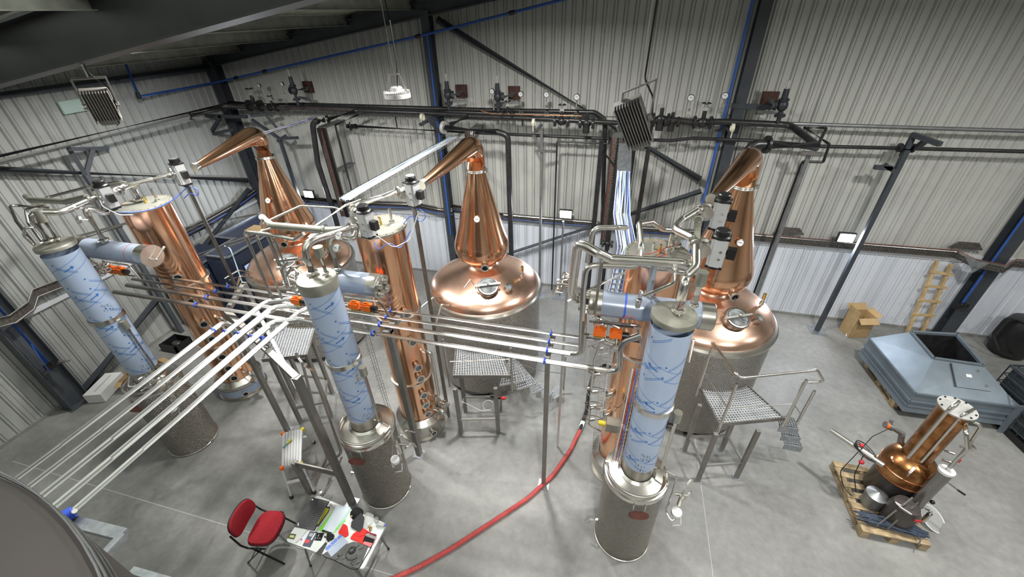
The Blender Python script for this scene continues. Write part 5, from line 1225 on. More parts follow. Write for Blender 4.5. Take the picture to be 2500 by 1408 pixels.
# blue and purple signal tubes looping between actuators
def loose(label,pts,r,m): return solo('signal_cable',MB().tube(pts,r,6,bend=.12,n=6),K[m],label,'cable',tuple(pts[0]))
def wiggle(a,b,sag,n=5): 
    a=Vector(a);b=Vector(b); return [a.lerp(b,i/n)-Vector((0,0,sag*4*(i/n)*(1-i/n))) for i in range(n+1)]
loose('blue signal tube sagging from the left actuators over the copper lid',wiggle(A['L1']+Vector((.05,-.05,-.2)),A['L2']+Vector((.15,-.05,-.2)),.12,7),.009,'bluetube')
loose('blue tube loop below the upper left actuator',[A['L1']+Vector((.05,0,-.2)),A['L1']+Vector((.2,0,-.22)),A['L1']+Vector((.15,0,-.35)),A['L1']+Vector((.0,0,-.3)),A['L1']+Vector((-.1,-.05,-.38))],.008,'bluetube')
loose('white cable curling from the lower left actuator',[A['L2']+Vector((-.05,-.07,.0)),A['L2']+Vector((.05,-.15,-.08)),A['L2']+Vector((.2,-.1,-.22)),A['L2']+Vector((.3,0,-.25))],.008,'wtube')
loose('blue tube loop below the centre swan neck actuator',[A['C1']+Vector((.05,0,-.2)),A['C1']+Vector((.16,0,-.3)),A['C1']+Vector((.05,0,-.42)),A['C1']+Vector((-.08,0,-.3)),A['C1']+Vector((-.2,-.1,-.45)),A['C1']+Vector((-.35,-.2,-.42))],.006,'bluetube')
loose('white cable looping from the lower centre actuator to the copper column',[A['C2']+Vector((.02,-.08,-.05)),A['C2']+Vector((.2,-.1,-.12)),A['C2']+Vector((.3,0,-.3)),A['C2']+Vector((.42,.2,-.28)),A['C2']+Vector((.5,.35,.0))],.006,'wtube')
loose('blue tube looping beside the white cable at the centre',[A['C2']+Vector((.1,-.08,-.2)),A['C2']+Vector((.14,-.1,-.3)),A['C2']+Vector((.25,0,-.22)),A['C2']+Vector((.32,.1,-.38)),A['C2']+Vector((.45,.2,-.15))],.006,'bluetube')
q=COLS['right']; loose('red wire lying in loops on the right copper lid',[(q[0]-.25,q[1]-.1,4.16),(q[0]-.1,q[1]-.12,4.17),(q[0]+.05,q[1]+.05,4.17),(q[0]+.1,q[1]-.1,4.17),(q[0]-.02,q[1]-.16,4.17),(q[0]+.02,q[1],4.18),(q[0]+.2,q[1]+.05,4.25)],.005,'redtube')
loose('white cable hanging from the left tray between cabinets and pot',[P(548,600,y=6.4),P(562,605,y=6.3),P(578,650,y=6.2),P(600,715,y=6.0)],.012,'palecable')
loose('thin red and white wire around the right cap',wiggle(P(1690,722,y=3.3),P(1590,775,y=3.5),.08,5),.004,'redtube')
loose('thin red wire ring above the right orange valves',[P(1515,790,y=3.6),P(1525,772,y=3.6),P(1545,772,y=3.6),P(1553,790,y=3.6),P(1545,802,y=3.6)],.004,'redtube')
# loose small tubing under the left column top of drum
lx,ly=DRUM['left']
loose('bundle of white tubing looped over the lid of the left drum',[(lx-.3,ly-.1,1.66),(lx-.05,ly-.3,1.68),(lx+.25,ly-.15,1.7),(lx+.3,ly+.1,1.68),(lx+.2,ly-.3,1.66)],.012,'wtube')
# control cabinets in the far left corner
K['navy']=mat('navy_cabinet',(.03,.04,.075),.1,.35,col2=(.04,.05,.085),scale=2)
def cabinet(label,x0,y0,x1,y1,h,screen=False):
    t=thing('control_cabinet',label,'cabinet',((x0+x1)/2,(y0+y1)/2,0))
    part('body',MB().box((x0,y0,0),(x1,y1,h)),K['navy'],t,smooth=0)
    part('plinth',MB().box((x0-.02,y0-.02,0),(x1+.02,y1+.02,.1)),K['black'],t,smooth=0)
    part('top_rim',MB().beam((x0,y0,h+.015),(x1,y0,h+.015),.04,.03).beam((x1,y0,h+.015),(x1,y1,h+.015),.04,.03).beam((x0,y0,h+.015),(x0,y1,h+.015),.04,.03),K['galv'],t,smooth=0)
    n=max(1,round((y1-y0)/.8))
    for k in range(n):
        a=y0+(y1-y0)*k/n; b=y0+(y1-y0)*(k+1)/n
        dd=part('door',MB().box((x1,a+.02,.14),(x1+.02,b-.02,h-.05)),K['navy'],t,smooth=0)
        part('handle',MB().box((x1+.02,a+.06,h*.5),(x1+.04,a+.09,h*.62)),K['steel'],dd,smooth=0)
    if screen:
        s=part('screen',MB().box((x1+.02,y0+.25,h*.66),(x1+.035,y0+.62,h*.84)),K['black'],t,smooth=0)
        part('display',MB().box((x1+.036,y0+.28,h*.68),(x1+.038,y0+.59,h*.82)),K['screen'],s,'lit blue display',smooth=0)
    return t
cabinet('dark navy control cabinet with a lit blue screen behind the left pot',-9.1,6.3,-8.45,7.2,2.0,True)
cabinet('tall dark navy cabinet in the far left corner',-9.9,7.3,-8.6,9.2,1.9)
cabinet('dark navy cabinet against the left wall behind the left copper column',-10.3,5.9,-9.3,7.15,1.75)
q=Vector((-9.2,7.6,1.95)); solo('cardboard_tray',MB().box(q,q+Vector((.5,.35,.07))),K['card'],'brown cardboard tray lying on top of the corner cabinet','box',tuple(q),smooth=0)
for k in range(2):
    y=6.25+k*.1; pipe(['front thin bright pipe crossing before the corner cabinets','rear thin bright pipe crossing before the corner cabinets'][k],[P(480,630-k*8,y=5.6),P(560,600-k*8,y=6.0),P(660,566-k*8,y=6.4)],.016,.1)
pipe('slim bright pipe rising across the corner toward the left pot',[P(455,555,y=5.8),P(630,522,y=6.3),P(645,540,y=6.2)],.018,.1)
pipe('thin bright pipe with elbow entering the left pot dome',[P(560,684,y=5.2),P(605,665,y=5.6),P(618,670,y=5.8)],.014,.05)

# clusters of small valves and clamps beside each column
def cluster(label,c,spread,seed,n=9):
    rr=random.Random(seed); c=Vector(c); t=thing('valve_cluster',label,'valves',tuple(c))
    pts=[c+Vector((rr.uniform(-1,1)*spread[0],rr.uniform(-1,1)*spread[1],rr.uniform(-1,1)*spread[2])) for _ in range(n)]
    for i,p in enumerate(pts):
        ax=rr.choice([(1,0,0),(0,1,0),(0,0,1)]); d=Vector(ax); L=rr.uniform(.08,.22)
        q=pts[(i+1)%n]; r=rr.choice((.01,.014,.018))
        part('link_tube',MB().tube([p-d*.02,p+d*L*.5,Vector((q.x,p.y,p.z)).lerp(q,.2),q],r,8,bend=.04),K['steel'],t)
        part('clamp_body',MB().cyl(p-d*.03,p+d*.03,r*1.9,seg=12).lathe(p,[(r,-.01),(r*2.4,-.008),(r*2.4,.008),(r,.01)],14,ax),K['steel'],t)
    for k in range(2):
        p=pts[k]; part('wing_lever',MB().tube([p,p+Vector((0,-.05,.03)),p+Vector((.08,-.08,.05))],.006,6),K['steel_dull'],t)
cluster('tangle of small steel valves left of the centre cap',P(722,682,y=3.7),(.2,.12,.14),2,11)
cluster('small steel valves and clamps under the right condenser end',P(1500,815,y=3.8),(.22,.12,.14),5,9)
cluster('small steel valves between the left column and its condenser',P(248,650,y=3.6),(.16,.1,.12),8,8)
pq=P(1385,690,y=4.6); pipe('slim steel stand pipe carrying the valves on the wall side of the large loop',[(pq[0],pq[1],pq[2]),(pq[0],pq[1],0)],.02,0)
cluster('small steel valves on the wall side of the large right loop',P(1385,690,y=4.6),(.14,.2,.12),12,8)
cluster('small steel valves over the lid of the left drum',(DRUM['left'][0]+.3,DRUM['left'][1]-.15,1.75),(.16,.1,.1),14,7)
cluster('small steel valves at the foot of the centre copper column',(COLS['centre'][0]+.5,COLS['centre'][1],.55),(.12,.1,.14),17,6)
wpost('slim tan post rising under the middle flood lamp',1375,540,9.3,(),.04,'zinc')
# ---- red hose on the floor ----
K['hose']=mat('red_ribbed_hose',(.6,.11,.1),0,.5,col2=(.5,.08,.08),scale=4)
hp=[P(u,v,z=.04) for u,v in ((930,1425),(1020,1385),(1100,1340),(1200,1275),(1290,1215),(1350,1160),(1392,1100),(1416,1050))]
hp2=[P(u,v,z=.05) for u,v in ((1416,1050),(1432,1000),(1437,950),(1450,905),(1480,888))]
t=thing('red_hose','long red ribbed hose curving over the floor, joined to a black hose','hose',hp[0])
pts=fillet(hp,1.2,6); dense=[]
for a,b in zip(pts[:-1],pts[1:]):
    n=max(1,int((b-a).length/.0125)); dense+=[a.lerp(b,i/n) for i in range(n)]
dense.append(pts[-1])
# ribbed tube: radius alternates along the length
def ribtube(pts,r,seg=10):
    mb=MB(); N=len(pts); vs=[];fs=[]; prev=None
    for i in range(N):
        d=(pts[min(i+1,N-1)]-pts[max(i-1,0)]).normalized()
        a=Vector((d.y,-d.x,0)).normalized(); b=a.cross(d)
        rr=r*(1.0 if (i//1)%2 else .8)
        for k in range(seg):
            t_=2*PI*k/seg; vs.append(pts[i]+a*rr*math.cos(t_)+b*rr*math.sin(t_))
    for i in range(N-1):
        for k in range(seg): fs.append((i*seg+k,i*seg+(k+1)%seg,(i+1)*seg+(k+1)%seg,(i+1)*seg+k))
    return mb.add(vs,fs)
part('ribbed_tube',ribtube(dense,.038),K['hose'],t,'red ribbed section',smooth=0)
part('black_tube',MB().tube(hp2,.03,12,bend=.4),K['black'],t,'black rubber section')
part('coupling',MB().tube([hp[-1],P(1423,1030,z=.045)],.04,12),K['steel'],t,'steel hose coupling')
# ---- chair ----
def chair():
    t=thing('office_chair','red padded chair with black frame beside the folding table','chair',(-4.3,1.95,0))
    f=Vector((.93,.02,0)); 
    th=math.radians(12); F=Vector((math.cos(th),math.sin(th),0)); S=Vector((-F.y,F.x,0)); o=Vector((-4.3,1.98,0)); U=Vector((0,0,1))
    def L(a,b,c): return o+F*a+S*b+U*c
    def pad(c,ax,w_,h_,th_,exp=3.2,nu=14,nv=12,bulge=.02,curve=0):
        mb=MB(); vs=[];fs=[]
        a,b,n=ax; rings=[]
        def outl(k,N,sc):
            t_=2*PI*k/N; cx=math.copysign(abs(math.cos(t_))**(2/exp),math.cos(t_)); sy=math.copysign(abs(math.sin(t_))**(2/exp),math.sin(t_)); return cx*w_*sc,sy*h_*sc
        N=40
        prof=[(.0,th_+bulge),(.5,th_+bulge*.85),(.82,th_+bulge*.4),(.95,th_),(1,th_*.5),(1,0),(.95,-.01),(0,-.01)]
        for sc,z in prof:
            for k in range(N):
                x,y=outl(k,N,max(sc,.001)); vs.append(c+a*x+b*y+n*(z+curve*(y/h_)**2))
        for i in range(len(prof)-1):
            for k in range(N): fs.append((i*N+k,(i+1)*N+k,(i+1)*N+(k+1)%N,i*N+(k+1)%N))
        return mb.add(vs,fs)
    part('seat',pad(L(.02,0,.45),(F,S,U),.2,.235,.045,curve=.03),K['red'],t,'red padded seat')
    part('seat_shell',pad(L(.02,0,.435),(F,S,U),.206,.241,.018,bulge=0,curve=.03),K['black'],t)
    bn=(F*math.cos(.22)+U*math.sin(.22)); bu=(U*math.cos(.22)-F*math.sin(.22))
    part('backrest',pad(L(-.27,0,.74),(bu,S,bn),.145,.23,.035,curve=.05),K['red'],t,'red padded backrest')
    part('back_shell',pad(L(-.28,0,.74),(bu,S,bn),.152,.237,.015,bulge=0,curve=.05),K['black'],t)
    for s in(-1,1):
        part('back_bar',MB().tube([L(-.27,.235*s,.72),L(-.2,.25*s,.5),L(-.12,.25*s,.43),L(.12,.25*s,.43)],.013,8,bend=.05),K['black'],t)
        part('leg',MB().tube([L(-.05,.255*s,.44),L(.26,.26*s,.012)],.013,8),K['black'],t)
        part('leg',MB().tube([L(.08,.255*s,.44),L(-.28,.26*s,.012)],.013,8),K['black'],t)
    part('rear_stretcher',MB().tube([L(-.17,-.25,.16),L(-.17,.25,.16)],.01,8),K['black'],t)
chair()
# ---- folding table and the things on it ----
K['tabletop']=mat('white_table_top',(.68,.71,.69),0,.35,col2=(.64,.67,.65),scale=3)
tz=.74
tb=[Vector(P(697,1320,z=tz)),Vector(P(887,1390,z=tz)),Vector(P(944,1278,z=tz)),Vector(P(772,1208,z=tz))]
ctr=sum(tb,Vector())/4
t=thing('folding_table','white folding table crowded with tools and papers','table',(ctr.x,ctr.y,0))
def rounded(pts,r,n=5):
    out=[]; N=len(pts)
    for i in range(N):
        a,b,c=pts[i-1],pts[i],pts[(i+1)%N]; p=b+(a-b).normalized()*r; q=b+(c-b).normalized()*r
        for k in range(n+1): s=k/n; out.append(p*(1-s)**2+b*2*s*(1-s)+q*s*s)
    return out
part('table_top',MB().poly([p-Vector((0,0,.035)) for p in rounded(tb,.05)],.035,(0,0,1)),K['tabletop'],t,smooth=40)
ex=(tb[1]-tb[0]).normalized(); ey=(tb[3]-tb[0]).normalized()
for i,(s,q) in enumerate(((.13,1),(.87,-1))):
    for w_ in (.06,.94):
        p=tb[0].lerp(tb[1],s).lerp(tb[3].lerp(tb[2],s),w_); part('leg',MB().tube([Vector((p.x,p.y,.7))+ex*q*.1,Vector((p.x,p.y,.03))-ex*q*.04],.013,8),K['zinc'],t); part('foot_cap',MB().cyl(Vector((p.x,p.y,0))-ex*q*.042,Vector((p.x,p.y,.04))-ex*q*.04,.017,seg=10),K['black'],t)
    a=tb[0].lerp(tb[1],s).lerp(tb[3].lerp(tb[2],s),.06); b=tb[0].lerp(tb[1],s).lerp(tb[3].lerp(tb[2],s),.94)
    part('cross_bar',MB().tube([Vector((a.x,a.y,.2)),Vector((b.x,b.y,.2))],.01,8),K['zinc'],t)
TZ=tz+.001
def tp(x,y,z=TZ): return Vector(P(680+x/6.177,1180+y/6.177,z=z))
def flat(name,label,cat,quad,h,m,z=TZ,r=0,parts=()):
    q=[tp(*c,z) for c in quad]; q=rounded(q,r) if r else q
    t=thing(name,label,cat,tuple(q[0])) if parts or True else None
    part({'laptop':'base'}.get(name,'body'),MB().poly(q,h,(0,0,1)),K[m] if isinstance(m,str) else m,t,smooth=0)
    return t
K['lapblack']=mat('laptop_black',(.015,.016,.02),0,.45)
K['paper']=mat('paper',(.68,.75,.82),0,.7); K['green']=mat('bright_green',(.22,.75,.08),0,.5); K['yg']=mat('yellow_felt',(.5,.5,.03),0,.8)
K['redcloth']=mat('red_cloth',(.72,.035,.03),0,.9); K['cap']=mat('charcoal_fabric',(.045,.045,.05),0,.9,bump=(120,.3)); K['capblack']=mat('black_fabric',(.008,.008,.009),0,.9)
K['greycloth']=mat('grey_tool_roll',(.13,.13,.13),0,.85,col2=(.09,.09,.09),scale=20); K['pouch']=mat('blue_pouch',(.12,.22,.65),0,.5); K['clearpl']=mat('clear_plastic',(.5,.58,.72),0,.25,alpha=.75); K['bagclear']=mat('bag_plastic',(.6,.62,.6),0,.15,alpha=.45)
K['darkblue']=mat('dark_print',(.05,.06,.1),0,.5)
lap=flat('laptop','open black laptop standing at the back corner of the table','laptop',[(505,215),(762,275),(540,712),(245,650)],.018,'lapblack')
km=MB()
A0,B0,C0,D0=tp(610,255,TZ+.019),tp(735,285,TZ+.019),tp(545,660,TZ+.019),tp(400,632,TZ+.019)
kk=MB()
for i in range(6):
    for j in range(15):
        s0,s1=(i+.12)/6,(i+.88)/6; t0,t1=(j+.1)/15,(j+.9)/15
        f=lambda s,t_: A0.lerp(B0,s).lerp(D0.lerp(C0,s),t_)
        kk.poly([f(s0,t0),f(s1,t0),f(s1,t1),f(s0,t1)],.003,(0,0,1))
o=part('keyboard',kk,mat('key_grey',(.022,.023,.026),0,.5),lap,'black keyboard with grey legends',smooth=0); o['kind']='stuff'
kl=MB(); 
for i in range(6):
    for j in range(15): c=A0.lerp(B0,(i+.5)/6).lerp(D0.lerp(C0,(i+.5)/6),(j+.5)/15)+Vector((0,0,.0035)); kl.add([c+Vector((-.002,-.002,0)),c+Vector((.002,-.002,0)),c+Vector((.002,.002,0)),c+Vector((-.002,.002,0))],[(0,1,2,3)])
o=part('key_legends',kl,K['dial'],lap,smooth=0); o['kind']='stuff'
p0,p1=tp(762,275,TZ+.018),tp(540,712,TZ+.018); vd=(p1-p0).normalized(); od=Vector((0,0,1)).cross(vd).normalized()
if od.x<0: od=-od
# the screen leans back so that it is seen edge on from above
mid=(p0+p1)/2; sight_=(mid-Vector((0,0,6.5))).normalized(); 
sd=(-sight_+vd*sight_.dot(vd)).normalized()
part('screen',MB().poly([p0,p1,p1+sd*.235,p0+sd*.235],.006,od),K['lapblack'],lap,'laptop screen seen edge on',smooth=0)
part('touch_pad',MB().poly([tp(430,340,TZ+.019),tp(510,360,TZ+.019),tp(455,450,TZ+.019),tp(385,432,TZ+.019)],.0006,(0,0,1)),K['black'],lap,smooth=0)
part('sticker',MB().poly([tp(500,228,TZ+.019),tp(525,234,TZ+.019),tp(520,255,TZ+.019),tp(497,250,TZ+.019)],.0006,(0,0,1)),K['dial'],lap,smooth=0)
part('palm_label',MB().poly([tp(292,590,TZ+.019),tp(304,592,TZ+.019),tp(302,640,TZ+.019),tp(288,636,TZ+.019)],.0006,(0,0,1)),K['dial'],lap,smooth=0)
pch=flat('felt_case','yellow green felt case with black edging beside the laptop','case',[(700,345),(782,360),(760,430),(600,650),(560,640)],.012,'capblack',r=.02); part('felt',MB().poly(rounded([tp(700,365,TZ+.013),tp(765,372,TZ+.013),tp(745,425,TZ+.013),tp(590,635,TZ+.013),tp(580,620,TZ+.013)],.015),.003,(0,0,1)),K['yg'],pch,smooth=0)
flat('paper_sheet','loose off-white sheet between felt case and clipboard','paper',[(790,300),(890,330),(700,690),(600,700)],.002,mat('offwhite',(.5,.5,.5),0,.8))
flat('folder','bright green folder under the clipboard','folder',[(880,340),(1015,560),(800,785),(600,700)],.004,'green',r=.01)
cb=flat('clipboard','white papers on a clipboard with steel clip','clipboard',[(885,330),(1085,360),(815,770),(655,720)],.012,'paper')
part('clip',MB().poly([tp(668,700,TZ+.013),tp(812,745,TZ+.013),tp(800,765,TZ+.013),tp(655,722,TZ+.013)],.012,(0,0,1)),K['black'],cb,smooth=0)
flat('green_sheet','pale green sheets below the black cap','paper',[(1010,350),(1095,370),(990,560),(930,640),(900,700)],.008,mat('palegreen',(.45,.72,.62),0,.7))
lf=flat('leaflet','dark printed leaflet with a red block at the table edge','leaflet',[(475,718),(592,738),(480,962),(362,938)],.006,'darkblue')
part('red_block',MB().poly([tp(415,840,TZ+.0065),tp(478,850,TZ+.0065),tp(452,900,TZ+.0065),tp(390,890,TZ+.0065)],.0005,(0,0,1)),K['redp'],lf,smooth=0)
part('pale_block',MB().poly([tp(478,745,TZ+.0065),tp(530,753,TZ+.0065),tp(500,800,TZ+.0065),tp(450,792,TZ+.0065)],.0005,(0,0,1)),mat('palegrey',(.35,.37,.42),0,.6),lf,smooth=0)
part('side_strip',MB().poly([tp(545,745,TZ+.0065),tp(562,748,TZ+.0065),tp(500,850,TZ+.0065),tp(484,847,TZ+.0065)],.0005,(0,0,1)),K['dial'],lf,smooth=0)
cd_=flat('dark_card','small black and yellow card at the left corner of the table','card',[(165,750),(268,765),(232,845),(130,822)],.003,mat('olivedark',(.06,.07,.03),0,.5))
part('yellow_print',MB().poly([tp(180,775,TZ+.0035),tp(245,785,TZ+.0035),tp(225,820,TZ+.0035),tp(165,808,TZ+.0035)],.0004,(0,0,1)),mat('paleyellow',(.55,.6,.2),0,.5),cd_,smooth=0)
nt_=flat('note_paper','white note with a red round seal','paper',[(385,775),(440,790),(350,895),(310,850)],.002,'paper')
c=tp(345,845,TZ+.0025); part('red_seal',MB().cyl(c,c+Vector((0,0,.002)),.012,seg=16),K['redp'],nt_)
dc=flat('connector_card','black card holding a row of pale grey connectors','card',[(590,745),(690,745),(640,865),(540,855)],.004,'capblack')
for k in range(5):
    c=tp([560,590,622,605,600][k],[825,822,825,775,790][k],TZ+.006); part('connector',MB().sphere(c,.008,8,6,(1,1.3,.7)),K['steel_dull'],dc)
flat('mobile_phone','black phone lying over the front table edge','phone',[(712,885),(735,905),(632,1100),(562,1055)],.009,'black',r=.006)
flat('spectacle_case','small dark case between cards and phone','case',[(695,790),(715,795),(712,820),(692,815)],.01,'capblack')
# cap
def blob(parent_name,label,cat,c,rad,sc,m,seed,n=18,amp=.18,z0=TZ):
    rr=random.Random(seed); mb=MB(); vs=[];fs=[]; ph=[rr.uniform(0,6) for _ in range(6)]
    for i in range(n+1):
        th=PI/2*i/n
        for k in range(30):
            a=2*PI*k/30; w_=1+amp*(.5*math.sin(2*a+ph[0])+.35*math.sin(3*a+ph[1]+3*th)+.25*math.sin(5*a+ph[2]-4*th))
            vs.append((c.x+rad*sc[0]*w_*math.sin(th)*math.cos(a),c.y+rad*sc[1]*w_*math.sin(th)*math.sin(a),z0+rad*sc[2]*math.cos(th)*(1+amp*.8*math.sin(4*a+ph[3])*math.sin(th))))
    for i in range(n):
        for k in range(30): fs.append((i*30+k,(i+1)*30+k,(i+1)*30+(k+1)%30,i*30+(k+1)%30))
    return mb.add(vs,fs)
c=tp(1180,500); t=thing('baseball_cap','black and charcoal cap with a small gold badge on the table','cap',tuple(c))
part('crown',blob('','','',c+Vector((-.015,.03,0)),.085,(1,1,1.2),K['cap'],4,amp=.1),K['capblack'],t); 
part('peak',MB().poly(rounded([tp(1100,580,TZ+.05),tp(1250,440,TZ+.06),tp(1300,520,TZ+.035),tp(1265,690,TZ+.012),tp(1225,738,TZ+.01),tp(1090,660,TZ+.02)],.015),.008,(0,0,1)),K['cap'],t,'charcoal peak')
part('badge',MB().sphere(tp(1100,490,TZ+.09),.012,8,6,(1,1.5,.5)),K['brass'],t)
c=tp(1000,700); 
solo('red_cloth',MB().poly(rounded([tp(980,610,TZ+.0),tp(1040,640),tp(1060,780),tp(1010,815),tp(900,750)],.02),.015,(0,0,1)),K['redcloth'],'left piece of red cloth under the black cap','cloth',tuple(c))
c=tp(1200,800); m=MB(); q=rounded([tp(1270,670),tp(1400,750),tp(1390,840),tp(1280,920),tp(1080,835),tp(1130,760)],.02); m.poly(q,.014,(0,0,1)); m.tube([tp(1130,760,TZ+.014),tp(1220,790,TZ+.018),tp(1370,760,TZ+.014)],.008,6,bend=.03)
solo('red_cloth',m,K['redcloth'],'right folded piece of red cloth beside the clear bag','cloth',tuple(c))
c=tp(1350,560); solo('clear_bag',blob('','','',c,.1,(.8,1.1,.35),None,9,amp=.3),K['bagclear'],'crumpled clear plastic bag at the back of the table','bag',tuple(c))
solo('small_parts',MB().sphere(tp(1385,690,TZ+.02),.02,10,6).sphere(tp(1370,650,TZ+.02),.015,10,6).sphere(tp(1400,660,TZ+.03),.012,8,6),K['brass'],'brass coloured small parts in the clear bag','parts',tuple(tp(1385,690)),kind='stuff')
c=tp(1490,590); t=thing('drinking_glass','clear plastic cup standing at the right back corner of the table','cup',tuple(c)); part('cup',MB().lathe(c,[(.025,0),(.035,.09),(.033,.09),(.023,.003)],20),K['bagclear'],t)
c=tp(1530,650); t=thing('water_bottle','clear water bottle lying at the right corner of the table','bottle',tuple(c)); part('bottle_body',MB().cyl(c+Vector((-.04,.0,.03)),c+Vector((.06,.02,.03)),.03,seg=16),K['bagclear'],t); part('bottle_cap',MB().cyl(c+Vector((.06,.02,.03)),c+Vector((.08,.024,.03)),.014,seg=12),K['bluetube'],t)
bx=flat('tool_packet','red edged packet of small tools','packet',[(1330,740),(1488,775),(1430,900),(1395,975),(1270,890)],.02,'capblack',r=.02)
part('red_label',MB().poly([tp(1290,870,TZ+.021),tp(1420,900,TZ+.021),tp(1390,960,TZ+.021),tp(1275,910,TZ+.021)],.001,(0,0,1)),mat('pinkred',(.7,.15,.18),0,.5),bx,smooth=0)
part('red_edge',MB().tube([tp(1340,745,TZ+.02),tp(1480,778,TZ+.02),tp(1430,900,TZ+.02)],.004,6,bend=.02),K['redp'],bx)
m=MB()
for k in range(9): a=tp(1310+k*17,790+k*6,TZ+.022); m.beam(a,a+Vector((.005,.035,0)),.004,.004)
o=part('tool_bits',m,K['steel_dull'],bx,smooth=0); o['kind']='stuff'
zp=flat('zip_pouch','blue edged clear zip pouch','pouch',[(940,772),(1055,885),(800,1112),(705,975)],.012,'clearpl',r=.008)
part('zip_edge',MB().poly([tp(930,770,TZ+.013),tp(960,790,TZ+.013),tp(735,1000,TZ+.013),tp(705,975,TZ+.013)],.003,(0,0,1)),K['pouch'],zp,'blue zip edge',smooth=0)
tr=flat('tool_roll','grey fabric tool roll with black edging hanging over the table front','tool roll',[(1130,880),(1360,940),(1215,1290),(900,1190),(680,1100),(690,1050)],.01,'greycloth',r=.02)
part('edging',MB().tube([tp(668,1060,TZ+.008),tp(690,1105,TZ+.008),tp(830,1150,TZ+.008),tp(900,1190,TZ+.008),tp(1100,1290,TZ+.008),tp(1205,1295,TZ+.008),tp(1290,1140,TZ+.008),tp(1400,960,TZ+.008)],.005,6,bend=.05),K['capblack'],tr)
for k,(x,y) in enumerate(((1180,930),(1240,960),(1110,1000),(930,1070),(990,1110),(880,1120),(1150,1150),(1190,1180))):
    a=tp(x,y,TZ+.014); part('pocket',MB().obox(a,((.7,.7,0),(-.7,.7,0),(0,0,1)),(.03,.018,.006)),K['greycloth'],tr,smooth=0)
m=MB(); c=tp(1105,995,TZ+.03)
for k in range(5): m.torus(c+Vector((0,0,.004*k-.01)),.045-.004*k,.005,(.1*math.sin(k),.1*math.cos(k),1),24,6)
m.tube([c+Vector((-.04,0,0)),tp(1000,1090,TZ+.02),tp(1060,1160,TZ+.02),tp(1120,1120,TZ+.02)],.004,6,bend=.03)
solo('cable_coil',m,K['black'],'coiled black cable on the tool roll','cable',tuple(c))
c=tp(1140,1120,TZ+.02); m=MB().obox(c,((.8,.6,0),(-.6,.8,0),(0,0,1)),(.035,.02,.014)).tube([c,tp(1080,1200,TZ+.02),tp(1130,1230,TZ+.018)],.004,6,bend=.02); solo('power_adapter',m,K['black'],'black power adapter with white plug on the tool roll','adapter',tuple(c))
solo('charger_cable',MB().tube([tp(500,690,TZ+.01),tp(430,700,TZ+.004),tp(340,820,TZ+.004),tp(245,905,TZ+.004),tp(225,920,tz-.06),tp(300,985,tz-.12),tp(400,1000,.5),P(745,1350,z=.02),P(758,1372,z=.01),P(775,1360,z=.01),P(772,1350,z=.01)],.0035,6,bend=.05),K['lightgrey'],'thin grey cable running from the laptop over the table edge','cable',tuple(tp(430,700)))
solo('grey_cable_loop',MB().torus(tp(830,870,TZ+.018),.05,.003,(0,0,1),22,6),K['wtube'],'thin white cable loop beside the zip pouch','cable',tuple(tp(830,870)))
flat('black_pouch','soft black pouch between the clipboard and the zip pouch','pouch',[(740,760),(850,780),(840,830),(760,885),(722,850)],.03,'capblack',r=.02)
# ---- step platform ----
zt=.62
s4=[Vector(P(687,1140,z=zt)),Vector(P(735,1130,z=zt)),Vector(P(738,1046,z=zt)),Vector(P(690,1056,z=zt))]
t=thing('step_platform','folding aluminium work platform with a screwdriver on it','step platform',(*((s4[0]+s4[2])/2).xy,0))
m=MB().poly([p-Vector((0,0,.05)) for p in s4],.05,(0,0,1)); part('deck',m,K['alu'],t,'worn ribbed deck',smooth=0)
m=MB()
for k in range(1,7): s=k/7; m.beam(s4[0].lerp(s4[1],s)+Vector((0,0,.002)),s4[3].lerp(s4[2],s)+Vector((0,0,.002)),.006,.004)
part('deck_ribs',m,K['zinc'],t,smooth=0)
for i,(a,b,o) in enumerate(((s4[0],s4[1],-1),(s4[3],s4[2],1))):
    ld=((s4[3]-s4[0]).normalized())*o
    feet=[]
    for p,sx in ((a,-1),(b,1)):
        q=Vector((p.x,p.y,0))+ld*.16+((b-a).normalized())*sx*.03; feet.append(q); part('leg',MB().beam(p-Vector((0,0,.03)),q,.03,.02),K['alu'],t,smooth=0); part('foot_cap',MB().box(q+Vector((-.025,-.02,0)),q+Vector((.025,.02,.05))),K['black'],t,smooth=0)
    ra=a.lerp(feet[0],.5); rb=b.lerp(feet[1],.5); part('rung',MB().beam(ra,rb,.05,.025),K['alu'],t,smooth=0)
for p in s4: part('corner_cap',MB().box(p+Vector((-.025,-.025,-.055)),p+Vector((.025,.025,.005))),K['yell'] if p in (s4[2],s4[1]) else K['orange'],t,smooth=0)
c=Vector(P(712,1072,z=zt+.025)); t=thing('screwdriver','teal and yellow screwdriver on the step platform','screwdriver',tuple(c)); part('handle',MB().cyl(c,c+Vector((-.02,-.09,0)),.016,seg=10),K['yg'],t); part('tip',MB().cyl(c+Vector((-.02,-.09,0)),c+Vector((-.03,-.17,0)),.011,seg=8),mat('teal',(.03,.3,.3),0,.4),t)
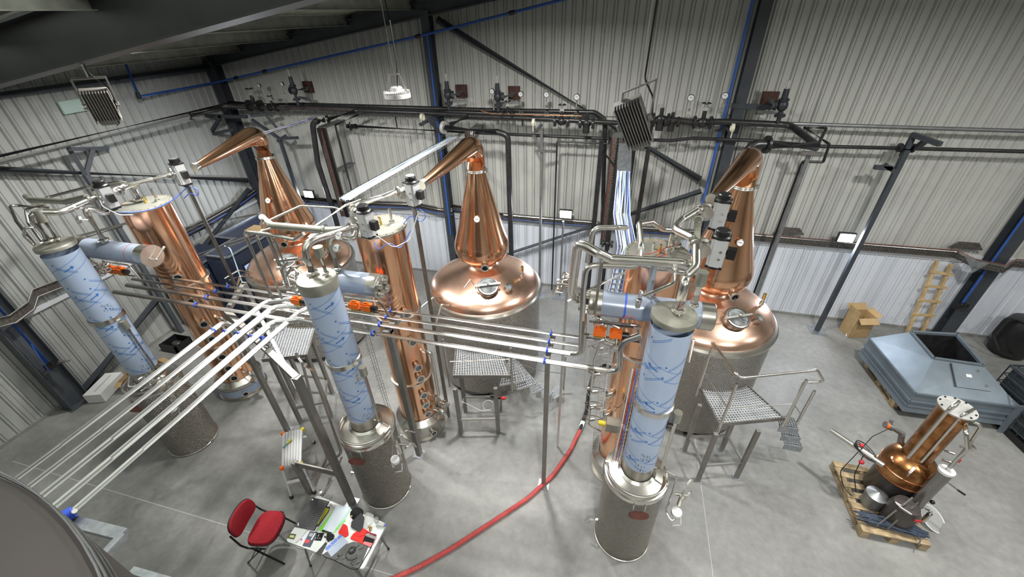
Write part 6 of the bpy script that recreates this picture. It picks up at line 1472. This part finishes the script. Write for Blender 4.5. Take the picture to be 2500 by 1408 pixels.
# ---- blue grey hood on its pallet ----
t=thing('duct_hood','blue grey sheet metal hood with a square opening and access door','duct hood',(6.3,7.5,0))
b0=[Vector((5.52,8.28,0)),Vector((5.66,6.76,0)),Vector((7.18,6.8,0)),Vector((7.04,8.42,0))]
cc=sum(b0,Vector())/4
def ring(sc,z): return [Vector((cc.x+(p.x-cc.x)*sc,cc.y+(p.y-cc.y)*sc,z)) for p in b0]
def band(mb,r0,r1):
    n=len(r0); mb.add(r0+r1,[(i,(i+1)%n,n+(i+1)%n,n+i) for i in range(n)])
m=MB(); band(m,ring(1.04,.16),ring(1.0,.3)); part('flared_skirt',m,K['blueduct'],t,smooth=0)
m=MB(); band(m,ring(1.0,.3),ring(1.0,.62)); part('side_wall',m,K['blueduct'],t,smooth=0)
for z in (.3,.42,.62):
    m=MB(); r0=ring(1.012,z-.012); r1=ring(1.012,z+.012)
    for i in range(4): m.beam((r0[i]+r1[i])/2,(r0[(i+1)%4]+r1[(i+1)%4])/2,.03,.03)
    part('stiffening_rib',m,K['blueduct'],t,smooth=0)
op=[Vector((6.06,8.18,.97)),Vector((6.07,7.4,.97)),Vector((6.82,7.38,.97)),Vector((6.88,8.28,.97))]
m=MB(); band(m,ring(1.0,.62),op); part('sloping_top',m,K['blueduct'],t,smooth=0)
m=MB()
for i in range(4): m.beam(op[i],op[(i+1)%4],.05,.05)
part('opening_frame',m,K['blueduct'],t,'folded rim of the square opening',smooth=0)
oc=sum(op,Vector())/4
m=MB(); ins=[oc+(p-oc)*.95 for p in op]; bot=[Vector((p.x,p.y,.3)) for p in ins]; band(m,ins,bot); m.add(bot,[(0,1,2,3)]); part('dark_lining',m,K['pipe_black'],t,smooth=0)
fr=(ring(1.0,.62)[1],ring(1.0,.62)[2],op[2],op[1]); f=lambda s,q:(fr[0].lerp(fr[1],s)).lerp(fr[3].lerp(fr[2],s),q)
nn=(f(1,0)-f(0,0)).cross(f(0,1)-f(0,0)).normalized(); nn=nn if nn.z>0 else -nn
d_=part('access_door',MB().poly([f(.4,.3)+nn*.004,f(.8,.3)+nn*.004,f(.8,.92)+nn*.004,f(.34,.92)+nn*.004],.02,nn),K['blueduct'],t,'flat access door',smooth=0)
part('label_plate',MB().poly([f(.56,.6)+nn*.026,f(.64,.6)+nn*.026,f(.64,.68)+nn*.026,f(.56,.68)+nn*.026],.002,nn),K['dial'],d_,'small blank white label',smooth=0)
part('hinge_bar',MB().beam(f(.395,.3)+nn*.03,f(.335,.92)+nn*.03,.015,.015),K['frame'],d_,smooth=0)
for q in (.42,.8): part('latch',MB().cyl(f(.77,q)+nn*.024,f(.77,q)+nn*.045,.022,seg=10),K['steel'],d_)
# angled foot at the right front
rr_=ring(1.04,.16); m=MB().beam(rr_[2]+Vector((.02,-.02,-.16)),rr_[2]+Vector((-.02,.02,.5)),.14,.03,(0,1,0)); part('corner_post',m,K['blueduct'],t,smooth=0)
def pallet(label,x0,y0,x1,y1,z0=0):
    t=thing('wooden_pallet',label,'pallet',((x0+x1)/2,(y0+y1)/2,z0))
    long_y=(y1-y0)>(x1-x0)
    n=7
    L=(y1-y0); 
    for k in range(n):
        a=y0+(L-.1)*k/(n-1); part('deck_board',MB().box((x0,a,z0+.122),(x1,a+.1,z0+.144)),K['oldwood'],t,smooth=0)
    for i in range(3):
        xx=x0+(x1-x0-.1)*i/2
        part('stringer_board',MB().box((xx,y0,z0+.1),(xx+.1,y1,z0+.122)),K['oldwood'],t,smooth=0); part('base_board',MB().box((xx,y0,z0),(xx+.1,y1,z0+.022)),K['oldwood'],t,smooth=0)
        for j in range(3):
            yy=y0+(L-.14)*j/2; part('block',MB().box((xx,yy,z0+.022),(xx+.1,yy+.14,z0+.1)),K['oldwood'],t,smooth=0)
    return t
pallet('wooden pallet hidden under the blue grey hood',5.6,6.95,6.9,8.15)
pallet('old wooden pallet carrying the small copper still',4.03,4.14,4.86,5.3)
# ---- small copper still on the pallet ----
kc=(4.62,4.9); t=thing('small_still','small portable copper still strapped on the old pallet','small still',(kc[0],kc[1],.144))
c=(kc[0],kc[1],0)
part('kettle_jacket',MB().lathe(c,[(.25,.15),(.3,.17),(.3,.62),(.31,.64)],40,cap0=True),K['tankdark'],t,'dull dark steel jacket')
part('kettle',MB().lathe(c,[(.31,.64),(.315,.68),(.31,.9),(.27,1.0),(.2,1.06),(.13,1.1)],40),K['cop_dark'],t,'tarnished copper kettle')
part('kettle_band',MB().torus((kc[0],kc[1],.66),.315,.012,seg=36).torus((kc[0],kc[1],.82),.315,.006,seg=36),K['copdull'],t)
part('column',MB().lathe(c,[(.165,1.02),(.165,2.08)],32),K['cop_dark'],t,'streaked copper column')
part('column_ring',MB().torus((kc[0],kc[1],1.12),.13,.012,seg=28),K['cop'],t)
part('top_flange',MB().lathe(c,[(.001,2.1),(.2,2.1),(.2,2.08),(.001,2.075)],36),K['lightgrey'],t,'pale round top flange')
for k in range(10): a=2*PI*k/10; p=(kc[0]+.175*math.cos(a),kc[1]+.175*math.sin(a)); part('flange_bolt',MB().cyl((p[0],p[1],2.1),(p[0],p[1],2.112),.012,seg=6),K['black'],t)
part('riser_tube',MB().tube([(kc[0]-.02,kc[1]+.02,2.12),(kc[0]-.02,kc[1]+.02,2.2),(kc[0]-.16,kc[1]-.1,2.17),(kc[0]-.16,kc[1]-.1,1.1)],.022,10,bend=.07),K['steel'],t)
part('riser_tube',MB().tube([(kc[0]+.15,kc[1]-.02,2.14),(kc[0]-.05,kc[1]-.16,2.14),(kc[0]-.06,kc[1]-.18,1.15)],.016,10,bend=.07),K['steel'],t)
part('elbow_tube',MB().tube([(kc[0]+.13,kc[1]-.05,1.95),(kc[0]+.26,kc[1]-.12,1.98),(kc[0]+.28,kc[1]-.14,1.7),(kc[0]+.2,kc[1]-.25,1.45)],.02,10,bend=.06),K['steel'],t)
s_=part('sight_port',MB().lathe((kc[0]-.22,kc[1]-.05,.96),[(.05,0),(.06,.01),(.06,.04),(.04,.045),(.035,.02)],20,(-.6,-.5,1)),K['cop'],t); part('port_glass',MB().cyl((kc[0]-.235,kc[1]-.062,.985),(kc[0]-.24,kc[1]-.066,.992),.036,seg=16),K['darkhole'],s_)
part('bent_handle',MB().tube([(kc[0]-.12,kc[1]-.22,1.06),(kc[0]-.2,kc[1]-.3,1.02),(kc[0]-.23,kc[1]-.34,1.0)],.014,8,bend=.03),K['steel'],t)
# condenser cylinder
q=P(2228,1235,z=.42); part('condenser',MB().lathe((q[0]+.02,q[1]+.02,0),[(.001,.4),(.085,.4),(.085,1.28),(.001,1.28)],28),K['condsteel'],t,'straight steel condenser cylinder')
part('condenser_cap',MB().lathe((q[0]+.02,q[1]+.02,0),[(.087,1.25),(.09,1.29),(.001,1.3)],28),K['white'],t,'white end cap')
part('condenser_pipe',MB().tube([(q[0]+.02,q[1]+.02,1.28),(q[0]+.02,q[1]+.02,1.75),(q[0]-.05,q[1]+.1,1.95),(kc[0]+.12,kc[1]-.03,1.97)],.024,10,bend=.06),K['steel'],t)
part('condenser_foot',MB().cyl((q[0]+.02,q[1]+.02,.15),(q[0]+.02,q[1]+.02,.4),.015,seg=8).tube([(q[0]+.1,q[1]-.02,.45),(q[0]+.2,q[1]-.05,.45),(q[0]+.2,q[1]-.05,.25)],.014,8,bend=.03).cyl((q[0]+.2,q[1]-.05,.4),(q[0]+.2,q[1]-.05,.2),.03,seg=12),K['steel'],t)
part('lever_valve',MB().tube([(q[0]+.1,q[1]+.1,.95),(q[0]+.25,q[1]+.12,.92),(q[0]+.38,q[1]+.08,.85)],.012,8,bend=.04).cyl((q[0]+.12,q[1]+.1,.94),(q[0]+.2,q[1]+.11,.93),.03,seg=10),K['steel'],t)
part('lever_grip',MB().cyl((q[0]+.37,q[1]+.085,.855),(q[0]+.46,q[1]+.05,.82),.014,seg=8),K['black'],t)
part('black_knob',MB().sphere((q[0]+.14,q[1]-.02,.62),.03,10,8),K['black'],t)
part('small_valves',MB().cyl((kc[0]+.15,kc[1]-.15,1.25),(kc[0]+.22,kc[1]-.2,1.27),.02,seg=8).cyl((kc[0]+.12,kc[1]-.12,1.4),(kc[0]+.2,kc[1]-.18,1.42),.016,seg=8).cyl((kc[0]+.26,kc[1]-.1,1.5),(kc[0]+.4,kc[1]-.1,1.52),.014,seg=8).cyl((kc[0]+.36,kc[1]-.1,1.48),(kc[0]+.4,kc[1]-.1,1.54),.035,seg=10),K['steel'],t)
part('red_handles',MB().box((kc[0]+.12,kc[1]-.3,1.18),(kc[0]+.18,kc[1]-.28,1.22)).box((kc[0]+.2,kc[1]-.26,1.36),(kc[0]+.24,kc[1]-.24,1.42)),K['redp'],t,smooth=0)
# agitator lying out to the left
a=Vector(P(2100,1098,z=.95)); b=Vector(P(2028,1050,z=.95)); e=Vector(P(2150,1130,z=.85))
ag=thing('agitator_drive','steel agitator tube with wrapped cable pointing left from the small still','agitator',tuple(a))
d=(b-a).normalized(); part('long_tube',MB().cyl(a,b,.035,seg=16),K['steel'],ag); part('gear_body',MB().cyl(a-d*.02,a-d*.16,.062,seg=20).cyl(a-d*.16,a-d*.3,.04,seg=16),K['steel_dull'],ag)
part('red_valve',MB().sphere(a+Vector((.02,-.12,-.12)),.035,10,8).sphere(a+Vector((.02,.05,.05)),.03,10,8),K['redp'],ag)
m=MB()
for k in range(4): m.torus(a-d*.04+Vector((.01*k,0,.01*k)),.13+.012*k,.007,(.5,.3-.1*k,1),30,6)
m.tube([a,P(2050,1150,z=.4),P(2060,1190,z=.2),P(2080,1210,z=.16)],.007,6,bend=.2).tube([a+Vector((0,-.1,0)),P(2085,1160,z=.4),P(2090,1200,z=.2)],.007,6,bend=.2)
part('cable_wrap',m,K['black'],ag)
c=Vector(P(2160,1035,z=1.25)); mt=thing('agitator_motor','grey and orange motor head above the small still','motor',tuple(c))
part('motor_body',MB().cyl(c,c+Vector((.1,-.02,-.03)),.05,seg=16).cyl(c+Vector((.1,-.02,-.03)),c+Vector((.26,-.05,-.1)),.035,seg=14).cyl(c+Vector((.24,-.05,-.1)),c+Vector((.28,-.08,-.28)),.04,seg=12).cyl(c+Vector((.06,0,.03)),c+Vector((.06,.02,.09)),.025,seg=8),K['zinc'],mt); part('orange_end',MB().cyl(c+Vector((.015,-.003,-.004)),c+Vector((.045,-.009,-.013)),.053,seg=16),K['orange'],mt)
part('motor_cable',MB().tube([c+Vector((.05,-.05,-.02)),P(2130,1065,z=1.1),a],.006,6,bend=.15),K['black'],mt)
# second dark tank and pump parts on the pallet
g=thing('dark_pump','dark quilted steel vessel with white handle on the pallet','vessel',(4.42,4.5,.144)); part('vessel',MB().lathe((4.52,4.42,0),[(.001,.15),(.17,.15),(.18,.2),(.18,.48),(.15,.56),(.001,.58)],32),K['tankdark'],g)
part('vessel_side',MB().lathe((4.3,4.62,0),[(.001,.15),(.13,.15),(.14,.4),(.001,.46)],28),K['zinc'],g)
part('white_handle',MB().tube([(4.42,4.38,.58),(4.3,4.36,.66),(4.32,4.28,.68),(4.46,4.24,.62)],.008,8,bend=.03),K['white'],g)
part('steel_bars',MB().beam((4.5,4.42,.75),(4.22,4.24,.2),.02,.01),K['steel'],g,smooth=0); part('steel_bars',MB().beam((4.56,4.38,.72),(4.34,4.22,.2),.02,.01),K['steel'],g,smooth=0)
part('red_tag',MB().box((4.53,4.22,.5),(4.62,4.23,.54)),K['redp'],g,smooth=0)
# cable bundle
m=MB(); rr=random.Random(11); K['slate']=mat('slate_cable',(.06,.08,.12),0,.4)
a=Vector(P(2090,1262,z=.17)); b=Vector(P(2262,1308,z=.17))
cb_=thing('cable_bundle','thick bundle of dark slate cables on the front of the pallet','cables',tuple(a))
for k in range(26):
    o=Vector((0,rr.uniform(-.07,.07),rr.uniform(0,.07))); pts=[a+o+Vector((rr.uniform(-.03,.1),0,0))]+[a.lerp(b,i/5)+o+Vector((0,rr.uniform(-.03,.03),rr.uniform(0,.03))) for i in range(1,5)]+[b+o*.8+Vector((rr.uniform(-.12,.02),0,0))]
    m.tube(pts,.0085,6,bend=.1)
o=part('cables',m,K['slate'],cb_); o['kind']='stuff'
part('binding_loop',MB().tube([a.lerp(b,.3)+Vector((0,.05,.1)),a.lerp(b,.6)+Vector((0,.0,.12)),a.lerp(b,.85)+Vector((0,-.1,.05)),a.lerp(b,.8)+Vector((0,-.18,.0))],.008,6,bend=.1),K['slate'],cb_)
c=Vector(P(2277,1265,z=.06)); t=thing('round_lid','clear plastic lid with white rim leaning by the pallet corner','lid',tuple(c)); ax=(.35,-.3,.9)
part('rim',MB().torus(c,.19,.009,ax,40,8),K['white'],t); part('clear_disc',MB().cyl(c-Vector(ax)*.002,c+Vector(ax)*.002,.186,seg=36),K['bagclear'],t)
# ---- cardboard box, ladder, tank cage ----
c=Vector((5.8,9.28,0)); th=math.radians(14); ax=(Vector((math.cos(th),math.sin(th),0)),Vector((-math.sin(th),math.cos(th),0)),Vector((0,0,1)))
t=thing('cardboard_box','tall open cardboard box by the back wall','box',tuple(c))
m=MB(); hx,hy_,hz=.21,.17,.56
cor=[c+ax[0]*i+ax[1]*j for i,j in ((-hx,-hy_),(hx,-hy_),(hx,hy_),(-hx,hy_))]
for i in range(4): a,b=cor[i],cor[(i+1)%4]; n=(b-a).cross(Vector((0,0,1))).normalized(); m.poly([a,b,b+Vector((0,0,hz)),a+Vector((0,0,hz))],.006,-n)
m.poly(cor,.006,(0,0,1)); part('carton',m,K['card'],t,smooth=0)
up=Vector((0,0,hz))
def flap(a,b,o): return MB().poly([a+up,b+up,b+up+o,a+up+o],.005,(0,0,1))
part('flap',flap(cor[0],cor[1],-ax[1]*.13+Vector((0,0,-.08))),K['card'],t,smooth=0); part('flap',flap(cor[1],cor[2],ax[0]*.1+Vector((0,0,.06))),K['card'],t,smooth=0)
part('flap',flap(cor[2],cor[3],ax[1]*.1+Vector((0,0,.12))),K['card'],t,smooth=0); part('flap',flap(cor[3],cor[0],-ax[0]*.02+Vector((0,0,.16))),K['card'],t,smooth=0)
p=P(2068,745,z=0); solo('white_batten',MB().beam((5.62,9.12,0),(5.7,9.6,.6),.03,.02),K['white'],'thin white batten leaning beside the cardboard box','batten',(5.62,9.12,0),smooth=0)
t=thing('wooden_ladder','short home-made wooden ladder leaning against the back wall','ladder',(7.15,9.55,0))
f0,f1=Vector(P(2213,815,z=0)),Vector(P(2250,813,z=0)); u0,u1=Vector(P(2288,637,y=9.64)),Vector(P(2322,645,y=9.64))
for a,b in ((f0,u0),(f1,u1)): part('rail',MB().beam(a,b,.05,.07,(0,-1,0)),K['wood'],t,smooth=0)
for s in (.3,.5,.7,.88): 
    q=f0.lerp(u0,s)+Vector((-.08,-.05,0)); r=f1.lerp(u1,s)+Vector((.08,-.05,0)); part('rung',MB().beam(q,r,.02,.06,(0,0,1)),K['wood'],t,smooth=0)
t=thing('ibc_tank','dark caged container at the right picture edge beside the hood','caged tank',(7.7,6.9,0))
K['ibcdark']=mat('dark_tank_plastic',(.035,.045,.05),0,.4,col2=(.05,.06,.065),scale=4)
X0,X1,Y0,Y1=7.3,8.4,6.1,7.2
th2=0
def rot(p): 
    a=math.radians(8); x=p[0]-7.9; y=p[1]-6.7; return Vector((7.82+x*math.cos(a)-y*math.sin(a),6.95+x*math.sin(a)+y*math.cos(a),p[2]))
m=MB(); m.add([rot((X0+.04+(X1-X0-.08)*i,Y0+.04+(Y1-Y0-.08)*j,.16+.9*k)) for i in (0,1) for j in (0,1) for k in (0,1)],[(0,1,3,2),(4,6,7,5),(0,4,5,1),(2,3,7,6),(0,2,6,4),(1,5,7,3)])
part('inner_tank',m,K['ibcdark'],t,smooth=0)
for k in range(6):
    z=.2+.17*k; part('cage_hoop',MB().tube([rot((X0,Y0,z)),rot((X1,Y0,z)),rot((X1,Y1,z)),rot((X0,Y1,z)),rot((X0,Y0,z))],.011,6),K['frame'],t)
m=MB()
for k in range(8):
    s=k/7; 
    for a,b in (((X0,Y0),(X1,Y0)),((X0,Y0),(X0,Y1)),((X0,Y1),(X1,Y1)),((X1,Y0),(X1,Y1))): p=(a[0]+(b[0]-a[0])*s,a[1]+(b[1]-a[1])*s); m.tube([rot((p[0],p[1],.15)),rot((p[0],p[1],1.08))],.01,6)
part('cage_uprights',m,K['frame'],t)
part('cage_top',MB().tube([rot((X0,Y0,1.08)),rot((X1,Y0,1.08)),rot((X1,Y1,1.08)),rot((X0,Y1,1.08)),rot((X0,Y0,1.08))],.014,6).tube([rot((X0,6.65,1.1)),rot((X1,6.65,1.1))],.014,6),K['frame'],t)
part('base_pallet',MB().add([rot((X0+(X1-X0)*i,Y0+(Y1-Y0)*j,.13*k)) for i in (0,1) for j in (0,1) for k in (0,1)],[(0,1,3,2),(4,6,7,5),(0,4,5,1),(2,3,7,6),(0,2,6,4),(1,5,7,3)]),K['black'],t,smooth=0)
c=Vector(P(2492,800,z=.85)); t=thing('black_barrel','glossy black barrel with hoop handle beyond the caged tank','barrel',(c.x+.35,c.y+.3,0)); part('barrel_body',MB().lathe((c.x+.35,c.y+.3,0),[(.001,0),(.3,0),(.34,.2),(.34,.7),(.28,.86),(.001,.9)],36),K['black'],t)
part('hoop',MB().tube([(c.x+.1,c.y+.1,.9),(c.x-.12,c.y+.25,.95),(c.x-.18,c.y+.2,.5),(c.x-.05,c.y-.05,.2),(c.x+.2,c.y-.05,.15)],.025,10,bend=.15),K['black'],t)
# ---- boxes at the foot of the left wall ----
c=Vector((-10.02,3.72,0)); ax=(Vector((.94,.34,0)),Vector((-.34,.94,0)),Vector((0,0,1)))
t=thing('polystyrene_box','long white foam box on the floor by the wide left column','box',tuple(c)); part('foam_block',MB().obox(c+Vector((0,0,.12)),ax,(.17,.32,.11)),K['white'],t,smooth=0); part('lid_seam',MB().obox(c+Vector((0,0,.232)),ax,(.01,.24,.002)),K['lightgrey'],t,smooth=0)
def carton(label,x,y,sx,sy,h,rz):
    a=math.radians(rz); ax=(Vector((math.cos(a),math.sin(a),0)),Vector((-math.sin(a),math.cos(a),0)),Vector((0,0,1))); c=Vector((x,y,0)); t=thing('cardboard_box',label,'box',(x,y,0))
    m=MB(); cor=[c+ax[0]*i+ax[1]*j for i,j in ((-sx,-sy),(sx,-sy),(sx,sy),(-sx,sy))]
    for i in range(4): p,q=cor[i],cor[(i+1)%4]; n=(q-p).cross(Vector((0,0,1))).normalized(); m.poly([p,q,q+Vector((0,0,h)),p+Vector((0,0,h))],.005,-n)
    m.poly(cor,.005,(0,0,1)); part('carton',m,K['card'],t,smooth=0)
    for i in (0,2): p,q=cor[i],cor[(i+1)%4]; o=(q-p).cross(Vector((0,0,1))).normalized()*.12; part('flap',MB().poly([p+Vector((0,0,h)),q+Vector((0,0,h)),q+Vector((0,0,h-.03))+o,p+Vector((0,0,h-.03))+o],.004,(0,0,1)),K['card'],t,smooth=0)
carton('brown cardboard box just right of the white foam box',-9.66,4.0,.16,.14,.22,20)
carton('brown cardboard box behind the foot of the left drum',-9.35,4.35,.2,.16,.25,-10)
carton('small open brown box behind the left copper column foot',-8.2,5.1,.14,.12,.2,30)
t=thing('black_crate','black plastic crate on the floor between column and left wall','crate',(-9.8,5.2,0)); m=MB()
for a,b in (((-10.05,5.0),(-9.6,5.03)),((-9.6,5.0),(-9.6,5.4)),((-10.05,5.4),(-9.6,5.4)),((-10.05,5.0),(-10.05,5.4))): m.box((min(a[0],b[0])-.01,min(a[1],b[1])-.01,0),(max(a[0],b[0])+.01,max(a[1],b[1])+.01,.2))
m.box((-10.05,5.0,0),(-9.6,5.4,.02)); part('crate_body',m,K['black'],t,smooth=0); part('crate_contents',MB().sphere((-9.8,5.2,.12),.09,12,8,(1.4,1,.7)),K['pipe_brown'],t)
# ---- near left corner ----
tc=(-1.53,-1.337); zt=5.58; r=1.6
t=thing('large_tank','large dark steel tank in the near left corner of the picture','tank',(tc[0],tc[1],0))
part('tank_shell',MB().lathe((tc[0],tc[1],0),[(r-.05,.1),(r,.15),(r,zt-.06)],120,cap0=True),K['bigtank'],t)
part('tank_top',MB().lathe((tc[0],tc[1],0),[(r,zt-.06),(r-.01,zt-.02),(r-.05,zt),(.3,zt+.0),(.001,zt)],120),K['bigtank'],t)
for k in range(4): part('rim_bead',MB().torus((tc[0],tc[1],zt-.01-.032*k),r+.001,.0025,seg=120,sub=6),K['zinc'],t)
m=MB()
for k in range(4): a=PI/4+k*PI/2; m=MB().cyl((tc[0]+1.3*math.cos(a),tc[1]+1.3*math.sin(a),0),(tc[0]+1.3*math.cos(a),tc[1]+1.3*math.sin(a),.13),.05,seg=10); part('foot',m,K['steel_dull'],t)
z=2.86
p=[Vector(P(u,v,z=z)) for u,v in ((185,1276),(303,1306),(240,1372))]
t=thing('galvanised_bracket','angled galvanised steel support under the near end of the long pipes','bracket',tuple(p[1]))
e=p[2]+(p[2]-p[1])*1.2
part('upper_arm',MB().beam(p[0]+(p[0]-p[1])*.2,p[1],.09,.06),K['galv'],t,smooth=0); part('lower_arm',MB().beam(p[1],e,.06,.07),K['galv'],t,smooth=0)
part('drop_leg',MB().beam((e.x,e.y,z),(e.x,e.y,0),.07,.07,(0,1,0)),K['galv'],t,smooth=0)
q=Vector(P(345,1404,z=2.9)); solo('bright_strip',MB().beam(Vector(P(322,1392,z=2.9)),Vector(P(420,1420,z=2.9)),.05,.03),K['galv'],'pale steel strip entering at the bottom edge beside the tank','strip',tuple(q),smooth=0)
